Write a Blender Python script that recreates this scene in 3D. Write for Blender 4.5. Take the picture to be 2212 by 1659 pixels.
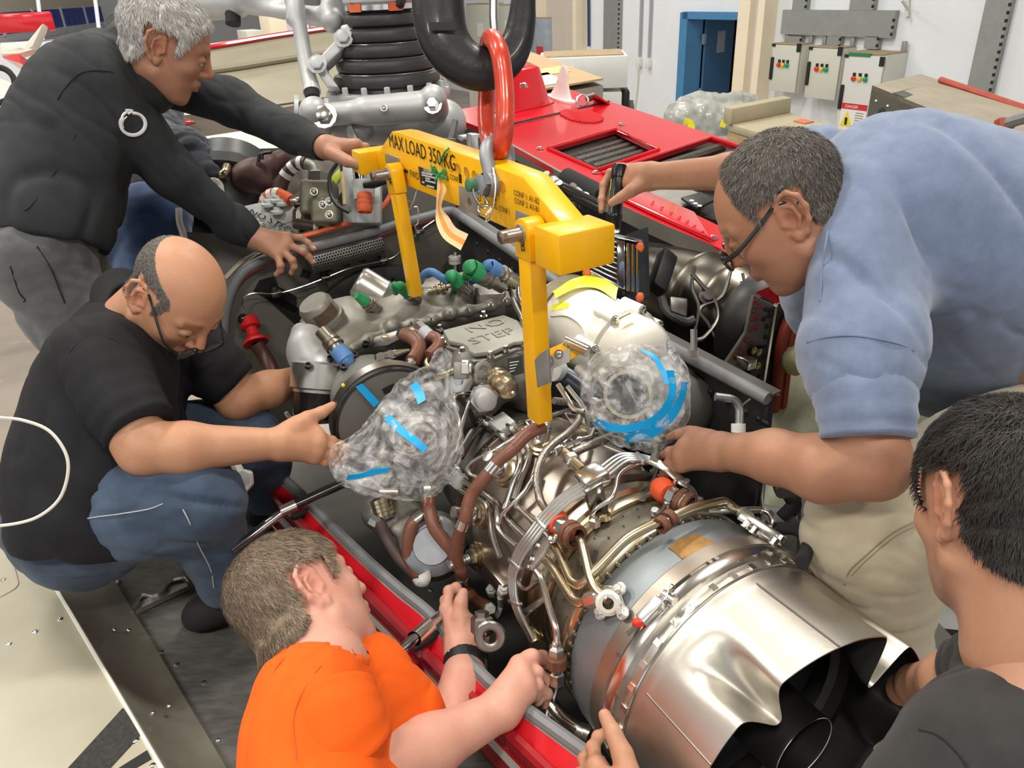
import bpy, bmesh, math, random
import numpy as np
from mathutils import Matrix, Vector
for _o in list(bpy.data.objects): bpy.data.objects.remove(_o)
COL = bpy.context.scene.collection
SC = bpy.context.scene
# ------------------------------------------------------------------ camera
PW, PH, FPX = 2212, 1659, 1670.0
CAM = np.array([0.0, 0.0, 2.75])
_p, _r = math.radians(27.4), math.radians(2.56)
fw = np.array([0, math.cos(_p), -math.sin(_p)])
_rt = np.array([1.0, 0, 0]); _up = np.cross(_rt, fw)
rt = math.cos(_r)*_rt - math.sin(_r)*_up
up = math.cos(_r)*_up + math.sin(_r)*_rt
cd = bpy.data.cameras.new('camera'); co = bpy.data.objects.new('camera', cd); COL.objects.link(co)
cd.sensor_fit = 'HORIZONTAL'; cd.sensor_width = 36.0; cd.lens = 36.0*FPX/PW; cd.clip_start = 0.02; cd.clip_end = 200
_m = Matrix(((rt[0], up[0], -fw[0], CAM[0]), (rt[1], up[1], -fw[1], CAM[1]), (rt[2], up[2], -fw[2], CAM[2]), (0, 0, 0, 1)))
co.matrix_world = _m
SC.camera = co
# ------------------------------------------------------------------ world, lamps, exposure
SC.view_settings.view_transform = 'Standard'; SC.view_settings.look = 'None'
SC.view_settings.gamma = 1.0; SC.view_settings.use_curve_mapping = False
SC.view_settings.exposure = -0.08
wd = bpy.data.worlds.new('daylight'); SC.world = wd; wd.use_nodes = True
_bg = wd.node_tree.nodes['Background']; _bg.inputs[0].default_value = (0.93, 0.97, 1.0, 1); _bg.inputs[1].default_value = 1.15
def area(name, loc, size, power, rot=(0, 0, 0), col=(1, 1, 1)):
    l = bpy.data.lights.new(name, 'AREA'); l.shape = 'RECTANGLE'; l.size, l.size_y = size; l.energy = power; l.color = col
    o = bpy.data.objects.new(name, l); COL.objects.link(o); o.location = loc; o.rotation_euler = rot
    return o
# rows of ceiling lamps of the hangar
for _i, (_x, _y) in enumerate(((-6, -3), (-1.5, -3), (3, -3), (-8, 3), (-3, 3), (1.5, 3), (-9, 9), (-4, 9), (1, 9), (-6, 15), (-1, 15))):
    area('ceiling_lamp', (_x, _y, 7.6), (1.6, 0.5), 240, (0, 0, math.radians(29)), (1, .96, .88))
# ------------------------------------------------------------------ frames: aircraft axes and pixel helpers
TH = math.radians(28.9)
Fv = np.array([-math.sin(TH), math.cos(TH), 0.0]); Rv = np.array([math.cos(TH), math.sin(TH), 0.0]); Zv = np.array([0, 0, 1.0])
def ray(x, y): return fw + rt*(x-PW/2)/FPX - up*(y-PH/2)/FPX
def T(x, y, t): return CAM + ray(x, y)*t                      # a point t metres ahead of the camera
OE = T(1542.5, 1436, 1.2946)                                   # centre of the engine's exhaust flange
def L(s, r, z): return OE + Fv*s + Rv*r + Zv*z                 # aircraft frame: forward, right, up
def lc(P): d = np.asarray(P)-OE; return np.array([d@Fv, d@Rv, d@Zv])
def pz(x, y, z): r = ray(x, y); return CAM + r*((z-(CAM-OE)@Zv)/(r@Zv))
def pr(x, y, v): r = ray(x, y); return CAM + r*((v-(CAM-OE)@Rv)/(r@Rv))
def ps(x, y, s): r = ray(x, y); return CAM + r*((s-(CAM-OE)@Fv)/(r@Fv))
def pe(x, y, rad):                                             # first hit with a cylinder about the engine axis
    r = ray(x, y); d = CAM-OE; rp = r-Fv*(r@Fv); dp = d-Fv*(d@Fv)
    a = rp@rp; b = 2*rp@dp; c = dp@dp-rad*rad; D = b*b-4*a*c
    t = -b/2/a if D < 0 else (-b-math.sqrt(D))/2/a
    return CAM+r*t
def dep(P): return float((np.asarray(P)-CAM)@fw)
def nrm(v): v = np.asarray(v, float); return v/(np.linalg.norm(v)+1e-12)
def A3(p): return np.asarray(p, float)
# ------------------------------------------------------------------ materials
MT = {}
def mat(name, col, rough=.5, metal=0., var=0., vscale=8., bump=0., bscale=60., col2=None, vcon=.5, coat=0., stretch=None, sheen=0., alpha=None, trans=0., ior=1.45, spec=None, emit=0., attr=None, stain=None, sss=0., rotz=0.):
    if name in MT: return MT[name]
    m = bpy.data.materials.new(name); m.use_nodes = True; nt = m.node_tree; N, K = nt.nodes, nt.links
    b = N['Principled BSDF']
    c = tuple(col)+(1,)
    b.inputs['Base Color'].default_value = c; b.inputs['Roughness'].default_value = rough; b.inputs['Metallic'].default_value = metal
    if coat: b.inputs['Coat Weight'].default_value = coat; b.inputs['Coat Roughness'].default_value = .08
    if sheen: b.inputs['Sheen Weight'].default_value = sheen; b.inputs['Sheen Roughness'].default_value = .5
    if trans: b.inputs['Transmission Weight'].default_value = trans
    if spec is not None: b.inputs['Specular IOR Level'].default_value = spec
    if alpha is not None: b.inputs['Alpha'].default_value = alpha
    if sss: b.inputs['Subsurface Weight'].default_value = sss; b.inputs['Subsurface Radius'].default_value = (.012, .005, .003); b.inputs['Subsurface Scale'].default_value = 1.
    b.inputs['IOR'].default_value = ior
    if emit: b.inputs['Emission Color'].default_value = c; b.inputs['Emission Strength'].default_value = emit
    tc = N.new('ShaderNodeTexCoord'); mp = N.new('ShaderNodeMapping'); K.new(tc.outputs['Object'], mp.inputs['Vector'])
    if stretch: mp.inputs['Scale'].default_value = stretch
    if rotz: mp.inputs['Rotation'].default_value = (0, 0, rotz)
    src = None
    if var:
        n = N.new('ShaderNodeTexNoise'); n.inputs['Scale'].default_value = vscale; n.inputs['Detail'].default_value = 5; n.inputs['Roughness'].default_value = .62
        K.new(mp.outputs['Vector'], n.inputs['Vector'])
        rp = N.new('ShaderNodeValToRGB'); e = rp.color_ramp.elements
        e[0].position = .5-vcon*.5; e[1].position = .5+vcon*.5
        c2 = col2 if col2 is not None else tuple(max(0, x*(1-var)) for x in col)
        c1 = col if col2 is not None else tuple(min(1, x*(1+var*.5)) for x in col)
        e[0].color = tuple(c2)+(1,); e[1].color = tuple(c1)+(1,)
        K.new(n.outputs['Fac'], rp.inputs['Fac']); src = rp.outputs['Color']
        rr = N.new('ShaderNodeMapRange'); rr.inputs['To Min'].default_value = min(1, rough*1.25); rr.inputs['To Max'].default_value = rough*.8
        K.new(n.outputs['Fac'], rr.inputs['Value']); K.new(rr.outputs['Result'], b.inputs['Roughness'])
    if stain is not None:                                      # (colour, scale, threshold)
        n2 = N.new('ShaderNodeTexNoise'); n2.inputs['Scale'].default_value = stain[1]; n2.inputs['Detail'].default_value = 6
        K.new(mp.outputs['Vector'], n2.inputs['Vector'])
        r2 = N.new('ShaderNodeValToRGB'); r2.color_ramp.elements[0].position = stain[2]; r2.color_ramp.elements[1].position = stain[2]+.12
        K.new(n2.outputs['Fac'], r2.inputs['Fac'])
        mx = N.new('ShaderNodeMix'); mx.data_type = 'RGBA'; K.new(r2.outputs['Color'], mx.inputs[0])
        if src: K.new(src, mx.inputs[6])
        else: mx.inputs[6].default_value = c
        mx.inputs[7].default_value = tuple(stain[0])+(1,); src = mx.outputs[2]
    if attr:                                                   # multiply by a vertex colour
        at = N.new('ShaderNodeAttribute'); at.attribute_name = attr
        mx = N.new('ShaderNodeMix'); mx.data_type = 'RGBA'; mx.blend_type = 'MULTIPLY'; mx.inputs[0].default_value = 1
        if src: K.new(src, mx.inputs[6])
        else: mx.inputs[6].default_value = c
        K.new(at.outputs['Color'], mx.inputs[7]); src = mx.outputs[2]
    if src: K.new(src, b.inputs['Base Color'])
    if bump:
        n = N.new('ShaderNodeTexNoise'); n.inputs['Scale'].default_value = bscale; n.inputs['Detail'].default_value = 3
        K.new(mp.outputs['Vector'], n.inputs['Vector'])
        bp = N.new('ShaderNodeBump'); bp.inputs['Strength'].default_value = bump; bp.inputs['Distance'].default_value = .004
        K.new(n.outputs['Fac'], bp.inputs['Height']); K.new(bp.outputs['Normal'], b.inputs['Normal'])
    MT[name] = m
    return m
# ------------------------------------------------------------------ object helpers
def _pinv(o, parent):
    if parent is not None:
        o.parent = parent; o.matrix_parent_inverse = parent['_w'] if False else WM[parent.name].inverted()
WM = {}
def link(o, mw, parent=None):
    COL.objects.link(o); WM[o.name] = mw.copy()
    if parent is not None:
        o.parent = parent; o.matrix_parent_inverse = WM[parent.name].inverted()
    o.matrix_basis = mw
    return o
def tag(o, label=None, cat=None, group=None, kind=None):
    if label: o['label'] = label
    if cat: o['category'] = cat
    if group: o['group'] = group
    if kind: o['kind'] = kind
    return o
def thing(name, loc, label=None, cat=None, group=None, kind=None):
    o = bpy.data.objects.new(name, None); o.empty_display_size = .05
    link(o, Matrix.Translation(Vector(A3(loc)))); return tag(o, label, cat, group, kind)
def mesh(name, v, f, m=None, smooth=True, auto=40):
    v = np.asarray(v, float).reshape(-1, 3); me = bpy.data.meshes.new(name); me.from_pydata(v.tolist(), [], [list(map(int, q)) for q in f])
    me.validate(); me.update()
    if m is not None:
        for mm in (m if isinstance(m, (list, tuple)) else [m]): me.materials.append(mm)
    if smooth and len(me.polygons):
        me.polygons.foreach_set('use_smooth', [True]*len(me.polygons))
        if auto: 
            try: me.set_sharp_from_angle(angle=math.radians(auto))
            except Exception: pass
    return me
def obj(name, vf, m=None, parent=None, smooth=True, auto=40, **kw):
    v, f = vf; v = np.asarray(v, float).reshape(-1, 3)
    c = (v.min(0)+v.max(0))/2
    o = bpy.data.objects.new(name, mesh(name, v-c, f, m, smooth, auto))
    link(o, Matrix.Translation(Vector(c)), parent); return tag(o, **kw)
def inst(name, me, mw, parent=None, **kw):
    o = bpy.data.objects.new(name, me); link(o, mw, parent); return tag(o, **kw)
def frame(p, z, x=None):                                       # matrix with local Z along z
    z = nrm(z); x = A3(x) if x is not None else (np.array([0, 0, 1.]) if abs(z[2]) < .9 else np.array([1., 0, 0]))
    y = nrm(np.cross(z, x)); x = np.cross(y, z)
    return Matrix(((x[0], y[0], z[0], p[0]), (x[1], y[1], z[1], p[1]), (x[2], y[2], z[2], p[2]), (0, 0, 0, 1)))
def join(*vfs):
    V, Fs, n = [], [], 0
    for v, f in vfs:
        v = np.asarray(v, float).reshape(-1, 3); V.append(v); Fs += [[i+n for i in q] for q in f]; n += len(v)
    return np.concatenate(V), Fs
def crom(P, n=6, closed=False):                                # Catmull-Rom through points (any width)
    P = np.asarray(P, float)
    if len(P) < 3 and not closed: return np.array([P[0]+(P[-1]-P[0])*i/n for i in range(n+1)])
    Q = np.concatenate([[P[-1]], P, P[:2]]) if closed else np.concatenate([[2*P[0]-P[1]], P, [2*P[-1]-P[-2]]])
    out = []; m = len(P) if closed else len(P)-1
    for i in range(m):
        a, b, c, d = Q[i:i+4]
        for k in range(n):
            t = k/n
            out.append(.5*((2*b)+(c-a)*t+(2*a-5*b+4*c-d)*t*t+(3*b-a-3*c+d)*t**3))
    if not closed: out.append(P[-1])
    return np.array(out)
def fillet(P, rad, n=5):                                       # polyline with rounded corners (bent pipe)
    P = [A3(p) for p in P]; out = [P[0]]
    for i in range(1, len(P)-1):
        a, b, c = P[i-1], P[i], P[i+1]; u, v = nrm(a-b), nrm(c-b)
        d = min(rad, .48*np.linalg.norm(a-b), .48*np.linalg.norm(c-b))
        p, q = b+u*d, b+v*d
        for k in range(n+1):
            t = k/n; out.append((1-t)**2*p+2*t*(1-t)*b+t*t*q)
    out.append(P[-1]); return np.array(out)
def tube(P, r, n=10, closed=False, caps=True, flat=None):
    P = np.asarray(P, float); m = len(P); r = np.broadcast_to(np.asarray(r, float), (m,)) if np.ndim(r) == 0 or len(r) == m else np.interp(np.linspace(0, 1, m), np.linspace(0, 1, len(r)), r)
    t = np.gradient(P, axis=0) if not closed else np.roll(P, -1, 0)-np.roll(P, 1, 0)
    t /= np.linalg.norm(t, axis=1)[:, None]+1e-12
    u = np.cross(t[0], [0, 0, 1.]);
    if np.linalg.norm(u) < 1e-3: u = np.cross(t[0], [1., 0, 0])
    u = nrm(u); V = []; a = np.linspace(0, 2*np.pi, n, endpoint=False)
    for i in range(m):
        u = nrm(u-t[i]*(u@t[i])); w = np.cross(t[i], u)
        k = (1, 1) if flat is None else flat
        V.append(P[i]+r[i]*(k[0]*np.outer(np.cos(a), u)+k[1]*np.outer(np.sin(a), w)))
    V = np.concatenate(V); Fs = []
    for i in range(m if closed else m-1):
        i2 = (i+1) % m
        for j in range(n):
            j2 = (j+1) % n; Fs.append([i*n+j, i*n+j2, i2*n+j2, i2*n+j])
    if caps and not closed: Fs += [list(range(n))[::-1], [(m-1)*n+j for j in range(n)]]
    return V, Fs
def lathe(prof, p0, axis, n=48, a0=0, a1=2*np.pi, ref=None):   # prof: (along, radius)
    ax = nrm(axis); u = nrm(np.cross(ax, [0, 0, 1.] if abs(ax[2]) < .9 else [1., 0, 0])) if ref is None else nrm(A3(ref)-ax*(A3(ref)@ax)); w = np.cross(ax, u)
    full = abs(a1-a0-2*np.pi) < 1e-6
    a = np.linspace(a0, a1, n, endpoint=not full); V = []
    for s, r in prof: V.append(A3(p0)+ax*s+r*(np.outer(np.cos(a), u)+np.outer(np.sin(a), w)))
    Fs = []; m = len(prof)
    for i in range(m-1):
        for j in range(n if full else n-1):
            j2 = (j+1) % n; Fs.append([i*n+j, i*n+j2, (i+1)*n+j2, (i+1)*n+j])
    return np.concatenate(V), Fs
def disc(prof_r, s, p0, axis, n=48):
    return lathe([(s, prof_r), (s, 1e-4)], p0, axis, n)
def box(c, ax, h, bev=0., seg=2):                              # ax: three axis vectors (or None), h: half sizes
    ax = np.eye(3) if ax is None else np.array([nrm(a) for a in ax]); c = A3(c)
    s = np.array([(-1, -1, -1), (1, -1, -1), (1, 1, -1), (-1, 1, -1), (-1, -1, 1), (1, -1, 1), (1, 1, 1), (-1, 1, 1)], float)*h
    v = c+s@ax; f = [[0, 3, 2, 1], [4, 5, 6, 7], [0, 1, 5, 4], [1, 2, 6, 5], [2, 3, 7, 6], [3, 0, 4, 7]]
    if np.linalg.det(ax) < 0: f = [q[::-1] for q in f]
    return bevel((v, f), bev, seg) if bev else (v, f)
def bevel(vf, w, seg=2, ang=30):
    bm = bmesh.new(); vs = [bm.verts.new(p) for p in vf[0]]
    for q in vf[1]:
        try: bm.faces.new([vs[i] for i in q])
        except Exception: pass
    bm.normal_update()
    es = [e for e in bm.edges if len(e.link_faces) == 2 and e.calc_face_angle(0) > math.radians(ang)]
    bmesh.ops.bevel(bm, geom=es, offset=w, segments=seg, affect='EDGES', profile=.5, clamp_overlap=True)
    bm.verts.index_update(); r = (np.array([v.co[:] for v in bm.verts]), [[v.index for v in f.verts] for f in bm.faces]); bm.free(); return r
def prism(pts, ext, bev=0., seg=2):                            # closed outline (3D) swept by a vector
    P = np.asarray(pts, float); n = len(P); V = np.concatenate([P, P+A3(ext)])
    nn = np.zeros(3)
    for i in range(n): nn += np.cross(P[i]-P[0], P[(i+1) % n]-P[0])
    if nn@A3(ext) > 0: f = [list(range(n))[::-1], list(range(n, 2*n))]+[[i, (i+1) % n, n+(i+1) % n, n+i] for i in range(n)]
    else: f = [list(range(n)), list(range(n, 2*n))[::-1]]+[[(i+1) % n, i, n+i, n+(i+1) % n] for i in range(n)]
    return bevel((V, f), bev, seg) if bev else (V, f)
def sheet(grid, th=0.):                                        # grid [i][j] of points -> surface with thickness
    G = np.asarray(grid, float); a, b = G.shape[:2]; V = G.reshape(-1, 3); f = [[i*b+j, i*b+j+1, (i+1)*b+j+1, (i+1)*b+j] for i in range(a-1) for j in range(b-1)]
    if not th: return V, f
    nv = np.zeros_like(G); du = np.gradient(G, axis=0); dv = np.gradient(G, axis=1); nv = np.cross(du, dv); nv /= np.linalg.norm(nv, axis=2)[..., None]+1e-12
    V2 = (G-nv*th).reshape(-1, 3); n = a*b; f2 = [[n+q for q in x[::-1]] for x in f]
    rim = [i*b for i in range(a)]+[(a-1)*b+j for j in range(1, b)]+[i*b+b-1 for i in range(a-2, -1, -1)]+[j for j in range(b-2, 0, -1)]
    f3 = [[rim[i], rim[(i+1) % len(rim)], n+rim[(i+1) % len(rim)], n+rim[i]] for i in range(len(rim))]
    return np.concatenate([V, V2]), f+f2+f3
def quadsheet(a, b, c, d, nu, nv, fn=None):
    a, b, c, d = map(A3, (a, b, c, d)); G = []
    for i in range(nu+1):
        u = i/nu; G.append([(a*(1-v)+b*v)*(1-u)+(d*(1-v)+c*v)*u for v in np.linspace(0, 1, nv+1)])
    return np.array(G)
def ball(c, r, n=12, sc=(1, 1, 1), ax=None):
    v, f = lathe([(-math.cos(t)*r, max(1e-5, math.sin(t)*r)) for t in np.linspace(0, math.pi, max(5, n//2+1))], (0, 0, 0), (0, 0, 1), n)
    v = v*np.array(sc)
    if ax is not None: v = v@np.array([nrm(a) for a in ax])
    return v+A3(c), f
def text(s, o, xd, yd, size, m, parent, name='lettering', th=.0006, label=None, align='LEFT', sx=1.):
    cu = bpy.data.curves.new('t', 'FONT'); cu.body = s; cu.size = 1.; cu.align_x = align; cu.fill_mode = 'BOTH'; cu.resolution_u = 2
    to = bpy.data.objects.new('t', cu); COL.objects.link(to); dg = bpy.context.evaluated_depsgraph_get(); dg.update()
    me = to.evaluated_get(dg).to_mesh(); v = np.array([q.co[:] for q in me.vertices]); f = [list(p.vertices) for p in me.polygons]
    to.evaluated_get(dg).to_mesh_clear(); bpy.data.objects.remove(to); bpy.data.curves.remove(cu)
    xd, yd = nrm(xd), nrm(yd); nn = np.cross(xd, yd)
    V = A3(o)+size*sx*np.outer(v[:, 0], xd)+size*np.outer(v[:, 1], yd)+nn*th
    return obj(name, (V, f), m, parent, smooth=False, label=label)
# shared small hardware (local Z is the outward axis, unit = metre)
def _hexm(r, h, w=0):
    a = np.linspace(0, 2*np.pi, 6, endpoint=False); v = []; prof = ([(0, r*1.35), (h*.25, r*1.35)] if w else [(0, r)])
    v, f = lathe([(0, r*1.4), (h*.22, r*1.4), (h*.22, r)]+[(h*.9, r), (h, r*.82), (h, 1e-4)], (0, 0, 0), (0, 0, 1), 6)
    return v, f
BM = {}
def boltm(r, h, m, kind='hex'):
    k = (round(r, 4), round(h, 4), m.name, kind)
    if k not in BM:
        if kind == 'hex': vf = join(lathe([(0, r*1.5), (h*.2, r*1.5), (h*.2, 1e-4)], (0, 0, 0), (0, 0, 1), 12), lathe([(h*.2, r), (h*.9, r), (h, r*.8), (h, 1e-4)], (0, 0, 0), (0, 0, 1), 6))
        elif kind == 'rivet': vf = lathe([(0, r), (h*.6, r*.85), (h, r*.4), (h, 1e-4)], (0, 0, 0), (0, 0, 1), 8)
        elif kind == 'stud': vf = join(lathe([(0, r*1.6), (h*.15, r*1.6), (h*.15, 1e-4)], (0, 0, 0), (0, 0, 1), 12), lathe([(h*.15, r*1.15), (h*.5, r*1.15), (h*.5, 1e-4)], (0, 0, 0), (0, 0, 1), 6), lathe([(h*.5, r*.6), (h, r*.55), (h, 1e-4)], (0, 0, 0), (0, 0, 1), 8))
        else: vf = lathe([(0, r), (h, r), (h, r*.6), (h*.6, r*.5), (h*.6, 1e-4)], (0, 0, 0), (0, 0, 1), 12)
        BM[k] = mesh(kind, *vf, m, True, 35)
    return BM[k]
def bolt(p, d, r, h, m, parent, kind='hex', name='bolt'): return inst(name, boltm(r, h, m, kind), frame(A3(p), d), parent)
def rivets(pts, nv, r, m, parent, name='rivets'):
    vs = []
    for p in pts:
        M = np.array(frame(A3(p), nv)); v, f = lathe([(0, r), (r*.4, r*.8), (r*.6, r*.4), (r*.6, 1e-4)], (0, 0, 0), (0, 0, 1), 8)
        vs.append((v@M[:3, :3].T+M[:3, 3], f))
    return obj(name, join(*vs), m, parent, kind='stuff')
def along(a, b, n): a, b = A3(a), A3(b); return [a+(b-a)*(i/(n-1) if n > 1 else .5) for i in range(n)]
# ------------------------------------------------------------------ signed-distance modelling for organic shapes
class Sdf:
    def __init__(s, h): s.h = h; s.ops = []
    def cap(s, a, b, ra, rb=None, k=.01, sub=False): s.ops.append(('c', A3(a), A3(b), ra, ra if rb is None else rb, k, sub)); return s
    def chain(s, P, R, k=.01):
        R = np.broadcast_to(np.asarray(R, float), (len(P),)) if np.ndim(R) == 0 else R
        for i in range(len(P)-1): s.cap(P[i], P[i+1], R[i], R[i+1], k)
        return s
    def ell(s, c, r, ax=None, k=.01, sub=False): s.ops.append(('e', A3(c), np.eye(3) if ax is None else np.array([nrm(a) for a in ax]), A3(r), None, k, sub)); return s
    def box(s, c, r, ax=None, rd=.005, k=.01, sub=False): s.ops.append(('b', A3(c), np.eye(3) if ax is None else np.array([nrm(a) for a in ax]), A3(r), rd, k, sub)); return s
    def plane(s, p, n): s.ops.append(('p', A3(p), nrm(n), 0, 0, 0, True)); return s      # cut away the side n points to
    def bbox(s, o):
        if o[0] == 'c': m = max(o[3], o[4]); return np.minimum(o[1], o[2])-m, np.maximum(o[1], o[2])+m
        m = np.linalg.norm(o[3]) if o[0] == 'b' else max(o[3]); return o[1]-m, o[1]+m
    def dist(s, o, p):
        if o[0] == 'c':
            ab = o[2]-o[1]; h = np.clip((p-o[1])@ab/max(ab@ab, 1e-12), 0, 1); return np.linalg.norm(p-o[1]-h[..., None]*ab, axis=-1)-(o[3]+(o[4]-o[3])*h)
        if o[0] == 'e':
            q = (p-o[1])@o[2].T; k0 = np.linalg.norm(q/o[3], axis=-1); k1 = np.linalg.norm(q/(o[3]**2), axis=-1)+1e-9; return k0*(k0-1)/k1
        if o[0] == 'b':
            q = np.abs((p-o[1])@o[2].T)-(o[3]-o[4]); return np.linalg.norm(np.maximum(q, 0), axis=-1)+np.minimum(q.max(-1), 0)-o[4]
        return (p-o[1])@o[2]
    def build(s, disp=None, smooth=1, lo=None, hi=None):
        bb = [s.bbox(o) for o in s.ops if not o[6]]
        l = np.min([b[0] for b in bb], 0)-3*s.h; u = np.max([b[1] for b in bb], 0)+3*s.h
        if lo is not None: l = np.maximum(l, lo)
        if hi is not None: u = np.minimum(u, hi)
        n = np.ceil((u-l)/s.h).astype(int)+1
        ax = [l[i]+s.h*np.arange(n[i]) for i in range(3)]
        D = np.full(n, .05, np.float64)
        for o in s.ops:
            if o[0] == 'p': i0, i1 = np.zeros(3, int), n
            else:
                b0, b1 = s.bbox(o); m = o[5]+3*s.h+.02
                i0 = np.clip(np.floor((b0-m-l)/s.h).astype(int), 0, n); i1 = np.clip(np.ceil((b1+m-l)/s.h).astype(int)+1, 0, n)
            if (i1 <= i0).any(): continue
            P = np.stack(np.meshgrid(ax[0][i0[0]:i1[0]], ax[1][i0[1]:i1[1]], ax[2][i0[2]:i1[2]], indexing='ij'), -1)
            d = s.dist(o, P); sl = tuple(slice(i0[i], i1[i]) for i in range(3)); e = D[sl]; k = max(o[5], 1e-6)
            if not o[6]:
                h = np.clip(.5+.5*(e-d)/k, 0, 1); D[sl] = np.minimum(e*(1-h)+d*h-k*h*(1-h), e)
            elif o[0] == 'p': D[sl] = np.maximum(e, d)
            else: h = np.clip(.5-.5*(e+d)/k, 0, 1); D[sl] = e*(1-h)-d*h+k*h*(1-h)
        D[0] = D[-1] = .05; D[:, 0] = D[:, -1] = .05; D[:, :, 0] = D[:, :, -1] = .05
        return nets(D, l, s.h, disp, smooth)
def nets(D, l, h, disp=None, smooth=1):
    S = D < 0; nx, ny, nz = [q-1 for q in D.shape]
    c = sum(S[i:i+nx, j:j+ny, k:k+nz].astype(np.int8) for i in (0, 1) for j in (0, 1) for k in (0, 1))
    cell = np.argwhere((c > 0) & (c < 8)); idx = -np.ones((nx, ny, nz), np.int64); idx[tuple(cell.T)] = np.arange(len(cell))
    acc = np.zeros((len(cell), 3)); cnt = np.zeros(len(cell))
    cor = [(i, j, k) for i in (0, 1) for j in (0, 1) for k in (0, 1)]
    for a in range(8):
        for b in range(a+1, 8):
            ca, cb = np.array(cor[a]), np.array(cor[b])
            if np.abs(ca-cb).sum() != 1: continue
            da = D[tuple((cell+ca).T)]; db = D[tuple((cell+cb).T)]; m = (da < 0) != (db < 0)
            t = da/np.where(m, da-db, 1.); p = ca+(cb-ca)*t[:, None]
            acc[m] += p[m]; cnt[m] += 1
    V = l+h*(cell+acc/np.maximum(cnt, 1)[:, None]); Q = []
    for ax in range(3):
        o = [0, 0, 0]; o[ax] = 1; a = S[:nx+1-o[0]*0-0] if False else S
        s0 = S[:-1 if ax == 0 else None, :-1 if ax == 1 else None, :-1 if ax == 2 else None]
        s1 = S[1 if ax == 0 else 0:, 1 if ax == 1 else 0:, 1 if ax == 2 else 0:]
        e = np.argwhere(s0 != s1); u, v = [(1, 2), (2, 0), (0, 1)][ax]
        e = e[(e[:, u] > 0) & (e[:, v] > 0) & (e[:, u] < D.shape[u]-1) & (e[:, v] < D.shape[v]-1)]
        du = np.zeros(3, int); du[u] = 1; dv = np.zeros(3, int); dv[v] = 1
        q = np.stack([idx[tuple((e-du-dv).T)], idx[tuple((e-dv).T)], idx[tuple(e.T)], idx[tuple((e-du).T)]], 1)
        fl = s0[tuple(e.T)]; q[~fl] = q[~fl][:, ::-1]; Q.append(q)
    Q = np.concatenate(Q); Q = Q[(Q >= 0).all(1)]
    for _ in range(smooth):
        s = np.zeros_like(V); w = np.zeros(len(V))
        for i in range(4):
            j = (i+1) % 4
            np.add.at(s, Q[:, i], V[Q[:, j]]); np.add.at(w, Q[:, i], 1); np.add.at(s, Q[:, j], V[Q[:, i]]); np.add.at(w, Q[:, j], 1)
        V = V*.5+.5*s/np.maximum(w, 1)[:, None]
    if disp is not None: V = V+vnorm(V, Q)*disp(V)[:, None]
    return V, Q
def vnorm(V, Q):
    n = np.cross(V[Q[:, 2]]-V[Q[:, 0]], V[Q[:, 3]]-V[Q[:, 1]]); N = np.zeros_like(V)
    for i in range(4): np.add.at(N, Q[:, i], n)
    return N/(np.linalg.norm(N, axis=1)[:, None]+1e-12)
def wave(P, seed, freq, n=6, dirs=None):                       # smooth pseudo-noise in [-1, 1]
    g = np.random.default_rng(seed); o = np.zeros(len(P))
    for i in range(n):
        d = g.normal(size=3) if dirs is None else A3(dirs)+g.normal(size=3)*.35
        d = d/np.linalg.norm(d)*freq*g.uniform(.6, 1.6); w = g.normal(size=3)*freq*.35
        o += np.sin(P@d*6.283+g.uniform(0, 6.283)+1.2*np.sin(P@w*6.283+g.uniform(0, 6.283)))
    return o/n
def qobj(name, vf, m, parent=None, col=None, **kw):            # fast quad mesh from arrays
    V, Q = vf; c = (V.min(0)+V.max(0))/2; me = bpy.data.meshes.new(name); n = len(Q)
    me.vertices.add(len(V)); me.vertices.foreach_set('co', (V-c).astype(np.float32).ravel())
    k = Q.shape[1]; me.loops.add(n*k); me.loops.foreach_set('vertex_index', Q.astype(np.int32).ravel())
    me.polygons.add(n); me.polygons.foreach_set('loop_start', np.arange(0, n*k, k, dtype=np.int32)); me.polygons.foreach_set('use_smooth', np.ones(n, bool))
    me.update(calc_edges=True); me.validate()
    if m is not None: me.materials.append(m)
    if col is not None:
        at = me.color_attributes.new('tint', 'FLOAT_COLOR', 'POINT'); at.data.foreach_set('color', np.concatenate([col, np.ones((len(col), 1))], 1).astype(np.float32).ravel())
    o = bpy.data.objects.new(name, me); link(o, Matrix.Translation(Vector(c)), parent); return tag(o, **kw)
def merge(*vfs):
    V, Q, n = [], [], 0
    for v, q in vfs: V.append(v); Q.append(q+n); n += len(v)
    return np.concatenate(V), np.concatenate(Q)
# ------------------------------------------------------------------ shared materials
M_red = mat('red_gloss_paint', (.62, .012, .022), .22, 0, .12, 3, coat=.5)
M_redd = mat('dark_red_paint', (.36, .012, .02), .3, 0, .25, 9, coat=.2)
M_cream = mat('cream_paint', (.72, .70, .62), .45, 0, .15, 4)
M_yel = mat('yellow_paint', (.93, .47, .0), .38, 0, .14, 7, coat=.15, bump=.03, bscale=200, stain=((.62, .27, .01), 26, .70))
M_alu = mat('aluminium', (.66, .66, .64), .32, 1, .18, 14)
M_alud = mat('dull_cast_alloy', (.33, .32, .29), .5, .75, .22, 16, bump=.12, bscale=240)
M_steel = mat('bright_steel', (.72, .70, .66), .2, 1, .15, 20)
M_steeld = mat('dark_steel', (.30, .28, .26), .36, 1, .25, 18)
M_brownst = mat('heat_browned_steel', (.42, .36, .31), .36, 1, .4, 9, col2=(.24, .19, .16), vcon=.5)
M_bluest = mat('heat_blued_steel', (.30, .32, .31), .5, .8, .5, 5, col2=(.24, .28, .32), vcon=.45, stain=((.42, .36, .28), 4, .6))
M_gold = mat('straw_tinted_steel', (.62, .53, .36), .28, 1, .3, 12)
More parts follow.
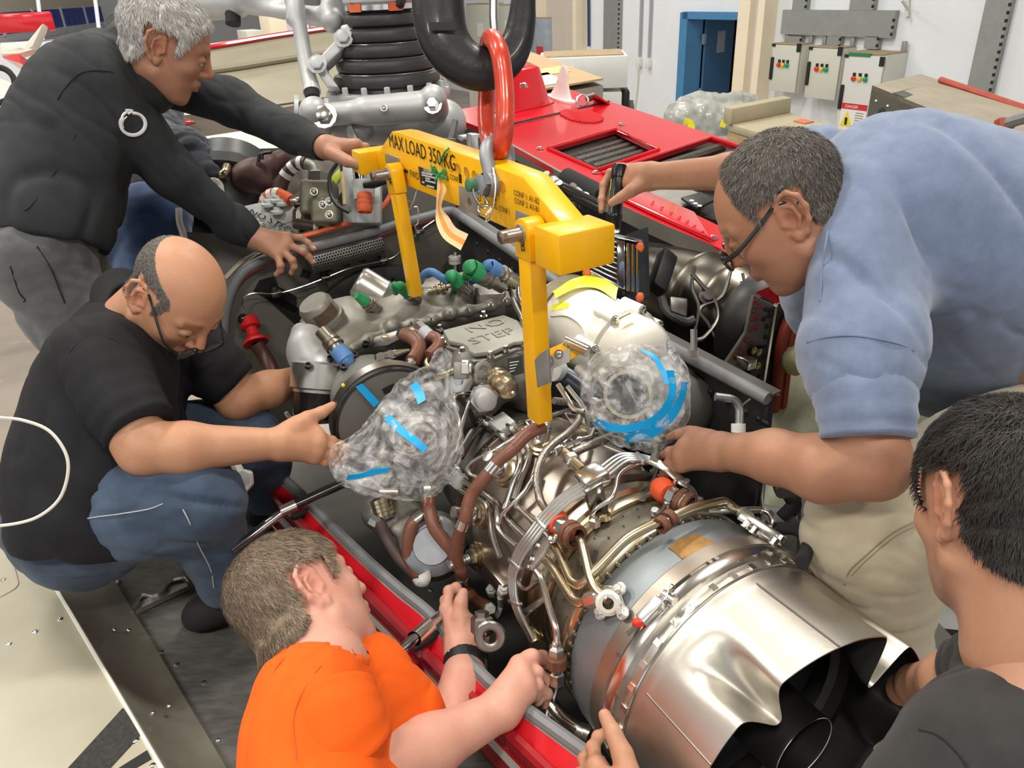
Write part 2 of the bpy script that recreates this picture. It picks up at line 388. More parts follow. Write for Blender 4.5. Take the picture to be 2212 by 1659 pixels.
M_nozz = mat('brushed_nozzle_steel', (.60, .57, .51), .40, 1, .25, 6, bump=.03, bscale=160, stain=((.44, .38, .34), 3.2, .60))
M_black = mat('black_paint', (.016, .016, .017), .42, 0, .3, 20)
M_blackg = mat('black_gloss', (.012, .012, .013), .2, 0, coat=.3)
M_blackm = mat('black_matt', (.02, .02, .021), .85)
M_darkbay = mat('dark_bay_metal', (.030, .029, .028), .55, .6, .4, 9)  # near-black mottled metal for the far bay floor
M_rub = mat('grey_rubber', (.085, .085, .088), .55, 0, .2, 12)
M_seal = mat('grey_silicone_seal', (.20, .205, .215), .45, 0, .1, 20)
M_sealr = mat('red_silicone_seal', (.38, .06, .035), .45, 0, .25, 14)
M_orl = mat('orange_sealant', (.72, .14, .05), .5, 0, .2, 30)
M_olive = mat('olive_grey_primer', (.19, .18, .155), .5, .2, .2, 7, stain=((.13, .122, .105), 5, .62))
M_oliv2 = mat('dark_olive_primer', (.095, .092, .084), .48, .2, .25, 6)
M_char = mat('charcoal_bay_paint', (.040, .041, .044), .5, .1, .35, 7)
M_hose = mat('brown_fire_sleeve', (.205, .082, .052), .38, 0, .25, 16, bump=.05, bscale=90)
M_hosed = mat('dark_brown_hose', (.085, .055, .042), .5, 0, .3, 30)
M_boot = mat('bellows_rubber', (.035, .035, .036), .42, 0, .2, 9)
M_white = mat('white_paint', (.80, .80, .77), .3, 0, .05, 8, coat=.2)
M_ivory = mat('ivory_gloss_enamel', (.83, .80, .70), .16, 0, .05, 5, coat=.5)
M_ltgrey = mat('light_grey_paint', (.52, .55, .52), .42, 0, .1, 9)
M_silver = mat('silver_painted_alloy', (.46, .47, .47), .48, .35, .14, 9)
M_chrome = mat('chrome', (.55, .57, .60), .06, 1)
M_blued = mat('blue_cap_rubber', (.10, .24, .52), .6, 0, .3, 40)
M_green = mat('green_cap_rubber', (.03, .30, .11), .5, 0, .3, 40)
M_blue = mat('blue_tape', (.0, .36, .78), .4, 0, .12, 18)
M_orange = mat('orange_boot', (.80, .10, .03), .55, 0, .3, 24, bump=.2, bscale=90)
M_ink = mat('black_ink', (.012, .012, .012), .6)
M_wink = mat('white_ink', (.85, .85, .85), .6)
M_yelfilm = mat('yellow_film_tape', (.85, .80, .03), .35, 0, .2, 20)
M_paper = mat('paper', (.80, .79, .74), .7)
M_plate = mat('bare_plate', (.42, .42, .40), .45, .8, .2, 30)
# ------------------------------------------------------------------ the hangar
M_conc = mat('concrete_floor', (.43, .37, .32), .42, 0, .3, 1.3, col2=(.28, .24, .205), vcon=.55, bump=.05, bscale=30, stain=((.50, .45, .39), 3.1, .6))
M_wall = mat('pale_plaster', (.80, .83, .87), .8, 0, .05, 1.5, bump=.05, bscale=30)
M_wallc = mat('cream_plaster', (.86, .76, .58), .7, 0, .05, 3)
M_wallb = mat('beige_plaster', (.62, .55, .47), .8, 0, .05, 3)
M_blue_p = mat('blue_corrugated_cladding', (.010, .045, .42), .45, 0, .25, .6)
M_wht_p = mat('pale_cladding', (.74, .78, .84), .5, 0, .06, .8)
M_ceil = mat('ceiling_sheet', (.42, .42, .40), .8)
M_door = mat('blue_door_paint', (.055, .155, .30), .5, 0, .12, 3)
M_doorf = mat('blue_frame_paint', (.07, .24, .46), .45, 0, .1, 3)
M_cab = mat('cabinet_enamel', (.62, .62, .55), .4, 0, .04, 3)
M_tray = mat('galvanised_sheet', (.33, .345, .33), .5, .35, .12, 6)
M_dust = mat('dusty_top', (.42, .32, .20), .9, 0, .2, 8)
FZ = -OE[2]
obj('floor', box(A3((0, 8, -.1)), None, (40, 40, .1)), M_conc, kind='structure')
WR = 10.0
def wp(s, z, r=WR): return L(s, r, z)
_dl, _dr = lc(pr(1478, 130, WR))[0], lc(pr(1614, 130, WR))[0]        # door opening along the wall (far, near)
_dt = lc(pr(1480, 26, WR))[2]
def wallbox(s0, s1, z0, z1, th=.25): return box(L((s0+s1)/2, WR+th/2, (z0+z1)/2), (Fv, Rv, Zv), (abs(s1-s0)/2, th/2, abs(z1-z0)/2))
obj('wall_right', join(wallbox(-6, _dr, FZ, 7.0), wallbox(_dl, 34, FZ, 7.0), wallbox(_dr, _dl, _dt, 7.0)), M_wall, smooth=False, kind='structure')
# wall_left, the blue-clad side of the hangar
_a, _b = T(-40, 40, 19), T(330, 40, 36)
_a[2] = 0; _b[2] = 0; _d = nrm(_b-_a); _n = np.cross(_d, Zv)
wl = thing('wall_left', _a, kind='structure')
obj('upper_panel', box((_a+_b)/2+Zv*5.0, (_d, _n, Zv), (14, .1, 2.42)), mat('cream_cladding', (.80, .74, .62), .7), wl, smooth=False)
obj('lower_panel', box((_a+_b)/2+Zv*1.05, (_d, _n, Zv), (14, .1, 1.05)), M_wht_p, wl, smooth=False)
_w = .0
for k in range(34):
    c = _a+_d*(-2+k*.62)+Zv*2.34
    obj('cladding_sheet', box(c, (_d, _n, Zv), (.30, .12, .25), .01, 1), M_blue_p, wl, smooth=False)
for k in range(9):
    c = _a+_d*(-1.7+k*2.48)
    obj('mullion', box(c+Zv*2.35-_n*.0, (_d, _n, Zv), (.06, .16, .29)), M_wht_p, wl, smooth=False)
for k in range(8):
    obj('cladding_rib', box((_a+_b)/2+Zv*(.4+k*.22)+_n*0, (_d, _n, Zv), (14, .14, .03)), M_wht_p, wl, smooth=False)
obj('wall_back', box(L(34, -8, 2.6), (Fv, Rv, Zv), (.15, 18.2, 4.4)), M_wall, smooth=False, kind='structure')
obj('ceiling', box(A3((-3, 8, 8.3)), (Fv, Rv, Zv), (26, 22, .1)), M_ceil, kind='structure')
# cream columns on the right wall
for nm, x0, x1, x2, yb in (('trim_1', 1183, 1203, 1262, 100), ('trim_2', 1614, 1640, 1662, 100)):
    s0, s1 = lc(pr(x0, yb, WR-.05))[0], lc(pr(x2, yb, WR-.05))[0]
    t = thing(nm, L(s0, WR, FZ), kind='structure')
    sm = lc(pr(x1, yb, WR-.3))[0]
    obj('column_face', box(L((s0+s1)/2, WR-.13, 2.0+FZ*.5), (Fv, Rv, Zv), (abs(s0-s1)/2, .13, 3.9)), M_wallb, t, smooth=False)
    obj('column_edge', box(L(s0-.14, WR-.17, 2.0+FZ*.5), (Fv, Rv, Zv), (.13, .17, 3.9)), M_wallc, t, smooth=False)
    obj('column_edge', box(L(s1+.02, WR-.15, 2.0+FZ*.5), (Fv, Rv, Zv), (.07, .15, 3.9)), M_wallc, t, smooth=False)
# blue door standing open into the room
dt = thing('door_1', L((_dl+_dr)/2, WR, FZ), kind='structure')
hz = (_dt+FZ)/2; hh = (_dt-FZ)/2
obj('jamb', box(L(_dl-.03, WR+.1, hz), (Fv, Rv, Zv), (.10, .2, hh)), M_doorf, dt, smooth=False)
obj('jamb', box(L(_dr+.05, WR+.1, hz), (Fv, Rv, Zv), (.06, .2, hh)), M_doorf, dt, smooth=False)
obj('lintel', box(L((_dl+_dr)/2, WR+.1, _dt-.05), (Fv, Rv, Zv), (abs(_dl-_dr)/2, .2, .06)), M_doorf, dt, smooth=False)
_h = L(_dl-.18, WR+.32, hz); _ld = nrm(Rv*.97+Fv*.22)
lf = obj('door_leaf', box(_h+_ld*.46, (_ld, np.cross(Zv, _ld), Zv), (.46, .022, hh-.08)), M_door, dt, smooth=False)
obj('notice', box(_h+_ld*.5+Zv*.52-np.cross(Zv, _ld)*.026, (_ld, np.cross(Zv, _ld), Zv), (.13, .002, .19)), mat('grey_notice', (.42, .42, .47), .7), lf, smooth=False)
for dz in (.6, -.35): obj('hinge', box(_h-_ld*.03+Zv*dz, (_ld, np.cross(Zv, _ld), Zv), (.03, .03, .09)), M_alu, lf, smooth=False)
# room behind the door: floor, wardrobe, chair
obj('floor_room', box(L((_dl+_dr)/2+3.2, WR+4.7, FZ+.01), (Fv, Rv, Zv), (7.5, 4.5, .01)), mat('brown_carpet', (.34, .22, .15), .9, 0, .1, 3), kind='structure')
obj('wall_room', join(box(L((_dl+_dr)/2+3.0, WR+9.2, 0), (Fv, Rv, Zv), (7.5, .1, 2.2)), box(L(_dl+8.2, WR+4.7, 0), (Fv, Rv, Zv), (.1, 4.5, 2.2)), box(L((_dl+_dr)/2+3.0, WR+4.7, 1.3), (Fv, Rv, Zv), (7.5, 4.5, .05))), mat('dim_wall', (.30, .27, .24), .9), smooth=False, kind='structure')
_c = pr(1575, 78, WR+4.5)
wt = thing('wardrobe', A3((_c[0], _c[1], 0)), 'brown wooden wardrobe seen through the open blue door', 'wardrobe')
M_ward = mat('brown_wood', (.20, .13, .07), .6, 0, .25, 4, stretch=(6, 6, 1))
_cz = lambda d, z: A3((_c[0], _c[1], 0))+d+Zv*z
obj('carcass', box(_cz(0, 1.05), (Fv, Rv, Zv), (.85, .3, .95), .01), M_ward, wt)
for k in (-1, 1): obj('wardrobe_door', box(_cz(-Rv*.31+Fv*k*.425, 1.08), (Fv, Rv, Zv), (.41, .012, .9), .006), M_ward, wt)
for a in (-.78, .78): obj('foot', box(_cz(Fv*a-Rv*.24, .05), (Fv, Rv, Zv), (.04, .04, .05)), M_ward, wt)
_c2 = pr(1562, 195, WR+2.0); _c2[2] = 0
ch = thing('chair', _c2, 'dark blue padded chair standing behind the blue door', 'chair')
M_chairb = mat('blue_upholstery', (.05, .06, .12), .8)
obj('seat', box(_c2+Zv*.46, (Fv, Rv, Zv), (.23, .23, .03), .015), M_chairb, ch)
obj('backrest', box(_c2+Zv*.72+Fv*.22, (Fv, Rv, Zv), (.02, .23, .16), .015), M_chairb, ch)
for a in (-.2, .2):
    for b in (-.2, .2): obj('leg', tube([_c2+Fv*a+Rv*b+Zv*.45, _c2+Fv*a*1.1+Rv*b*1.1], .012, 8), M_blackm, ch)
# galvanised cable trays
def tray(name, x0, x1, y0, y1, label, r=WR-.08):
    a, b = lc(pr(x0, (y0+y1)/2, r)), lc(pr(x1, (y0+y1)/2, r)); t = lc(pr((x0+x1)/2, y0, r))[2]; bt = lc(pr((x0+x1)/2, y1, r))[2]
    c = L((a[0]+b[0])/2, WR-.05, (t+bt)/2)
    th = thing(name, c, label, 'cable tray')
    obj('cover', box(c, (Fv, Rv, Zv), (abs(a[0]-b[0])/2, .05, abs(t-bt)/2)), M_tray, th, smooth=False)
    w = abs(a[0]-b[0])/2; h = abs(t-bt)/2
    for k in range(max(2, int(2*h/.09))):
        obj('slot', box(c-Fv*(w-.012)-Rv*.04+Zv*(-h+.05+k*.09), (Fv, Rv, Zv), (.014, .012, .02)), M_blackm, th, smooth=False)
    return th
tray('cable_tray', 1305, 1338, -160, 262, 'tall grey perforated cable tray beside the white wall sockets')
tray('cable_tray', 1690, 1932, 22, 78, 'wide horizontal grey trunking above the electrical cabinets')
for i, x in enumerate((1715, 1800, 1882)):
    tray('cable_tray', x-13, x+16, 78, 106, ('short grey trunking drop above the left electrical cabinet', 'short grey trunking drop above the middle electrical cabinet', 'short grey trunking drop above the warning-sign cabinet')[i])
tray('cable_tray', 1722, 1752, -150, 22, 'grey trunking rising above the left end of the wide trunking')
tray('cable_tray', 1848, 1900, -150, 22, 'grey trunking rising above the right part of the wide trunking')
tray('cable_tray', 2112, 2166, -150, 330, 'tall grey perforated cable tray by the right picture edge')
for (x0, y0, x1, y1, lb) in ((1386, -80, 1381, 128, 'thin grey conduit ending in a small white socket'), (1407, -80, 1401, 130, 'thicker grey conduit ending in an angled white socket'), (2141, -80, 2098, 205, 'shiny thin conduit beside the right-hand cable tray')):
    a, b = pr(x0, y0, WR-.05), pr(x1, y1, WR-.05); a[:2] = b[:2]
    cn = thing('conduit', b, lb, 'conduit'); obj('pipe', tube([a, b], .025, 8), mat('grey_conduit', (.36, .37, .40), .4), cn)
    if y1 < 200: obj('socket', box(b-Zv*.05, (Fv, Rv, Zv), (.05, .05, .09), .012), M_white, cn)
    else: obj('clip', box(lc(b)[0]*0+b+Zv*.6, (Fv, Rv, Zv), (.05, .03, .02)), M_tray, cn)
a = pr(1379, 150, WR-.03); obj('hanging_cord', tube(crom([a, pr(1377, 190, WR-.03), pr(1369, 250, WR-.03)], 5), .009, 6), mat('green_cord', (.50, .52, .30), .6), label='thin pale green cord hanging from the left wall socket', cat='cord')
obj('wall_bracket', join(tube([pr(1948, 0, WR-.3), pr(1962, 20, WR-.05)], .02, 6), tube([pr(1963, -30, WR-.03), pr(1959, 36, WR-.03)], .03, 6)), M_cream, label='cream angle bracket on the wall right of the trunking', cat='bracket')
# electrical cabinets
def cabinet(x0, x1, y0, y1, lab, dep_, warn=False, tall=False):
    r = WR-dep_; a, b = lc(pr(x0, (y0+y1)/2, r)), lc(pr(x1, (y0+y1)/2, r)); t = lc(pr((x0+x1)/2, y0, r))[2]; bt = lc(pr((x0+x1)/2, y1, r))[2]
    if tall: bt = FZ
    s0, s1 = a[0], b[0]; w = abs(s0-s1)/2; h = (t-bt)/2; c = L((s0+s1)/2, WR-dep_/2, (t+bt)/2)
    th = thing('electrical_cabinet', L((s0+s1)/2, WR-dep_/2, bt), lab, 'cabinet')
    obj('body', box(c+Rv*.02, (Fv, Rv, Zv), (w, dep_/2-.02, h), .01), M_cab, th)
    obj('dusty_top', box(c+Zv*(h+.008), (Fv, Rv, Zv), (w*.98, dep_/2-.02, .008)), M_dust, th, smooth=False)
    d = obj('door', box(c-Rv*(dep_/2-.012), (Fv, Rv, Zv), (w*.97, .016, h*.975), .008), M_cab if not warn else mat('pale_enamel', (.66, .66, .64), .4), th)
    f = -Rv*(dep_/2+.008)
    hz_ = -h*.02 if not tall else h*.28
    obj('handle', box(c+f+Fv*(w*.88)+Zv*hz_, (Fv, Rv, Zv), (.03, .02, .17), .012), M_blackm, d)
    for dz in (.9,): obj('hinge', box(c+f-Fv*w*.9+Zv*h*dz, (Fv, Rv, Zv), (.035, .01, .06)), M_blackm, d, smooth=False)
    obj('maker_badge', box(c+f+Fv*w*.9+Zv*h*.955, (Fv, Rv, Zv), (.035, .006, .022)), M_blackm, d, smooth=False)
    zl = t-.30 if not tall else t-.33
    for k, (cl, nm) in enumerate((((.75, .03, .02), 'red'), ((.85, .50, .02), 'amber'), ((.0, .35, .14), 'green'))):
        p = L((s0+s1)/2+w*(.36-.30*k), r-.012, zl)
        q = obj('indicator_lamp', lathe([(0, .035), (.02, .035), (.03, .02), (.03, 1e-4)], p, -Rv, 12), mat(nm+'_indicator', cl, .3), d)
        obj('lamp_tag', box(p+Zv*.055, (Fv, Rv, Zv), (.022, .006, .022)), M_blackm, q, smooth=False)
    for a_ in (-1, 1): obj('mounting_lug', box(L((s0+s1)/2+a_*w*.85, WR-.06, t+.07), (Fv, Rv, Zv), (.035, .02, .08), .01), M_tray, th)
    if warn:
        pc = L((s0+s1)/2+w*.1, r-.012, t-.86)
        w_ = obj('warning_sign', box(pc, (Fv, Rv, Zv), (.22, .004, .19)), M_paper, d, smooth=False)
        obj('sign_header', box(pc-Rv*.005+Zv*.15, (Fv, Rv, Zv), (.22, .003, .04)), mat('sign_red', (.6, .03, .04), .6), w_, smooth=False)
        obj('warning_triangle', prism([pc-Rv*.006+Fv*.20-Zv*.13, pc-Rv*.006+Fv*.10+Zv*.08, pc-Rv*.006-Fv*.0-Zv*.13], -Rv*.003), mat('sign_yellow', (.85, .66, .02), .6), w_, smooth=False)
        obj('warning_mark', box(pc-Rv*.012+Fv*.10-Zv*.06, (Fv, Rv, Zv), (.02, .002, .05)), M_ink, w_, smooth=False)
        text('DANGER', pc-Rv*.009+Fv*.15+Zv*.13, -Fv, Zv, .055, M_wink, w_)
        for k in range(6): obj('small_print', box(pc-Rv*.006-Fv*.11+Zv*(.07-k*.035), (Fv, Rv, Zv), (.07, .002, .006)), mat('grey_ink', (.3, .3, .3), .7), w_, smooth=False)
        obj('green_strip', box(c+f+Zv*h*.985+Fv*w*.25, (Fv, Rv, Zv), (w*.55, .008, .022)), mat('green_strip', (.02, .22, .08), .5), th, smooth=False)
cabinet(1664, 1724, 96, 200, 'small left grey electrical cabinet with unlit dark red and green lamps', .32)
cabinet(1742, 1812, 103, 216, 'middle grey electrical cabinet hung on the wall, lamps lit', .32)
cabinet(1813, 1898, 116, 300, 'tall floor-standing electrical cabinet with a warning sign', .5, warn=True, tall=True)
# far cabinets seen through the crane hook
for x0, x1, y0, y1, lb, mm in ((1008, 1062, 10, 110, 'white far cabinet with a warning notice, seen through the hook', M_cab), (1078, 1112, 12, 100, 'narrow pale cabinet seen between the red link and the hook tip', M_cab), (1146, 1182, 40, 150, 'grey plastic-wrapped cabinet with a red sign, left of the cream column', mat('wrapped_grey', (.36, .40, .47), .35, 0, .2, 6))):
    r = WR-.4; a, b = lc(pr(x0, (y0+y1)/2, r)), lc(pr(x1, (y0+y1)/2, r)); t = lc(pr((x0+x1)/2, y0, r))[2]
    c = L((a[0]+b[0])/2, WR-.2, (t+FZ)/2); th = thing('wall_cabinet', L((a[0]+b[0])/2, WR-.2, FZ), lb, 'cabinet')
    d = obj('body', box(c, (Fv, Rv, Zv), (abs(a[0]-b[0])/2, .2, (t-FZ)/2), .02), mm, th)
    obj('sign', box(pr((x0+x1)/2+2, (y0*.45+y1*.55)+ (16 if x0 == 1146 else 0), r-.01), (Fv, Rv, Zv), (.14, .006, .16)), M_paper if x0 != 1146 else mat('fire_sign', (.6, .04, .04), .5), th, smooth=False)
    obj('top_dust', box(L((a[0]+b[0])/2, WR-.2, t+.01), (Fv, Rv, Zv), (abs(a[0]-b[0])/2-.02, .18, .012)), M_dust, th, smooth=False)
obj('column_conduit', tube([pr(1271, -60, WR-.05), pr(1272, 100, WR-.05)], .03, 8), mat('navy_pipe', (.03, .045, .14), .5), label='thin navy pipe on the wall beside the cream column', cat='pipe')
# ---- ground power unit behind the red cowling
_g = T(1258, 150, 8.6)
gu = thing('ground_power_unit', A3((_g[0], _g[1], 0)), 'white ground power unit with black sockets behind the red cowling', 'power unit')
_gz = _g[2]; X1, Y1 = nrm(Fv*.55-Rv*.83), nrm(Rv*.55+Fv*.83)
_gb = A3((_g[0], _g[1], 0))
obj('body', box(_gb+Zv*(_gz*.5-.1), (X1, Y1, Zv), (.42, .36, _gz*.5-.1), .02), M_white, gu)
obj('lid', box(_gb+Zv*(_gz-.0), (X1, Y1, Zv), (.47, .40, .16), .01), M_white, gu)
obj('dusty_lid_top', box(_gb+Zv*(_gz+.165), (X1, Y1, Zv), (.43, .36, .008)), M_dust, gu, smooth=False)
_gf = _gb-Y1*.365
obj('control_panel', box(_gf-Y1*.01+X1*.27+Zv*(_gz-.42), (X1, Y1, Zv), (.10, .015, .2)), M_black, gu, smooth=False)
for k in range(12):
    obj('switch', box(_gf-Y1*.015+X1*(.02+.07*(k % 3))*-1+X1*.12+Zv*(_gz-.3-.11*(k//3)), (X1, Y1, Zv), (.018, .015, .022)), M_tray, gu, smooth=False)
_gs = _gb-X1*.43
so = obj('power_socket', box(_gs-X1*.04+Zv*(_gz-.45), (X1, Y1, Zv), (.05, .17, .24), .03), M_black, gu)
obj('socket_cap', lathe([(0, .13), (.05, .13), (.06, .09), (.06, 1e-4)], _gs-X1*.09+Zv*(_gz-.47), -X1, 20), M_rub, so)
obj('warning_sticker', box(_gf-Y1*.05+X1*.2+Zv*(_gz+.0), (X1, Y1, Zv), (.1, .006, .07)), M_paper, gu, smooth=False)
# ---- crate with cardboard lid behind the cowling
_k0, _k1, _k2, _k3 = T(1060, 215, 5.6), T(1300, 192, 5.0), T(1180, 135, 6.6), T(990, 170, 7.0)
_kz = 2.02
def at_z(x, y, z): r = ray(x, y); return CAM+r*((z-CAM[2])/r[2])
cq = [at_z(1080, 215, _kz), at_z(1303, 176, _kz), at_z(1150, 118, _kz), at_z(1010, 140, _kz)]
cr = thing('shipping_crate', A3((cq[0][0], cq[0][1], 0)), 'grey crate with a cardboard-covered top behind the red cowling', 'crate')
obj('crate_body', prism([p-Zv*.03 for p in cq], -Zv*1.95), mat('crate_grey', (.36, .33, .28), .6, 0, .12, 3), cr, smooth=False)
cb = obj('cardboard_sheet', prism([p+Zv*.01 for p in cq], Zv*.015), mat('cardboard', (.55, .38, .22), .85, 0, .12, 4), label='brown cardboard sheet with yellowed tape lying on the grey crate', cat='cardboard')
_u, _v = nrm(cq[1]-cq[0]), nrm(cq[3]-cq[0])
for a, b, w, h, m_, nm in ((.30, .55, .55, .10, mat('yellowed_tape', (.72, .66, .33), .4), 'tape_strip'), (.55, .35, .6, .09, MT['yellowed_tape'], 'tape_strip'), (.52, .18, .22, .14, M_paper, 'paper_label')):
    obj(nm, prism([cq[0]+(cq[1]-cq[0])*(a+dx*w*.5)+(cq[3]-cq[0])*(b+dy*h)+Zv*.028 for dx, dy in ((-1, -1), (1, -1), (1, 1), (-1, 1))], Zv*.002), m_, cb, smooth=False)
# ---- plastic-wrapped bundle, plywood crate, grey duct housing at right
# ------------------------------------------------------------------ the helicopter being worked on
HEL = thing('helicopter', L(1.0, .42, FZ), 'red helicopter with its cowlings open and engine bay exposed', 'helicopter')
def pzs(x, y, z): return pz(x, y, 1.026-(1.026-z)*.82)
def P3(fn, pts, k): return [fn(x, y, k) for x, y in pts]
def strip(A, B, th=.004, n=1):
    A, B = crom(A, 5), crom(B, 5)
    return sheet(np.array([A+(B-A)*t for t in np.linspace(0, 1, n+1)]), th)
# left sill: grey seal, red band, stepped ledge, tread mat
SEAL = P3(pzs, ((552, 984), (590, 1012), (654, 1070), (720, 1139), (798, 1214), (870, 1278), (937, 1334), (1041, 1457), (1120, 1520), (1300, 1650)), -.25)
SEAL2 = P3(pzs, ((540, 990), (575, 1020), (640, 1078), (706, 1147), (783, 1222), (855, 1287), (922, 1343), (1026, 1466), (1104, 1530), (1280, 1662)), -.255)
BAND = P3(pzs, ((528, 1006), (558, 1038), (613, 1098), (672, 1160), (735, 1228), (800, 1296), (860, 1356), (957, 1458), (1045, 1540), (1200, 1690)), -.29)
LEDG = P3(pzs, ((505, 1040), (540, 1080), (590, 1135), (668, 1222), (720, 1280), (775, 1340), (838, 1405), (940, 1510), (1020, 1600), (1160, 1760)), -.45)
obj('sill_seal', tube(crom(SEAL, 5), .011, 8), M_seal, HEL)
obj('sill_flange', strip(SEAL, SEAL2), M_olive, HEL)
rb = obj('sill_band', strip(SEAL2, BAND, .012, 3), M_red, HEL, label='glossy red painted sill band')
mid = lambda t: [a+(b-a)*t for a, b in zip(BAND, LEDG)]
obj('sill_ledge', strip(BAND, mid(.40), .01), M_redd, HEL)
obj('white_stripe', strip(mid(.40), mid(.64), .01), M_cream, HEL)
obj('sill_ledge', strip(mid(.64), LEDG, .01), M_redd, HEL)
obj('sill_lip', tube(crom([p+Zv*.012 for p in BAND], 5), .010, 6), M_redd, HEL)
obj('sill_lip', tube(crom([p+Zv*.012 for p in mid(.40)], 5), .005, 6), M_redd, HEL)
for x, y in ((649, 1163), (905, 1432)):
    c = pzs(x, y, -.36); d = nrm(SEAL[6]-SEAL[2]); w = nrm(np.cross(Zv, d))
    obj('hinge_block', box(c, (d, w, Zv), (.020, .045, .022), .006), M_redd, HEL)
for x, y in ((655, 1108), (922, 1384)):
    c = pzs(x, y, -.26); d = nrm(SEAL[6]-SEAL[2]); w = nrm(np.cross(Zv, d))
    obj('latch_slot', box(c, (w, d, Zv), (.03, .008, .006), .005), M_blackm, HEL)
bc = thing  # alias
# white hinge bracket by the squatting man's knee
_b = [T(x, y, 1.62) for x, y in ((497, 1066), (512, 1030), (530, 1012), (548, 1020), (550, 1046), (524, 1076))]
obj('hinge_bracket', prism(_b, -fw*.02, .003), M_white, HEL)
obj('hinge_arm', tube([T(498, 1090, 1.62), T(520, 1025, 1.63), T(500, 990, 1.7)], .012, 8), M_white, HEL)
bolt(T(538, 1024, 1.615), -fw, .006, .006, M_steel, HEL)
# tread mat of the fold-down step
M_mat = mat('tread_mat', (.10, .099, .09), .8, 0, .45, 22, bump=.6, bscale=34, stretch=(1, 3.4, 1), rotz=-TH, stain=((.17, .165, .145), 2.2, .62))
MAT = P3(pzs, ((226, 1222), (300, 1176), (505, 1046), (668, 1226), (838, 1408), (940, 1512), (1020, 1602), (1160, 1765), (1160, 2100), (760, 2100), (484, 1659)), -.46)
sp = obj('step_panel', prism(MAT, -Zv*.03), M_mat, HEL, smooth=False, label='dark non-slip step panel')
for x, y in ((255, 1256), (440, 1475), (470, 1600), (382, 1436), (348, 1408), (535, 1080)): bolt(pzs(x, y, -.46), Zv, .006, .003, M_steeld, HEL, 'rivet', 'screw')
obj('vent_grille', prism(P3(pzs, ((506, 1092), (520, 1090), (532, 1112), (518, 1120)), -.458), Zv*.002), mat('red_primer_grille', (.30, .10, .07), .7, 0, .4, 160), HEL, smooth=False)
# folded latch bar lying on the mat
_lb = [pzs(x, y, -.44) for x, y in ((287, 1326), (306, 1286), (330, 1294), (352, 1284), (366, 1258), (400, 1250), (408, 1262))]
obj('latch_bar', tube(fillet(_lb, .02), .010, 8, flat=(.35, 1)), M_alu, HEL)
obj('latch_base', prism(P3(pzs, ((290, 1330), (298, 1312), (410, 1262), (414, 1272)), -.455), Zv*.012), M_alud, HEL)
# sloping trough strip and cream cowling panel at lower left
TR_A = P3(pzs, ((60, 1172), (99, 1238), (150, 1322), (230, 1457), (300, 1572), (372, 1690)), -.335)
TR_B = P3(pzs, ((226, 1222), (272, 1300), (330, 1395), (395, 1508), (450, 1600), (505, 1695)), -.445)
_tm = [(a+b)/2-Zv*.018 for a, b in zip(TR_A, TR_B)]
M_trough = mat('scuffed_olive_alloy', (.34, .325, .26), .36, .5, .35, 5, col2=(.17, .16, .13), vcon=.5, stain=((.36, .34, .27), 4, .62))
A_, M_, B_ = crom(TR_A, 6), crom(_tm, 6), crom(TR_B, 6)
obj('trough_strip', sheet(np.array([A_, (A_*.5+M_*.5)-Zv*.006, M_, (B_*.5+M_*.5)-Zv*.004, B_]), .006), M_trough, HEL)
rivets([pzs(x, y, -.385+.0005*k) for k, (x, y) in enumerate(((170, 1221), (136, 1233), (330, 1540), (365, 1525), (278, 1361), (208, 1375), (247, 1360)))], Zv, .005, M_steel, HEL)
CP = P3(pzs, ((-30, 1027), (0, 1075), (71, 1187), (150, 1320), (250, 1490), (349, 1659), (420, 1780), (-200, 1900), (-500, 1500)), -.30)
M_cpan = mat('dusty_cream_panel', (.46, .43, .33), .4, 0, .3, 3.5, col2=(.33, .30, .22), vcon=.6)
cp = obj('cowling_panel', prism(CP, -Zv*.02, .004), M_cpan, HEL, label='dusty cream cowling panel')
for x, y in ((131, 1338), (76, 1365), (19, 1391), (295, 1601), (330, 1655)): bolt(pzs(x, y, -.30), Zv, .0065, .003, M_steel, HEL, 'rivet', 'screw')
for x, y in ((240, 1633), (7, 1252)): bolt(pzs(x, y, -.30), Zv, .006, .002, M_steeld, HEL, 'rivet', 'screw')
obj('grip_strip', prism(P3(pzs, ((266, 1530), (306, 1586), (238, 1660), (200, 1700), (120, 1690)), -.2995), Zv*.0016), mat('black_grip_tape', (.035, .035, .033), .85, 0, .5, 120), HEL, smooth=False)
obj('slot_opening', prism(P3(pzs, ((318, 1621), (328, 1640), (290, 1662), (262, 1680), (256, 1660)), -.2998), Zv*.001), M_blackm, HEL, smooth=False)
obj('panel_rib', tube(fillet([pzs(0, 1290, -.30), pzs(41, 1268, -.30), pzs(26, 1210, -.30), pzs(0, 1180, -.30)], .02), .003, 6), M_cpan, HEL)
obj('panel_edge', tube(crom([p+Zv*.0 for p in CP[1:7]], 5), .004, 6), M_cream, HEL)
# bay floor, bay sides
obj('bay_floor', prism([L(-.7, -.55, -.47), L(1.85, -.52, -.47), L(1.85, .42, -.47), L(-.7, .42, -.47)], -Zv*.02), M_oliv2, HEL, smooth=False)
_in = [p+Rv*.10-Zv*.42 for p in SEAL]
obj('bay_side', strip(SEAL, _in, .004, 2), M_olive, HEL)
for x, y in ((791, 1101), (723, 1131), (762, 1168), (804, 1207), (846, 1249), (893, 1294), (930, 1275)):
    bolt(pzs(x, y, -.30), Zv+Rv*.6, .006, .003, M_steeld, HEL, 'rivet', 'screw')
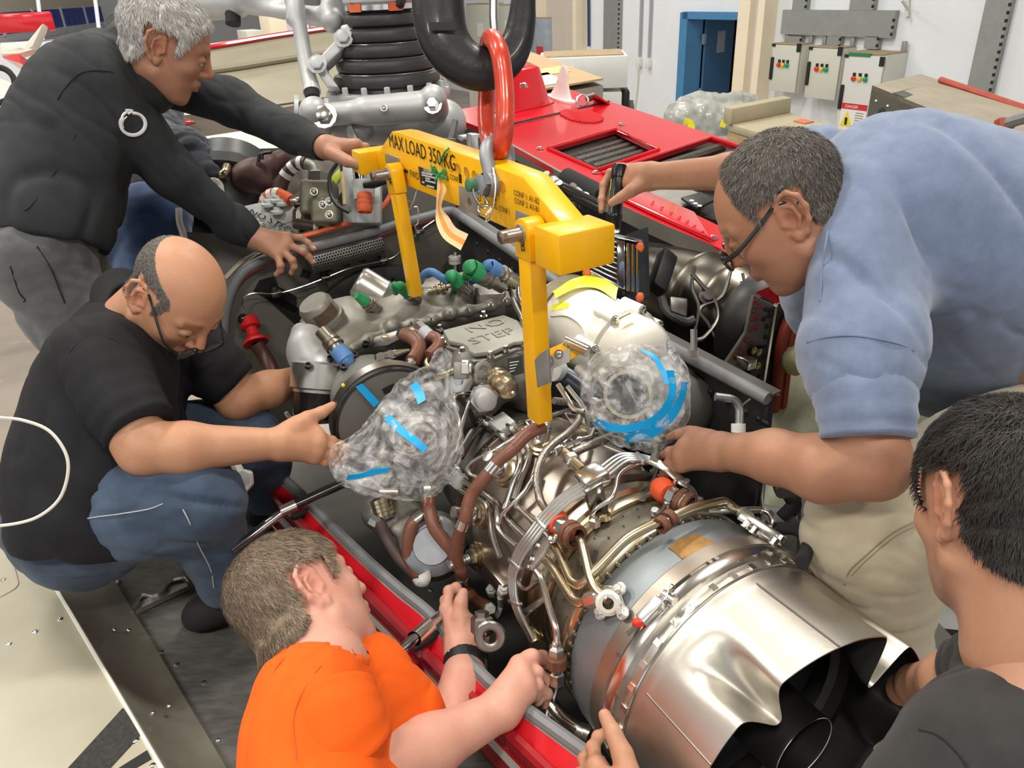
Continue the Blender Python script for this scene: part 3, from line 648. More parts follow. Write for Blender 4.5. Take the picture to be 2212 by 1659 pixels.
# front firewall with arched seal
SF = 1.55
FWO = ((468, 930), (474, 800), (481, 700), (490, 632), (513, 585), (556, 550), (640, 520), (700, 498), (765, 478), (815, 458), (842, 428), (854, 385), (858, 300), (985, 300), (985, 720), (960, 900))
obj('firewall', prism(P3(ps, FWO, SF), Fv*.012), M_olive, HEL, smooth=False, label='grey-olive front firewall')
AR = P3(ps, ((481, 800), (485, 700), (496, 640), (522, 592), (560, 566), (612, 547), (700, 528), (800, 503), (860, 484), (920, 468), (962, 457), (978, 456)), SF-.012)
obj('arch_seal', tube(crom(AR, 6), .0145, 10), M_seal, HEL)
obj('arch_seal_line', tube(crom([p-Fv*.004-Zv*.014 for p in AR], 6), .0045, 6), mat('red_line', (.45, .04, .05), .5), HEL)
obj('edge_seal', tube(crom(P3(ps, ((632, 517), (700, 498), (765, 478), (815, 457), (841, 427), (853, 388), (856, 350)), SF-.006), 6), .008, 6), M_orl, HEL)
# ring opening
def circ3(a, b, c):
    ab, ac = b-a, c-a; n = np.cross(ab, ac); v = (np.cross(n, ab)*(ac@ac)+np.cross(ac, n)*(ab@ab))/(2*(n@n)); return a+v, np.linalg.norm(v)
_ca, _ra = circ3(ps(640, 742, SF-.01), ps(735, 605, SF-.01), ps(862, 573, SF-.01))
rg = obj('intake_ring', lathe([(0, _ra), (.02, _ra), (.028, _ra-.02), (.028, _ra-.05), (.012, _ra-.06), (-.03, _ra-.07)], _ca, -Fv, 64), mat('ring_paint', (.045, .045, .046), .4, .2, .2, 8), HEL)
obj('intake_hole', lathe([(.006, _ra-.055), (.006, 1e-4)], _ca, -Fv, 48), M_blackm, HEL)
for k in range(16):
    a = k*math.pi/8+.2; p = _ca-Fv*.028+(_ra-.035)*(math.cos(a)*Rv+math.sin(a)*Zv); bolt(p, -Fv, .006, .004, M_blackg, HEL, 'rivet', 'screw')
# painted patches, strap, rivets on the firewall
for pts in (((560, 605), (592, 597), (600, 618), (640, 640), (640, 676), (600, 660), (548, 628)), ((570, 640), (600, 640), (690, 690), (660, 720)), ((655, 580), (672, 588), (668, 602), (648, 596)), ((700, 578), (716, 575), (714, 587), (698, 588)), ((742, 566), (756, 563), (756, 574), (742, 576)), ((778, 556), (792, 553), (790, 565), (776, 566))):
    obj('black_patch', prism(P3(ps, pts, SF-.002), -Fv*.003), M_black, HEL, smooth=False)
g0, g1 = ps(668, 570, SF-.03), ps(824, 527, SF-.03)
gd = nrm(g1-g0); gu_ = nrm(np.cross(gd, Fv)); gu_ = gu_ if gu_[2] > 0 else -gu_
gb = obj('vent_guard', box((g0+g1)/2, (gd, Fv, gu_), (np.linalg.norm(g1-g0)/2, .025, .026), .004), M_alu, HEL, label='perforated steel vent guard')
hs = []
_l = np.linalg.norm(g1-g0)
for i in range(int(_l/.0085)):
    for j in range(6):
        p = g0+gd*(.006+i*.0085+(j % 2)*.0042)+gu_*(-.021+.0084*j)-Fv*.0258
        hs.append(lathe([(0, .0033), (0, 1e-4)], p, -Fv, 6))
    for j in range(5):
        p = g0+gd*(.006+i*.0085+(j % 2)*.0042)+gu_*.0265-Fv*(.018-.0084*j)
        hs.append(lathe([(0, .0033), (0, 1e-4)], p, gu_, 6))
obj('perforations', join(*hs), M_blackm, gb, kind='stuff')
cw = obj('sense_wire', tube(crom(P3(ps, ((528, 672), (522, 655), (530, 640), (552, 633), (597, 634), (650, 620), (703, 600), (760, 578), (828, 563), (860, 548), (905, 500), (938, 476)), SF-.03), 6), .0019, 6), M_steel, HEL)
for x, y in ((597, 634), (703, 600), (828, 563), (905, 500)):
    q = obj('wire_clip', box(ps(x, y, SF-.03), (Rv, Fv, Zv), (.014, .012, .008), .003), M_steel, HEL); obj('clip_grommet', ball(ps(x-4, y-8, SF-.015), .012, 10), M_black, q)
_p = ps(547, 722, SF-.06); _ax = nrm(ps(556, 745, SF-.08)-ps(538, 690, SF-.02))
obj('red_handle', lathe([(-.05, .012), (-.05, .026), (-.022, .028), (-.018, .017), (.005, .018), (.022, .036), (.03, .036), (.03, .01)], _p, _ax, 20), mat('red_plastic', (.62, .02, .02), .35), HEL, label='red handle plug')
obj('handle_knob', ball(ps(526, 690, SF-.03), .017, 12), M_blackg, HEL)
obj('drain_hose', tube(crom([_p+_ax*.03, ps(572, 770, SF-.1), ps(588, 805, SF-.14), ps(600, 850, SF-.2)], 5), .021, 10), mat('dark_maroon_hose', (.075, .028, .022), .4), HEL)
_c = ps(640, 885, 1.35); obj('white_clip', tube(crom([_c+Rv*a+Zv*b for a, b in ((-.03, .0), (-.02, -.02), (.005, -.022), (.022, -.006), (.018, .018))], 5), .006, 8), M_white, HEL)
# right-hand bay wall with tube seal
TB = [ps(978, 456, SF-.012)]+[pz(x, y, z) for x, y, z in ((1100, 538, .36), (1250, 640, .30), (1450, 750, .27), (1640, 852, .255), (1650, 857, .254))]
obj('wall_seal', tube(crom(TB, 6), .0145, 10), M_seal, HEL)
obj('wall_line', tube(crom([p+Rv*.03+Zv*.004 for p in TB], 6), .006, 6), M_orl, HEL)
_up = [p+Rv*.018-Zv*.008 for p in TB]; _dn = [p+Rv*.01-Zv*(p[2]-L(0, 0, -.47)[2]) for p in TB]
obj('bay_wall', strip(_up, _dn, .01, 4), M_char, HEL, label='dark riveted wall between the engine bays')
obj('wall_cap', strip([p+Rv*.006+Zv*.002 for p in TB], [p+Rv*.035+Zv*.004 for p in TB], .006), M_oliv2, HEL)
_rv = []
for k in range(26): 
    t = k/25; p = TB[0]+(TB[4]-TB[0])*t
    for dz in (.06, .12): _rv.append(L(lc(p)[0], lc(TB[2])[1]+.0, lc(p)[2]-dz))
rivets([crom(TB, 5)[int(i)]+Rv*.006-Zv*dz for i in np.linspace(1, 24, 24) for dz in (.06, .2)], -Rv, .007, M_black, HEL)
# front-right grey equipment boxes
_z = .53
b1 = P3(lambda x, y, s: ps(x, y, s), ((839, 278), (953, 247), (975, 420), (868, 420)), 2.62)
obj('equipment_box', prism(b1, Fv*.3, .006), mat('grey_alloy_panel', (.24, .235, .22), .45, .45, .15, 5), HEL)
b2 = [pr(x, y, .84) for x, y in ((955, 247), (1038, 281), (1044, 345), (1030, 440), (968, 420))]
obj('equipment_panel', prism(b2, Rv*.02, .004), MT['grey_alloy_panel'], HEL)
rivets([ps(x, y, 2.615) for x, y in ((848, 284), (890, 272), (930, 262), (945, 258), (950, 300), (890, 300), (948, 340))]+[pr(x, y, .838) for x, y in ((964, 258), (990, 268), (1010, 276), (964, 275), (966, 300), (968, 330))], -Fv, .009, M_steel, HEL)
obj('box_latch', box(T(1013, 296, 2.55), (Rv, Fv, Zv), (.035, .02, .008), .003), M_alu, HEL)
obj('box_strut', box(T(1022, 330, 2.5), (Rv, Fv, Zv), (.012, .02, .06), .003), M_alu, HEL)
obj('box_cable', tube(crom([T(983, 262, 2.6), T(975, 300, 2.58), T(966, 325, 2.58), T(964, 350, 2.58)], 5), .012, 8), M_rub, HEL)
# ---- red deck
_dn_ = nrm(Zv-.118*Fv)
def pd(x, y, off=0.): r = ray(x, y); p0 = L(.65, 0, .3)+_dn_*off; return CAM+r*(((p0-CAM)@_dn_)/(r@_dn_))
N = [(954, 243), (1038, 276), (1097, 309), (1192, 362), (1268, 405), (1400, 470), (1540, 530), (1700, 600), (1775, 640)]
B = [(954, 243), (1231, 193), (1346, 228), (1560, 298), (1660, 333), (1840, 400)]
a_, b_, c_, d_ = (1184, 321), (1330, 279), (1422, 323), (1290, 368)
e_, f_, g_, h_ = (1300, 375), (1535, 297), (1800, 400), (1500, 462)
dk = obj('deck_panel', prism([pd(*q) for q in (N[0], (1231, 193), (1316, 219), (1097, 269+2), (1060, 285), N[1])], -_dn_*.02), M_red, HEL, smooth=False, label='glossy red deck panel')
polys = [[(1097, 271), (1316, 219), B[2], b_, a_, N[2], (1060, 286)], [N[2], a_, d_, N[4], N[3]], [d_, c_, f_, e_], [B[2], B[3], f_, c_, b_], [N[4], d_, e_, h_, N[6], N[5]], [h_, (1620, 520), (1790, 590), N[8], N[7], N[6]], [B[3], B[4], B[5], g_, (1620, 325), f_]]
for q in polys: obj('deck_panel', prism([pd(*k) for k in q], -_dn_*.02), M_red, HEL, smooth=False)
# frames round the openings
for q, w in (((a_, b_, c_, d_), .016), ((e_, f_, (1640, 330)), .012)):
    obj('opening_rim', tube([pd(*k, .004) for k in q]+([pd(*q[0], .004)] if len(q) == 4 else []), w*.55, 6), M_red, HEL)
rim_in = [pd(*k, -.03) for k in ((1196, 324), (1330, 287), (1408, 324), (1290, 360))]
for i in range(4):
    o1, o2 = [pd(*k, -.018) for k in ((a_, b_, c_, d_)[i], (a_, b_, c_, d_)[(i+1) % 4])]; i1, i2 = rim_in[i], rim_in[(i+1) % 4]
    obj('opening_wall', sheet([[o1, o2], [i1-_dn_*.05, i2-_dn_*.05]], .003), M_olive if i in (0, 3) else M_redd, HEL, smooth=False)
_q = [p-_dn_*.02 for p in rim_in]
ge = obj('grille', prism([p-_dn_*.06 for p in rim_in], -_dn_*.01), M_blackm, HEL, smooth=False)
M_grl = mat('grille_mesh', (.20, .19, .17), .4, .8, .5, 220, vcon=.2)
for i in range(5):
    t = (i+.6)/5.2; p, q2 = _q[3]+(_q[0]-_q[3])*0, None
    s0 = _q[0]+(_q[3]-_q[0])*t; s1 = _q[1]+(_q[2]-_q[1])*t
    obj('grille_bar', tube([s0*.98+s1*.02, s1*.97+s0*.03], .022, 8), M_grl, ge)
ow = obj('duct_opening', prism([pd(*k, -.07) for k in (e_, f_, (1640, 330), g_, (1700, 520), h_)], -_dn_*.01), M_blackm, HEL, smooth=False)
for i in range(2):
    t0, t1 = pd(1330+40*i, 392+14*i, -.03), pd(1560+30*i, 318+12*i, -.03)
    obj('mesh_rail', tube([t0, t1], .02, 8), M_grl, HEL)
obj('duct_plate', prism([pd(*k, -.03) for k in ((1400, 412), (1470, 400), (1530, 425), (1460, 450))], -_dn_*.006), M_alud, HEL, smooth=False)
dp = obj('dotted_plate', prism([pd(*k, -.02) for k in ((1470, 432), (1512, 420), (1545, 436), (1505, 455))], _dn_*.01, .003), M_black, HEL)
for x, y in ((1494, 434), (1502, 440), (1511, 445)): obj('white_dot', lathe([(.0, .008), (.002, .008), (.002, 1e-4)], pd(x, y, -.009), _dn_, 12), M_wink, dp)
# raised near flange and its triangular end, rivets
obj('deck_flange', prism([pd(*k, .002) for k in ((1268, 396), (1398, 420), (1500, 465), (1528, 512), (1545, 527), (1400, 462))], _dn_*.012, .004), M_red, HEL)
rivets([pd(x, y, .016) for x, y in ((1410, 436), (1430, 448), (1450, 459), (1468, 469), (1485, 478), (1500, 488), (1518, 500))]+[pd(x, y, .002) for x, y in ((1345, 428), (1360, 436), (1380, 446))], _dn_, .006, M_red, HEL)
for x, y in ((1342, 269), (1166, 321), (1541, 514), (1287, 373)): bolt(pd(x, y, .002), _dn_, .010, .008, M_steel, HEL)
# edge of the deck over the far bay
_ne = [pd(*k) for k in N[1:]]
obj('deck_edge', strip(_ne, [p-Zv*.05 for p in _ne], .012), M_olive, HEL)
obj('deck_seam', tube([pd(1097, 270, .001), pd(1210, 244, .001), pd(1316, 219, .001)], .0045, 6), M_blackm, HEL)
text('NO HAND HOLD', pd(1100, 276, .0), pd(1215, 247)-pd(1100, 276), np.cross(_dn_, pd(1215, 247)-pd(1100, 276)), .04, M_ink, HEL, sx=1.2, th=.004)
# round grille, dome, antenna, lifting ring
gc = pd(1256, 252); ga, gb2 = (pd(1291, 249)-pd(1221, 257))/2, nrm(np.cross(_dn_, pd(1291, 249)-pd(1221, 257)))*.12
gr = obj('round_grille', prism([gc+ga*math.cos(t)+gb2*math.sin(t) for t in np.linspace(0, 2*math.pi, 32, endpoint=False)], _dn_*.002), mat('grille_red_dark', (.16, .02, .02), .6), HEL, smooth=False)
for k in range(-3, 4):
    w = math.sqrt(1-(k/3.8)**2); obj('grille_wire', tube([gc+gb2*k/3.8-ga*w+_dn_*.003, gc+gb2*k/3.8+ga*w+_dn_*.003], .004, 5), M_red, gr)
for k in range(-6, 7):
    w = math.sqrt(1-(k/6.8)**2); obj('grille_wire', tube([gc+ga*k/6.8-gb2*w+_dn_*.004, gc+ga*k/6.8+gb2*w+_dn_*.004], .004, 5), M_red, gr)
db = [pd(*k) for k in ((1088, 247), (1175, 228), (1190, 222), (1150, 200), (1090, 205), (1060, 235))]
dc = [p+(np.mean(db, 0)-p)*.42+_dn_*.16 for p in db]
obj('red_dome', bevel((np.concatenate([db, dc]), [list(range(6, 12))]+[[i, (i+1) % 6, 6+(i+1) % 6, 6+i] for i in range(6)]), .012), M_red, HEL, label='raised red dome box')
obj('dome_flange', prism([p+(p-np.mean(db, 0))*.12 for p in db], _dn_*.006, .002), M_red, HEL)
obj('dome_loop', tube(fillet([T(1127, 190, 3.05), T(1124, 182, 3.05), T(1136, 181, 3.05), T(1138, 191, 3.05)], .01), .006, 6), M_steel, HEL)
ab = [pd(x, y) for x, y in ((1183, 209), (1195, 205), (1225, 213), (1237, 224), (1215, 222))]
an = thing('antenna', ab[2])
bpy.data.objects.remove(an)
_ac = (pd(1190, 208)+pd(1234, 222))/2; _ad = nrm(pd(1234, 222)-pd(1190, 208)); _aw = np.cross(_dn_, _ad)
V = []; nseg = 16
for i in range(9):
    t = i/8; hw = .035*(1-t)**3+.028*(1-t)+.026; thk = .012*(1-.4*t)+.012*(1-t)**4
    cx = _ac+_ad*(.012*t)+_dn_*(.150*t)
    if i == 8: hw *= .55
    V.append([cx+_ad*hw*math.cos(a)+_aw*thk*math.sin(a) for a in np.linspace(0, 2*np.pi, nseg, endpoint=False)])
V = np.array(V).reshape(-1, 3); Fq = [[i*nseg+j, i*nseg+(j+1) % nseg, (i+1)*nseg+(j+1) % nseg, (i+1)*nseg+j] for i in range(8) for j in range(nseg)]+[[8*nseg+j for j in range(nseg)]]
obj('antenna_fin', (V, Fq), M_white, HEL, label='white blade antenna fin')
obj('antenna_base', prism([_ac+_ad*.10*math.cos(t)+_aw*.035*math.sin(t) for t in np.linspace(0, 2*np.pi, 20, endpoint=False)], _dn_*.008), M_white, HEL)
_rc = pd(1262, 215, .03)
obj('ring_bracket', prism([pd(1282, 214), pd(1300, 218), pd(1312, 226), pd(1281, 205, .06)], Rv*.02, .003), M_red, HEL)
obj('quick_pin', tube([pd(1268, 213, .03), pd(1283, 208, .035)], .016, 10), M_steeld, HEL)
_t = np.linspace(0, 2*np.pi, 24, endpoint=False)
obj('pin_ring', tube([T(1258, 217, 2.95)+.018*1.3*(math.cos(a)*rt*.95+math.sin(a)*up*.9) for a in _t], .0035, 6, closed=True), M_steel, HEL)
# ---- the other engine's bay, seen under the deck
obj('far_bay_floor', prism([L(-.2, .42, -.2), L(2.6, .42, -.2), L(2.6, 1.7, -.2), L(-.2, 1.7, -.2)], -Zv*.02), M_darkbay, HEL, smooth=False)
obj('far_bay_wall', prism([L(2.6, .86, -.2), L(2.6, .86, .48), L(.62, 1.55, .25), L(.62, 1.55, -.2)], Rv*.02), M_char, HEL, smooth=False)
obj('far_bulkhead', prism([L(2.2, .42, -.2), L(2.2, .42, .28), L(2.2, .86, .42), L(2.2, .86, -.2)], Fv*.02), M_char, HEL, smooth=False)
# chrome-edged cooler
C0, C1, C2, C3 = [T(x, y, 1.95) for x, y in ((1262, 500), (1352, 520), (1352, 628), (1268, 590))]
cu_, cv_ = nrm(C1-C0), nrm(C3-C0); cn_ = nrm(np.cross(cu_, cv_)); cn_ = cn_ if cn_@fw > 0 else -cn_
co_ = obj('oil_cooler', prism([C0, C1, C2, C3], cn_*.12+Zv*.0, .006), M_chrome, HEL, label='chrome oil cooler with louvred fins')
fo = -cn_
obj('cooler_core', prism([C0+cu_*.006+cv_*.01+fo*.001, C1-cu_*.022+cv_*.01+fo*.001, C2-cu_*.022-cv_*.012+fo*.001, C3+cu_*.006-cv_*.012+fo*.001], fo*.001), M_blackg, co_, smooth=False)
for k in range(9):
    t = (k+.6)/9.4; p = C0+(C3-C0)*t+cu_*.005; q = C1+(C2-C1)*t-cu_*.024
    obj('cooling_fin', prism([p+fo*.002, q+fo*.002, q+fo*.002+cv_*.0045, p+fo*.002+cv_*.0045], fo*.006, .001), M_steel, co_)
for k in range(3):
    p = C1+cu_*(.006+.012*k); obj('cooler_tube', tube([p+cv_*.006+fo*.002, C2+cu_*(.006+.012*k)+fo*.002], .006, 8), M_chrome, co_)
obj('cooler_lid', prism([C0-cn_*.002, C1+cu_*.045-cn_*.002, C1+cu_*.045+cn_*.14+Zv*.02, C0+cn_*.14+Zv*.02], Zv*.012, .004), M_chrome, co_)
for p in (C1+cu_*.035+cv_*.01, C2+cu_*.035+cv_*.01, C3-cu_*.002, C0+cv_*(-.01)-cu_*.0):
    obj('red_tag', ball(p+fo*.006, .011, 8, (1, .6, 1.3)), M_orl, co_)
obj('cooler_frame', prism([T(1356, 505, 1.96), T(1400, 490, 2.02), T(1404, 640, 2.02), T(1356, 660, 1.96)], fw*.05), M_char, HEL, smooth=False)
# clutter between the cooler and the other engine: dark box, pipes, other engine's exhaust
bx = obj('dark_control_box', prism([T(x, y, 2.0) for x, y in ((1412, 610), (1438, 530), (1466, 555), (1440, 632))], fw*.12, .006), M_charb if 'M_charb' in globals() else M_black, HEL)
EX = T(1545, 662, 2.22); exax = nrm(Fv+.0*Zv)
obj('far_engine_case', lathe([(-.16, .02), (-.16, .135), (-.10, .150), (-.09, .158), (-.07, .158), (-.06, .142), (.02, .145), (.03, .152), (.05, .152), (.06, .135), (.2, .125), (.34, .11), (.34, .02)], EX, exax, 48), mat('far_engine_steel', (.20, .175, .14), .3, 1, .5, 7, col2=(.06, .055, .05), vcon=.45), HEL, label='exhaust case of the second engine')
obj('far_engine_cover', lathe([(-.24, .02), (-.24, .15), (-.21, .168), (-.17, .165), (-.16, .15)], EX, exax, 48), M_black, HEL)
for pts, r in ((((1500, 575), (1495, 620), (1510, 665), (1500, 720)), .005), (((1580, 580), (1560, 640), (1520, 660), (1512, 675), (1530, 700), (1545, 730)), .005), (((1494, 590), (1520, 620), (1545, 650), (1550, 690), (1520, 730), (1495, 735)), .006), (((1604, 590), (1612, 640), (1606, 690), (1614, 710)), .004), (((1428, 640), (1440, 672), (1480, 695), (1500, 690)), .012)):
    obj('far_pipe', tube(crom([T(x, y, 2.02) for x, y in pts], 5), r, 8), M_steeld if r < .01 else M_rub, HEL)
obj('far_fitting', lathe([(0, .022), (.02, .022), (.02, .014), (.04, .014), (.04, 1e-4)], T(1523, 640, 2.05), -fw, 12), M_steeld, HEL)
obj('far_bracket', prism([T(x, y, 1.9) for x, y in ((1448, 640), (1486, 645), (1484, 685), (1450, 672))], fw*.02, .003), M_steeld, HEL)
for k, (x, y) in enumerate(((1190, 400), (1205, 420), (1225, 425), (1240, 440), (1262, 446), (1210, 440), (1236, 460))):
    obj('valve_fitting', lathe([(0, .016), (.02, .016), (.02, .01), (.045, .01), (.045, 1e-4)], T(x, y, 2.1), nrm(-fw+up*.6+rt*(k % 3-1)*.4), 10), M_alu if k % 2 else M_steeld, HEL)
obj('black_hose', tube(crom([T(1180, 395, 2.1), T(1210, 405, 2.08), T(1250, 425, 2.05), T(1300, 450, 2.02)], 5), .017, 10), M_blackg, HEL)
for x, y in ((1196, 399), (1246, 423)): obj('hose_clamp', tube([T(x-5, y-4, 2.085), T(x+5, y+4, 2.075)], .022, 10), M_ltgrey, HEL)
obj('black_duct', tube([T(1222, 385, 2.2), T(1300, 425, 2.1)], .03, 10), M_blackm, HEL)
# ---- aft frame with rivets and red seal, plastic-covered tail deck
SA = .50
fp = P3(ps, ((1629, 638), (1676, 661), (1650, 826), (1643, 850), (1568, 786), (1612, 720)), SA)
obj('aft_frame', prism(fp, Fv*.01, .002), M_olive, HEL, label='riveted aft frame plate')
obj('frame_spine', tube([ps(1676, 661, SA-.004), ps(1650, 826, SA-.004)], .005, 6), M_steel, HEL)
obj('aft_frame', prism(P3(ps, ((1676, 661), (1752, 612), (1752, 640), (1712, 690), (1690, 740), (1680, 800), (1668, 960), (1640, 1000), (1645, 860)), SA+.004), Fv*.01), M_oliv2, HEL, smooth=False)
obj('frame_cap', prism([ps(1632, 635, SA), ps(1676, 658, SA), ps(1760, 628, SA), ps(1725, 598, SA)], Zv*.006, .002), M_red, HEL)
rivets([ps(x, y, SA-.002) for x, y in ((1664, 670), (1661, 682), (1657, 705), (1654, 728), (1651, 750), (1648, 772), (1645, 795), (1640, 812), (1630, 800), (1622, 806), (1655, 668), (1650, 690))], -Fv, .0065, M_black, HEL)
rivets([ps(x, y, SA-.002) for x, y in ((1632, 650), (1640, 662), (1630, 672), (1626, 690), (1638, 688), (1622, 712), (1634, 708), (1612, 735), (1624, 742), (1600, 752), (1610, 762), (1590, 770))]+[ps(x, y, SA)+Zv*.006 for x, y in ((1665, 630), (1685, 622), (1680, 640), (1705, 630))], -Fv, .0065, M_redd, HEL)
obj('connector_block', box(ps(1630, 780, SA-.006), (Rv, Fv, Zv), (.022, .01, .034), .003), M_black, HEL)
for x, y in ((1629, 757), (1640, 761), (1626, 785), (1637, 790)): bolt(ps(x, y, SA-.016), -Fv, .006, .004, M_gold, HEL)
obj('clear_lug', box(ps(1612, 782, SA-.03), (Rv, Fv, Zv), (.014, .02, .012), .003), M_steel, HEL)
RS = P3(ps, ((1762, 634), (1728, 664), (1702, 700), (1688, 745), (1682, 800), (1674, 870), (1664, 940), (1655, 1000)), SA-.012)
obj('red_seal', tube(crom(RS, 6), .0155, 10), M_sealr, HEL, label='dark red rubber seal')
obj('red_seal', tube(crom([p-Fv*.01+Rv*.017 for p in RS], 6), .011, 8), M_sealr, HEL)
bolt(ps(1714, 667, SA-.02), nrm(Rv-Fv*.5+Zv*.4), .004, .03, M_steel, HEL, 'stud')
# navy lower wall plate, drain pipe, right of the engine
obj('bay_bracket', prism([pz(x, y, z) for x, y, z in ((1640, 858, .24), (1655, 850, .24), (1640, 1090, -.28), (1590, 1100, -.3), (1632, 900, .18))], Rv*.01), M_oliv2, HEL, smooth=False)
obj('drain_pipe', tube(fillet([T(1545, 857, 1.5), T(1585, 862, 1.5), T(1598, 880, 1.5), T(1596, 930, 1.5)], .03), .0085, 10), M_alu, HEL)
for k in range(3): obj('white_collar', lathe([(0, .014), (.006, .014), (.006, 1e-4)], T(1595, 922+6*k, 1.497), up, 14), M_white, HEL)
obj('strap_bracket', tube(crom([T(1600, 900, 1.51), T(1602, 878, 1.51), T(1620, 862, 1.51)], 4), .005, 6, flat=(.4, 1.6)), M_steeld, HEL)
# ------------------------------------------------------------------ the turboshaft engine hanging in its sling
ENG = thing('turboshaft_engine', L(.4, 0, -.3), 'bare turboshaft engine with lobed steel exhaust nozzle, pipes and gearbox', 'engine')
def EP(s, rad, a): return OE+Fv*s+rad*(math.cos(math.radians(a))*Rv+math.sin(math.radians(a))*Zv)
def ed(P): d = np.asarray(P)-OE; d = d-Fv*(d@Fv); return nrm(d)
# lobed nozzle
VAL = (124, 52, -20, -92, -164)
def lobe(a, t):                                                # radius at angle a (deg), t 0 at flange .. 1 at exit
    dv = min(abs((a-v+180) % 360-180) for v in VAL); k = max(0, (t-.30)/.70); k = k*k*(3-2*k)
    return .2155+.003*t-.082*k*math.exp(-(dv/(6.4+3*(1-k)))**3.2)
def nzp(a, t, d=0): return EP(-.008-t*(.197+.018*math.cos(math.radians(a))), lobe(a, t)+d, a)
nA, nS = 360, 26
Vn = []
for i in range(nS+1):
    t = i/nS
    for j in range(nA):
        a = 360*j/nA; bead = .0035*math.exp(-((t-.13)/.018)**2)+.0025*math.exp(-((t-.24)/.015)**2)
        Vn.append(nzp(a, t, bead))
Vn = np.array(Vn); Fn = [[i*nA+j, (i+1)*nA+j, (i+1)*nA+(j+1) % nA, i*nA+(j+1) % nA] for i in range(nS) for j in range(nA)]
Vi = []
for i in range(nS+1):
    t = 1-i/nS
    for j in range(nA): a = 360*j/nA; Vi.append(nzp(a, t, -.0022))
Vi = np.array(Vi)
nz = obj('exhaust_nozzle', (Vn, Fn), M_nozz, ENG, auto=60, label='shiny lobed exhaust nozzle')
M_noz_in = mat('sooty_nozzle_inside', (.050, .049, .047), .5, .7, .3, 8)
obj('nozzle_liner', (Vi, Fn), M_noz_in, nz, auto=60)
rimv = np.concatenate([Vn[-nA:], Vi[:nA]]); obj('nozzle_lip', (rimv, [[j, nA+j, nA+(j+1) % nA, (j+1) % nA] for j in range(nA)]), M_steel, nz)
obj('weld_seam', tube(crom([nzp(88, t, .001) for t in np.linspace(.25, 1, 9)], 3), .0016, 6), M_steeld, nz)
obj('weld_seam', tube(crom([nzp(152, t, .001) for t in np.linspace(.25, 1, 9)], 3), .0016, 6), M_steeld, nz)
obj('weld_ring', tube([EP(-.036, .2185, a) for a in np.linspace(0, 360, 120, endpoint=False)], .0016, 6, closed=True), M_steel, nz)
for k in range(60):
    a = 30+k*2.6; 
    if k % 4 == 0: obj('weld_mark', box(EP(-.026, .2180, a), (np.cross(Fv, EP(0, 1, a)-OE), Fv, EP(0, 1, a)-OE), (.005, .006, .0012)), M_steel, nz, smooth=False)
# inner tail tube
tc = EP(-.155, 0, 0)
obj('tail_tube', join(lathe([(.12, .062), (-.035, .058)], tc, Fv, 48), lathe([(-.035, .0565), (.12, .0605)], tc, Fv, 48)), M_noz_in, ENG)
obj('tail_tube_lip', lathe([(-.0352, .0582), (-.036, .0574), (-.0352, .0562)], tc, Fv, 48), M_steel, ENG)
obj('tail_plug', lathe([(.11, .061), (.1, .03), (.08, 1e-4)], tc, Fv, 32), M_blackm, ENG)
obj('tail_ring', lathe([(.05, .155), (.04, .165), (.02, .165), (.01, .155)], tc, Fv, 64), M_noz_in, ENG)
obj('diffuser_back', lathe([(.10, .20), (.12, .062)], tc, Fv, 64), M_blackm, ENG)
# clamp band with latch
obj('flange', lathe([(-.012, .214), (-.012, .226), (-.004, .229), (.004, .229), (.010, .222), (.012, .216)], OE, Fv, 128), M_steel, ENG)
cb_ = obj('clamp_band', lathe([(.010, .2225), (.013, .2262), (.040, .2255), (.043, .2225), (.043, .221)], OE, Fv, 128), mat('clamp_steel', (.36, .31, .26), .38, .9, .25, 12), ENG)
def on_case(x, y, r=.229): return pe(x, y, r)
for x0, y0, x1, y1 in ((1470, 1268, 1392, 1330), (1443, 1283, 1425, 1300)): pass
lt = obj('band_latch', tube([on_case(1446, 1282, .234), on_case(1412, 1312, .237), on_case(1385, 1345, .236)], [.006, .008, .005], 8), M_steel, ENG)
obj('latch_block', box(on_case(1406, 1318, .238), (nrm(on_case(1446, 1282)-on_case(1385, 1345)), ed(on_case(1406, 1318)), Fv), (.022, .007, .010), .003), M_alu, lt)
obj('latch_trunnion', tube([on_case(1432, 1282, .236), on_case(1458, 1300, .236)], .007, 10), M_steel, lt)
obj('red_seal_wire', ball(on_case(1379, 1345, .242), .008, 10, (1.3, .8, 1)), mat('red_torque_paint', (.75, .04, .02), .3), lt)
obj('latch_screw', tube([on_case(1376, 1350, .24), on_case(1356, 1370, .238)], .0035, 8), M_steeld, lt)
obj('safety_wire', tube(crom([on_case(x, y, .243) for x, y in ((1450, 1262), (1458, 1268), (1454, 1280), (1442, 1274), (1446, 1262), (1440, 1290), (1432, 1300), (1433, 1318), (1424, 1326))], 5), .0011, 5), M_steel, lt)
obj('band_slot', prism([on_case(x, y, .2268) for x, y in ((1455, 1268), (1490, 1241), (1496, 1247), (1462, 1276))], ed(on_case(1470, 1260))*.001), M_blackm, cb_, smooth=False)
for x, y in ((1534, 1213), (1548, 1206), (1330, 1500), (1335, 1415)): obj('spot_weld', lathe([(0, .004), (.0006, .004), (.0006, 1e-4)], on_case(x, y, .2266), ed(on_case(x, y)), 10), M_steeld, cb_)
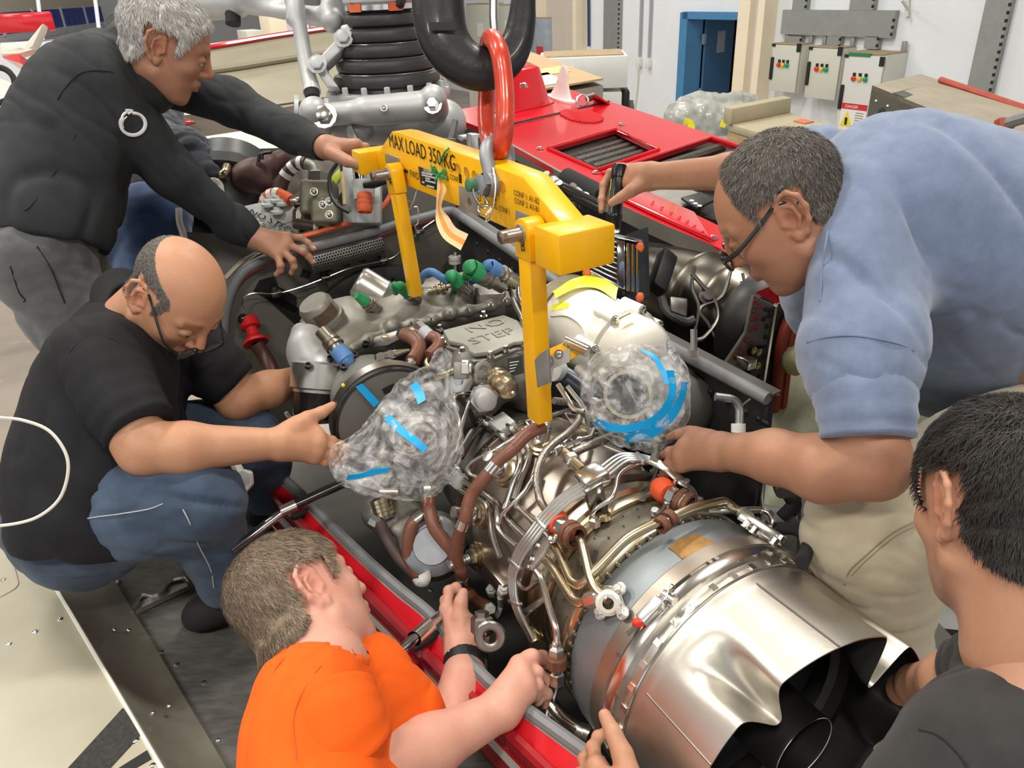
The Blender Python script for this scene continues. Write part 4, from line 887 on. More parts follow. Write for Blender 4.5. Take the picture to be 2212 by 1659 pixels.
# exhaust case
obj('exhaust_case', lathe([(.043, .2205), (.06, .2212), (.09, .2195), (.112, .213), (.124, .205), (.128, .196)], OE, Fv, 128), M_bluest, ENG, label='heat-blued exhaust case')
obj('data_plate', sheet([[pe(x, y, .2225) for x, y in row] for row in (((1443, 1182), (1470, 1162), (1505, 1154)), ((1458, 1193), (1488, 1174), (1525, 1162)), ((1474, 1207), (1508, 1190), (1546, 1172)))], .0006), mat('amber_foil', (.40, .22, .07), .35, .6, .5, 30), ENG)
obj('blue_mark', prism([pe(x, y, .2228) for x, y in ((1523, 1197), (1527, 1195), (1534, 1204), (1530, 1206))], Zv*.0004), mat('blue_marker', (.02, .03, .25), .6), ENG, smooth=False)
obj('case_flange', lathe([(.126, .196), (.128, .2125), (.134, .214), (.142, .214), (.148, .2125), (.150, .190)], OE, Fv, 128), M_gold, ENG)
M_boltst = mat('nut_steel', (.34, .32, .29), .4, 1)
for k in range(56):
    a = k*360/56
    bolt(EP(.128, .2055, a), -Fv, .0038, .013, M_boltst, ENG, 'stud', 'flange_bolt')
# perforated shroud
obj('shroud', lathe([(.150, .190), (.152, .196), (.20, .190), (.232, .181), (.234, .176)], OE, Fv, 128), mat('grey_heat_shield', (.30, .275, .225), .42, .9, .3, 10), ENG, label='perforated heat shield')
ph = []
for i, s in enumerate((.165, .19, .215)):
    for k in range(36): ph.append(lathe([(0, .0022), (0, 1e-4)], EP(s, .1945-.0002-(.0055 if s > .2 else .0)+(.0 if s < .18 else -.002 if s < .2 else -.0028), k*10+(i % 2)*5)+.0012*ed(EP(s, .2, k*10+(i % 2)*5)), ed(EP(s, .2, k*10+(i % 2)*5)), 8))
obj('cooling_holes', join(*ph), M_blackm, ENG, kind='stuff')
obj('turbine_ring', lathe([(.234, .176), (.236, .188), (.244, .1905), (.25, .1905), (.256, .184), (.264, .184), (.27, .191), (.285, .193), (.292, .186)], OE, Fv, 128), M_gold, ENG, label='straw-coloured turbine ring')
# gas generator case
obj('gas_generator_case', lathe([(.292, .186), (.30, .186), (.302, .200), (.312, .2015), (.318, .200), (.320, .190), (.40, .198), (.47, .203), (.53, .205), (.56, .203), (.575, .196), (.60, .178), (.64, .150), (.66, .14)], OE, Fv, 128), M_brownst, ENG, label='brown heat-stained gas generator case')
for k in range(48): bolt(EP(.320, .1955, k*7.5), Fv*.6+ed(EP(0, 1, k*7.5))*.5, .0036, .012, M_boltst, ENG, 'stud', 'case_bolt')
obj('case_rib', lathe([(.555, .200), (.557, .2105), (.563, .2105), (.566, .20)], OE, Fv, 96), M_brownst, ENG)
for k in range(40): bolt(EP(.566, .205, k*9), Fv, .0035, .01, M_boltst, ENG, 'stud', 'case_bolt')
obj('intake_case', lathe([(.66, .14), (.68, .15), (.72, .155), (.76, .15), (.80, .12), (.95, .12)], OE, Fv, 64), M_alud, ENG)
for k in range(14):
    a = 20+k*26; obj('case_fin', prism([EP(.52, .204, a), EP(.59, .186, a), EP(.585, .205, a), EP(.55, .215, a)], np.cross(Fv, ed(EP(0, 1, a)))*.003), M_brownst, ENG, smooth=False)
def c4(x, y): return 940+x/4.096, 820+y/4.096
def c5(x, y): return 940+x/4.096, 1080+y/4.096
def c6(x, y): return 1380+x/5.267, 1020+y/5.267
def c3(x, y): return 600+x/2.5176, 1000+y/2.5176
def pipe(pts, R_, r, m=None, bend=.03, name='pipe', crv=False, n=10, **kw):
    Rr = R_ if isinstance(R_, (list, tuple)) else [R_]*len(pts)
    P = [pe(x, y, q) for (x, y), q in zip(pts, Rr)]
    return obj(name, tube(crom(P, 5) if crv else fillet(P, bend), r, n), m or M_steel, ENG, **kw)
def nut(x, y, R_, dvec, r, l, m=None, six=True, parent=None, name='union_nut'):
    p = pe(x, y, R_) if R_ else A3(x); d = nrm(dvec)
    return obj(name, join(lathe([(-l/2, 1e-4), (-l/2, r*.8), (-l*.4, r), (l*.2, r), (l*.3, r*.8), (l*.3, r*.62), (l*.5, r*.62), (l*.5, 1e-4)], p, d, 6 if six else 14)), m or M_steel, parent or ENG, auto=30)
# fuel-nozzle / igniter bosses
def boss(x, y, R_=.2, h=.05, tip=None):
    p = pe(x, y, R_); d = ed(p)
    o = obj('igniter_boss', lathe([(-.02, .030), (.004, .030), (.006, .026), (.012, .026), (.014, .020), (.018, .020), (.018, .012)], p, d, 24), M_gold, ENG)
    obj('boss_nut', lathe([(.012, .018), (.026, .018), (.028, .014), (.028, 1e-4)], p, d, 6), M_steel, o, auto=30)
    obj('igniter_plug', lathe([(.026, .011), (.036, .011), (.037, .009), (h, .009), (h, .0115), (h+.02, .0115), (h+.022, 1e-4)], p, d, 14), tip or M_alu, o)
    return p+d*(h+.02)
tips = [boss(*c4(960, 600), .203), boss(*c4(640, 830), .203), boss(*c4(420, 1190), .203), boss(*c5(400, 480), .200), boss(*c4(1330, 440), .203)]
# brown fire-sleeved hose with silver bands
HB = [c4(965, 410), c4(820, 480), c4(680, 620), c4(560, 720), c4(430, 880), c4(340, 990), c4(295, 1100), c4(262, 1250), c4(212, 1370), c4(188, 1520), c4(205, 1645), c5(232, 640), c5(270, 770), c5(350, 880), c5(480, 960)]
HR = [.268, .268, .266, .264, .262, .26, .26, .26, .258, .256, .252, .248, .244, .24, .235]
hp = crom([pe(x, y, r) for (x, y), r in zip(HB, HR)], 5)
hs_ = obj('fire_sleeved_hose', tube(hp, .0132, 12), M_hose, ENG, label='brown fire-sleeved hose')
def band(P, i, m, r, w=.018, parent=None, nm='hose_band'):
    d = nrm(P[min(i+1, len(P)-1)]-P[max(i-1, 0)]); return obj(nm, lathe([(-w/2, r*.97), (-w/2, r), (w/2, r), (w/2, r*.97)], P[i], d, 14), m, parent or hs_)
for i in (17, 36, 57): band(hp, i, M_steel, .0142, .02)
for i in (9, 24, 30, 43, 50, 63): band(hp, i, M_hose, .0142, .004, None, 'sleeve_fold')
nut(hp[-1], None, None, hp[-1]-hp[-3], .012, .03, M_ltgrey)
obj('hose_elbow', tube(fillet([hp[0], pe(*c4(985, 400), .268), pe(*c4(975, 470), .25), pe(*c4(965, 520), .235)], .015), .011, 12), M_alu, ENG)
# steel pipes on the case
pipe([c4(1290, 268), c4(1170, 265), c4(870, 390), c4(560, 610), c4(330, 720), c4(280, 775), c4(300, 835), c4(370, 860)], [.235, .238, .242, .245, .245, .24, .232, .222], .0042, bend=.02)
nut(*c4(800, 435), .243, pe(*c4(830, 410), .243)-pe(*c4(770, 460), .243), .0062, .02, six=False)
pipe([c4(738, 640), c4(752, 700), c4(745, 780), c4(690, 900), c4(612, 1150)], .214, .0062)
pipe([c4(795, 580), c4(840, 640), c4(818, 740), c4(755, 880), c4(695, 1060)], .212, .0062)
pipe([c4(900, 780), c4(870, 865), c4(780, 1010), c4(640, 1140), c4(580, 1205), c4(580, 1280)], [.222, .222, .222, .222, .22, .21], .0045)
pipe([c4(225, 865), c4(330, 955), c4(430, 1010), c4(535, 1090), c4(555, 1190), c4(545, 1300), c4(610, 1390), c4(715, 1480)], .217, .006)
pipe([c4(185, 940), c4(250, 1005), c4(370, 1040), c4(455, 1100), c4(485, 1210), c4(505, 1400), c4(570, 1570)], .215, .006)
pipe([c4(600, 1180), c4(660, 1260), c4(770, 1370), c4(900, 1480)], .208, .005)
pipe([c4(720, 1120), c4(830, 1220), c4(1000, 1390), c4(1050, 1440)], .212, .006)
for k in range(4):
    q = k*.0088
    pipe([(c4(470, 380)[0]+k*0, c4(470, 380)[1])], .2, .001) if False else None
for (x0, y0), (x1, y1) in (((640, 410), (720, 480)), ((560, 470), (640, 545)), ((470, 330), (560, 390)), ((400, 360), (500, 420)), ((110, 800), (230, 880)), ((100, 900), (190, 950)), ((150, 740), (240, 830))):
    pipe([c4(x0, y0), c4((x0+x1)/2, (y0+y1)/2-8), c4(x1, y1)], [.222, .226, .21], .0068, bend=.02)
for x, y, a, b in ((600, 400, .026, .020), (190, 870, .026, .016)):
    p = pe(*c4(x, y), .216); obj('pipe_clamp_block', box(p, (Fv, np.cross(Fv, ed(p)), ed(p)), (a, b, .012), .004), M_ltgrey, ENG)
# dark pipes running forward
obj('pipe', tube(fillet([T(*c4(210, 680), 1.66), T(*c4(330, 470), 1.70), T(*c4(420, 370), 1.72), T(*c4(500, 410), 1.68)], .03), .012, 10), M_steeld, ENG)
obj('pipe', tube(fillet([T(*c4(130, 670), 1.58), T(*c4(195, 610), 1.6), T(*c4(225, 380), 1.62), T(*c4(155, 190), 1.62), T(*c4(190, 120), 1.64), T(*c4(310, 110), 1.66)], .02), .0052, 10), M_steel, ENG)
obj('pipe', tube(fillet([T(*c4(180, 640), 1.59), T(*c4(230, 420), 1.61), T(*c4(300, 200), 1.64), T(*c4(320, 150), 1.66)], .02), .0052, 10), M_steel, ENG)
# braided ignition leads
M_braid = mat('steel_braid', (.40, .36, .31), .4, .9, .5, 260, vcon=.3)
pipe([c4(1290, 260), c4(1262, 375), c4(1180, 470), c4(1010, 600), c4(925, 740), c4(900, 890), c4(925, 1050), c4(965, 1130), c4(1010, 1170)], [.24, .245, .25, .255, .255, .25, .24, .228, .22], .0078, M_braid, crv=True, name='ignition_lead')
pipe([c4(1050, 185), c4(1190, 205), c4(1275, 262)], [.27, .258, .242], .0075, M_braid, crv=True, name='ignition_lead')
pipe([c4(1215, 645), c4(1400, 570), c4(1560, 500), c4(1640, 470)], .232, .0085, M_braid, crv=True, name='ignition_lead')
pipe([c4(1945, 540), c4(1955, 640), c4(1930, 720)], .25, .0085, M_braid, crv=True, name='ignition_lead')
pipe([c4(1040, 640), c4(1130, 600), c4(1220, 560), c4(1300, 525), c4(1370, 515), c4(1400, 440)], .228, .005, bend=.01)
for x, y in ((1090, 620), (1180, 575), (1250, 545)): nut(*c4(x, y), .228, pe(*c4(1300, 525), .228)-pe(*c4(1040, 640), .228), .0105, .022)
pipe([c4(1455, 570), c4(1700, 665)], .222, .0055)
nut(*c4(1290, 262), .242, Zv, .012, .018, six=False)
# manifold and four-pipe bundle
mp_ = pe(*c4(1390, 870), .246); md = nrm(pe(*c4(1390, 870), .246)-pe(*c4(1200, 700), .24)); mn = ed(mp_); mx_ = np.cross(md, mn)
obj('manifold_block', box(mp_, (md, mx_, mn), (.024, .026, .016), .007), M_steel, ENG)
obj('manifold_tube', tube([pe(*c4(1145, 650), .236), pe(*c4(1310, 810), .243)], .011, 14), M_gold, ENG)
nut(*c4(1215, 720), .239, md, .0155, .024)
obj('manifold_post', box(pe(*c4(1420, 1050), .222), (Fv, np.cross(Fv, mn), mn), (.006, .018, .03), .003), M_steeld, ENG)
for x, y in ((1440, 985), (1350, 1030)): bolt(pe(*c4(x, y), .236), ed(pe(*c4(x, y), .236)), .005, .012, M_steel, ENG)
B1 = [c4(1310, 960), c4(1150, 1060), c4(1000, 1200), c4(850, 1390), c4(750, 1530), c4(700, 1659), c5(682, 700), c5(700, 880), c5(745, 1020), c5(860, 1240)]
R1 = [.246, .247, .248, .249, .249, .248, .245, .24, .235, .228]
B2 = [c4(1470, 835), c4(1640, 705), c4(1760, 690), c4(1900, 712), c4(2060, 795), c4(2200, 920), c6(560, 170), c6(605, 260), c6(622, 400)]
for BB, RR in ((B1, R1), (B2, [.246, .247, .248, .246, .243, .238, .232, .226, .22])):
    P = crom([pe(x, y, r) for (x, y), r in zip(BB, RR)], 5); t = np.gradient(P, axis=0); t /= np.linalg.norm(t, axis=1)[:, None]
    nn_ = np.array([ed(p) for p in P]); sd = np.cross(t, nn_)
    for k in range(4):
        fade = np.linspace(1, .55, len(P))[:, None]
        obj('fuel_pipe', tube(P+sd*(k-1.5)*.0088*fade, .0038, 8), mat('satin_pipe_steel', (.56, .55, .53), .3, 1), ENG)
    for i in (12, 24, 36):
        if i < len(P)-3:
            obj('bundle_clip', box(P[i], (sd[i], t[i], nn_[i]), (.019, .0035, .005), .002), M_alu, ENG)
pipe([c4(1388, 1215), c4(1405, 1150), c4(1570, 1050), c4(1600, 960), c4(1615, 850), c4(1680, 790), c4(1780, 750), c4(1900, 730)], [.2, .215, .225, .23, .235, .238, .24, .24], .0045, bend=.018)
nut(*c4(1410, 1250), .197, Zv, .011, .024); nut(*c4(1490, 1130), .205, Zv, .008, .02, M_black, False); nut(*c4(1495, 1200), .197, Zv, .012, .014, M_gold, False)
# orange boots and their fittings
def cboot(a, b, c, d, R0, R1_):
    p0, p1, p2 = pe(*a, R0), pe(*b, R1_), pe(*c, R1_)
    o = obj('orange_boot', tube(crom([p0, (p0*.5+p1*.5), p1], 4), [.012, .022, .023, .018], 14), M_orange, ENG, label='orange protective boot')
    ax = nrm(p2-p1)
    obj('boot_fitting', lathe([(0, .017), (.014, .017), (.014, .012), (.03, .012)], p1, ax, 6), M_steel, o, auto=30)
    for k in (.026, .040): obj('rusty_clamp', lathe([(k-.005, .016), (k-.005, .023), (k+.005, .023), (k+.005, .016)], p1, ax, 18), mat('rust_clamp', (.20, .085, .05), .7, .3, .5, 120), o)
    obj('clamp_insert', lathe([(.03, .0205), (.037, .0205)], p1, ax, 18), M_alu, o)
    return p1+ax*.05
e1 = cboot(c4(1010, 1200), c4(1110, 1290), c4(1210, 1370), None, .222, .232)
e2 = cboot(c6(190, 140), c6(345, 250), c6(470, 320), None, .21, .215)
P15 = [(1189, 1170), (1206, 1190), (1221, 1224), (1235, 1256), (1252, 1266), (1270, 1252), (1284, 1236), (1355, 1160), (1418, 1129), (1452, 1118), (1501, 1096), (1566, 1082), (1590, 1102), (1618, 1114)]
obj('drain_line', tube(fillet([pe(x, y, r) for (x, y), r in zip(P15, (.212, .218, .226, .232, .235, .237, .239, .245, .247, .248, .249, .248, .242, .235))], .025), .0085, 12), M_gold, ENG)
for x, y in ((1430, 1133), (1446, 1119)):
    obj('line_clamp', lathe([(-.006, .0085), (-.006, .0145), (.006, .0145), (.006, .0085)], pe(x, y, .248), nrm(pe(1446, 1119, .248)-pe(1430, 1133, .248)), 16), MT['rust_clamp'], ENG)
obj('drain_line', tube(fillet([e1]+[pe(*q, r) for q, r in ((c5(1300, 385), .238), (c5(1335, 530), .24), (c5(1375, 700), .242), (c5(1425, 805), .243), (c5(1535, 890), .243))], .025), .0078, 12), M_gold, ENG)
obj('drain_line', tube(fillet([pe(*q, r) for q, r in ((c5(950, 500), .216), (c5(1040, 590), .224), (c5(1130, 740), .232), (c5(1230, 890), .238), (c5(1290, 912), .24), (c5(1350, 890), .241), (c5(1450, 855), .241))], .025), .0085, 12), M_gold, ENG)
nut(*c5(1400, 875), .241, pe(*c5(1450, 855), .241)-pe(*c5(1350, 890), .241), .0125, .035)
# clamp bracket that holds the pipes
o = prism([pe(*c5(x, y), .222) for x, y in ((985, 330), (1055, 340), (1000, 470), (940, 560), (885, 640), (830, 600), (870, 500))], ed(pe(*c5(960, 480), .22))*.01, .003)
obj('pipe_bracket', o, mat('chalky_alloy', (.42, .38, .34), .6, .6, .3, 25), ENG)
for x, y in ((905, 400), (860, 520), (840, 590), (1040, 350)): bolt(pe(*c5(x, y), .230), ed(pe(*c5(x, y), .23)), .005, .008, M_alu, ENG)
pipe([c5(895, 630), c5(940, 690), c5(970, 810), c5(1020, 990), c5(1072, 1140), c5(1075, 1290)], .232, .0062)
CX = [c5(1075, 1300), c5(1070, 1400), c5(1078, 1480), c5(1075, 1560)]
d_ = pe(*c5(1075, 1290), .232)-pe(*c5(1075, 1560), .232)
nut(*c5(1072, 1340), .232, d_, .0135, .036); nut(*c5(1078, 1560), .232, d_, .0135, .036); nut(*c5(1076, 1490), .232, d_, .009, .03, six=False)
for yy in (1410, 1450): obj('line_clamp', lathe([(-.005, .009), (-.005, .017), (.005, .017), (.005, .009)], pe(*c5(1076, yy), .232), nrm(d_), 16), MT['rust_clamp'], ENG)
pipe([c5(1072, 1620), c3(1515, 1215), c3(1490, 1310), c3(1458, 1385), c3(1500, 1460), c3(1640, 1625), c3(1720, 1655)], [.232, .232, .23, .228, .225, .22, .215], .006)
pipe([c5(715, 720), c5(800, 812), c5(905, 720), c5(1005, 715)], .205, .0048)
obj('bracket_arm', prism([pe(*c5(x, y), .215) for x, y in ((735, 1000), (765, 1065), (985, 900), (965, 850))], ed(pe(*c5(850, 950), .21))*.004, .001), M_alu, ENG)
bolt(pe(*c5(780, 1050), .221), ed(pe(*c5(780, 1050), .22)), .007, .012, M_steel, ENG)
for (x0, y0), (x1, y1), r, m_ in ((c5(790, 800), c5(830, 960), .0125, M_hosed), (c5(835, 960), c5(880, 1180), .0115, M_gold), (c5(880, 1180), c5(910, 1290), .0165, M_gold)):
    obj('lower_pipe', tube([pe(x0, y0, .17), pe(x1, y1, .17)], r, 14), m_, ENG)
# case elbows low on the left side
for x, y, dx, dy in ((500, 800, 20, 60), (600, 800, -30, 90)):
    nut(*c5(x, y), .21, pe(*c5(x, y), .21)-pe(*c5(x+dx, y+dy), .21), .012, .034, M_ltgrey)
pipe([c5(575, 860), c5(580, 940), c5(555, 1010), c5(535, 1030)], .21, .006, M_ltgrey, bend=.015)
obj('lower_block', box(pe(*c5(560, 690), .2), (Fv, np.cross(Fv, ed(pe(*c5(560, 690), .2))), ed(pe(*c5(560, 690), .2))), (.045, .02, .014), .004), M_brownst, ENG)
obj('lower_elbow', tube(fillet([pe(*c3(1480, 1300), .215), pe(*c3(1540, 1390), .222), pe(*c3(1640, 1460), .222), pe(*c3(1705, 1490), .215)], .04), .0135, 14), M_steel, ENG)
for x, y in ((1660, 1478), (1690, 1488)): obj('elbow_collar', lathe([(-.006, .0135), (-.006, .0195), (.006, .0195), (.006, .0135)], pe(*c3(x, y), .219), nrm(pe(*c3(1705, 1490), .215)-pe(*c3(1640, 1460), .222)), 16), M_steel, ENG)
obj('lower_fitting', lathe([(0, .02), (.012, .02), (.014, .011), (.02, .011), (.02, 1e-4)], pe(*c3(1525, 1535), .19), -fw, 16), M_gold, ENG)
# flange fittings on the exhaust case
def pad(cx, cy, pts, R_):
    c = pe(cx, cy, R_); d = ed(c)
    o = obj('fitting_pad', prism([pe(x, y, R_) for x, y in pts], d*.008, .003), M_steel, ENG)
    return c, d, o
c, d, o = pad(*c5(1590, 940), [c5(*q) for q in ((1460, 780), (1540, 760), (1640, 770), (1660, 850), (1700, 960), (1690, 1040), (1560, 1010), (1450, 1010), (1470, 900))], .224)
for q in ((1640, 790), (1665, 1000), (1470, 1000)): bolt(pe(*c5(*q), .232), d, .0075, .012, M_steel, o)
obj('fitting_collar', lathe([(0, .020), (.012, .020), (.014, .015), (.016, .015), (.016, .009)], pe(*c5(1535, 900), .232), nrm(d*.7-Fv*.6), 20), mat('white_washer', (.78, .75, .68), .3, .4), o)
c, d, o = pad(*c6(1400, 660), [c6(*q) for q in ((1180, 570), (1300, 540), (1460, 580), (1600, 760), (1580, 850), (1480, 800), (1280, 700))], .226)
obj('upper_block', box(pe(*c6(1400, 640), .238), (nrm(pe(*c6(1600, 800), .23)-pe(*c6(1200, 540), .23)), np.cross(d, nrm(pe(*c6(1600, 800), .23)-pe(*c6(1200, 540), .23))), d), (.042, .018, .010), .004), M_steel, o)
for q in ((1200, 630), (1290, 700), (1380, 580), (1500, 640), (1590, 800), (1520, 830)): bolt(pe(*c6(*q), .238), d, .006, .014, M_steel, o)
pipe([c6(800, 440), c6(1100, 432), c6(1390, 428), c6(1500, 470), c6(1530, 560), c6(1510, 610)], [.22, .24, .245, .245, .244, .243], .0062)
nut(*c6(1225, 490), .243, pe(*c6(1300, 530), .24)-pe(*c6(1150, 450), .243), .011, .03, M_alu)
obj('overflow_duct', tube(crom([pe(*c6(520, 80), .17)+Rv*.12, pe(*c6(700, 110), .17)+Rv*.12, pe(*c6(850, 190), .17)+Rv*.13, pe(*c6(980, 310), .17)+Rv*.14, pe(*c6(1100, 480), .17)+Rv*.13], 5), .022, 14), M_steeld, ENG)
obj('rubber_drain', tube(crom([pe(*c6(1570, 640), .235), pe(*c6(1700, 700), .24)+Rv*.02, pe(*c6(1830, 840), .24)+Rv*.02, pe(*c6(1860, 1030), .235)], 5), .011, 12), M_blackm, ENG)
for q in ((180, 480), (320, 400)):
    p = pe(*c6(*q), .197); obj('lever_nut', lathe([(0, .008), (.01, .008), (.012, .006), (.012, 1e-4)], p, ed(p), 10), M_alu, ENG)
obj('control_lever', tube(fillet([pe(*c6(180, 480), .206), pe(*c6(250, 460), .206), pe(*c6(320, 370), .208), pe(*c6(340, 420), .206)], .01), .004, 8), M_steeld, ENG)
obj('wire_strap', prism([pe(*c6(x, y), .19) for x, y in ((0, 320), (160, -60), (240, -100), (60, 330))], Rv*.003), M_steeld, ENG, smooth=False)
# front lower-left cluster: pump body, hoses with white clip
LP = Sdf(.004)
q = lambda x, y, t: T(*c3(x, y), t)
LP.cap(q(560, 260, 1.72), q(700, 330, 1.70), .045, .05, .02).cap(q(620, 330, 1.7), q(720, 450, 1.68), .035, .04, .02).ell(q(840, 450, 1.62), (.075, .075, .05), (rt, up, fw), .02).cap(q(690, 220, 1.68), q(740, 300, 1.66), .022, .03, .015).cap(q(650, 360, 1.62), q(780, 300, 1.62), .016, .014, .015).cap(q(880, 560, 1.63), q(760, 580, 1.63), .016, .012, .01)
qobj('fuel_pump', LP.build(), M_ltgrey if False else M_alud, ENG)
obj('pump_cover', lathe([(0, .062), (.012, .062), (.016, .055), (.02, .04), (.024, .038), (.024, 1e-4)], q(845, 450, 1.585), nrm(-fw+up*.2), 32), mat('grey_blue_cast', (.30, .32, .35), .42, .6, .2, 12), ENG)
for k in range(6): bolt(q(845, 450, 1.58)+.054*(math.cos(k*1.047+.3)*rt+math.sin(k*1.047+.3)*up), nrm(-fw+up*.2), .006, .008, M_steel, ENG)
def hosep(pts, r, m, nm='fire_sleeved_hose', tt=None):
    P = crom([T(*c3(x, y), t) for x, y, t in pts], 6); o = obj(nm, tube(P, r, 12), m, ENG); return P, o
P, o = hosep(((800, 275, 1.58), (735, 330, 1.57), (712, 420, 1.57), (720, 520, 1.58), (765, 610, 1.58)), .0145, M_hose)
band(P, 3, M_steel, .0155, .022, o)
P, o = hosep(((560, 330, 1.62), (600, 420, 1.6), (670, 530, 1.59), (760, 620, 1.58)), .0125, M_hosed); nut(T(*c3(535, 325), 1.625), None, None, T(*c3(560, 345), 1.62)-T(*c3(515, 320), 1.63), .013, .03, M_alu)
P, o = hosep(((822, 180, 1.56), (825, 250, 1.56), (850, 350, 1.55), (900, 420, 1.55), (950, 480, 1.55), (965, 540, 1.56)), .0135, M_hose)
nut(T(*c3(818, 160), 1.56), None, None, T(*c3(818, 100), 1.56)-T(*c3(822, 190), 1.56), .014, .05, M_steel)
nut(T(*c3(820, 205), 1.56), None, None, up, .013, .02, M_alu)
obj('white_clip', tube(crom([T(*c3(x, y), 1.55) for x, y in ((752, 632), (765, 655), (790, 655), (803, 630), (795, 600))], 4), .006, 8, flat=(1, 2.4)), M_white, ENG)
nut(T(*c3(770, 540), 1.57), None, None, up, .010, .03, M_steel)
obj('pump_union', tube([q(560, 190, 1.66), q(590, 300, 1.66)], .019, 14), M_steeld, ENG)
for k in range(4): obj('union_ring', lathe([(-.004, .019), (-.004, .023), (.004, .023), (.004, .019)], q(560+7*k, 205+22*k, 1.66), nrm(q(590, 300, 1.66)-q(560, 190, 1.66)), 16), M_gold, ENG)
obj('pump_union', tube([q(560, 160, 1.7), q(660, 160, 1.7)], .018, 14), M_gold, ENG)
# hose fittings hanging below the case (clamp ring by the wrist)
nut(T(*c3(1110, 870), 1.35), None, None, up, .02, .04, M_steeld)
obj('clamp_ring', tube([T(*c3(1155, 945), 1.33)+.019*(math.cos(a)*rt+math.sin(a)*up) for a in np.linspace(0, 2*np.pi, 24, endpoint=False)], .009, 8, closed=True, flat=(1, .6)), M_steeld, ENG)
obj('clamp_shank', tube([T(*c3(1100, 850), 1.36), T(*c3(1150, 920), 1.34)], .012, 10), M_black, ENG)
# ------------------------------------------------------------------ accessory gearbox, generator, controls on the engine front
def cA(x, y): return 640+x/3.95, 560+y/3.95
def G(x, y, z): return pz(*cA(x, y), z)
gx = Sdf(.0045)
# main transverse casting along its bolted flange, then the forward housings
FL = [(330, 900), (480, 760), (620, 690), (820, 600), (980, 560), (1150, 520), (1310, 470), (1460, 440), (1660, 395), (1780, 360), (1900, 350)]
gx.chain([G(x, y, .25) for x, y in FL], .052, .03)
gx.chain([G(x, y, .24) for x, y in ((300, 640), (520, 620), (760, 560), (1000, 470), (1250, 380), (1500, 330), (1700, 290), (1850, 270))], [.085, .085, .078, .075, .07, .066, .06, .05], .04)
gx.chain([G(x, y, .20) for x, y in ((150, 760), (240, 860), (330, 960))], [.05, .06, .05], .03)
gx.chain([G(x, y, .299) for x, y in FL[1:]], .011, .008)
gx.cap(G(330, 640, .26), G(290, 600, .27), .05, .045, .02)
gx.cap(G(860, 480, .27), G(960, 420, .29), .06, .05, .03).cap(G(700, 500, .27), G(620, 420, .31), .03, .024, .02)
gx.cap(G(1130, 440, .26), G(1130, 340, .30), .045, .028, .025).cap(G(1260, 380, .28), G(1250, 320, .31), .03, .018, .02)
gx.cap(G(1400, 330, .28), G(1460, 280, .31), .03, .024, .02)
gx.cap(G(80, 900, .2), G(240, 930, .2), .03, .034, .02).cap(G(480, 760, .26), G(600, 860, .20), .018, .018, .01)
# flange bosses
for x, y in FL[2:]: gx.cap(G(x, y, .292), G(x, y, .302), .017, .015, .012)
gx.cap(G(820, 575, .29), G(820, 575, .315), .022, .018, .012).cap(G(1310, 465, .29), G(1310, 465, .31), .02, .017, .01)
gx.cap(G(150, 700, .24), G(60, 640, .27), .03, .028, .012)
gb_ = qobj('accessory_gearbox', gx.build(), mat('cast_gearbox_alloy', (.30, .285, .25), .52, .55, .2, 14, bump=.18, bscale=300, stain=((.20, .185, .16), 9, .6)), ENG, label='grey cast accessory gearbox')
for x, y in FL[2:]: bolt(G(x, y, .313), Zv-Fv*.2, .0042, .009, M_boltst, ENG, 'stud')
for x, y in ((590, 735), (495, 830), (400, 930), (610, 420), (1130, 335), (290, 860), (100, 920)): bolt(G(x, y, .30), nrm(Zv-Fv*.6), .0075, .010, M_black, ENG, 'socket')
# canister with paper label, silver filter, left pump
p0, p1 = G(300, 580, .29), G(205, 455, .335)
ax = nrm(p1-p0); cn = obj('filter_canister', lathe([(-.02, .046), (.02, .047), (.022, .050), (.034, .050), (.036, .044), (.075, .043), (.085, .036), (.085, 1e-4)], p0, ax, 32), M_alud, ENG)
obj('canister_label', lathe([(.038, .0445), (.07, .0438)], p0, ax, 16, -.6+math.pi, .9+math.pi, ref=-Rv*.2+fw), mat('brown_label', (.12, .085, .05), .6, 0, .4, 90), cn)
p0, p1 = G(880, 400, .29), G(690, 285, .33); ax = nrm(p1-p0)
obj('filter_bowl', lathe([(-.01, .046), (.0, .046), (.002, .042), (.05, .042), (.052, .0435), (.056, .0435), (.058, .042), (.118, .042), (.126, .036), (.126, 1e-4)], p0, ax, 36), mat('spun_alloy', (.52, .50, .46), .3, .85, .15, 20), ENG, label='spun alloy filter bowl')
obj('filter_base', box(p0-ax*.015, (ax, np.cross(ax, Zv), np.cross(ax, np.cross(ax, Zv))), (.02, .05, .05), .008), MT['cast_gearbox_alloy'], ENG)
pm = Sdf(.004); pm.ell(T(*cA(100, 740), 1.80), (.045, .05, .06), (rt, up, fw), .02).ell(T(*cA(120, 830), 1.79), (.05, .04, .05), (rt, up, fw), .02).cap(T(*cA(40, 620), 1.82), T(*cA(110, 680), 1.8), .022, .03, .012).cap(T(*cA(20, 650), 1.82), T(*cA(45, 660), 1.82), .018, .02, .008).cap(T(*cA(170, 900), 1.78), T(*cA(260, 960), 1.76), .05, .045, .02)
qobj('oil_pump', pm.build(), M_silver, ENG)
p0 = T(*cA(200, 990), 1.76); ax = nrm(-up*.98-rt*.08)
oc = obj('oil_filter', lathe([(-.03, .05), (-.025, .064), (.03, .064), (.034, .056), (.04, .056)], p0, ax, 36), M_alu, ENG)
obj('oil_filter_can', lathe([(.038, .054), (.09, .053), (.098, .045), (.098, 1e-4)], p0, ax, 32), M_blackg, oc)
for k in range(3): obj('filter_print', lathe([(.052+.012*k, .0546), (.055+.012*k, .0545)], p0, ax, 10, 3.6, 4.6+.2*k, ref=rt), M_gold, oc)
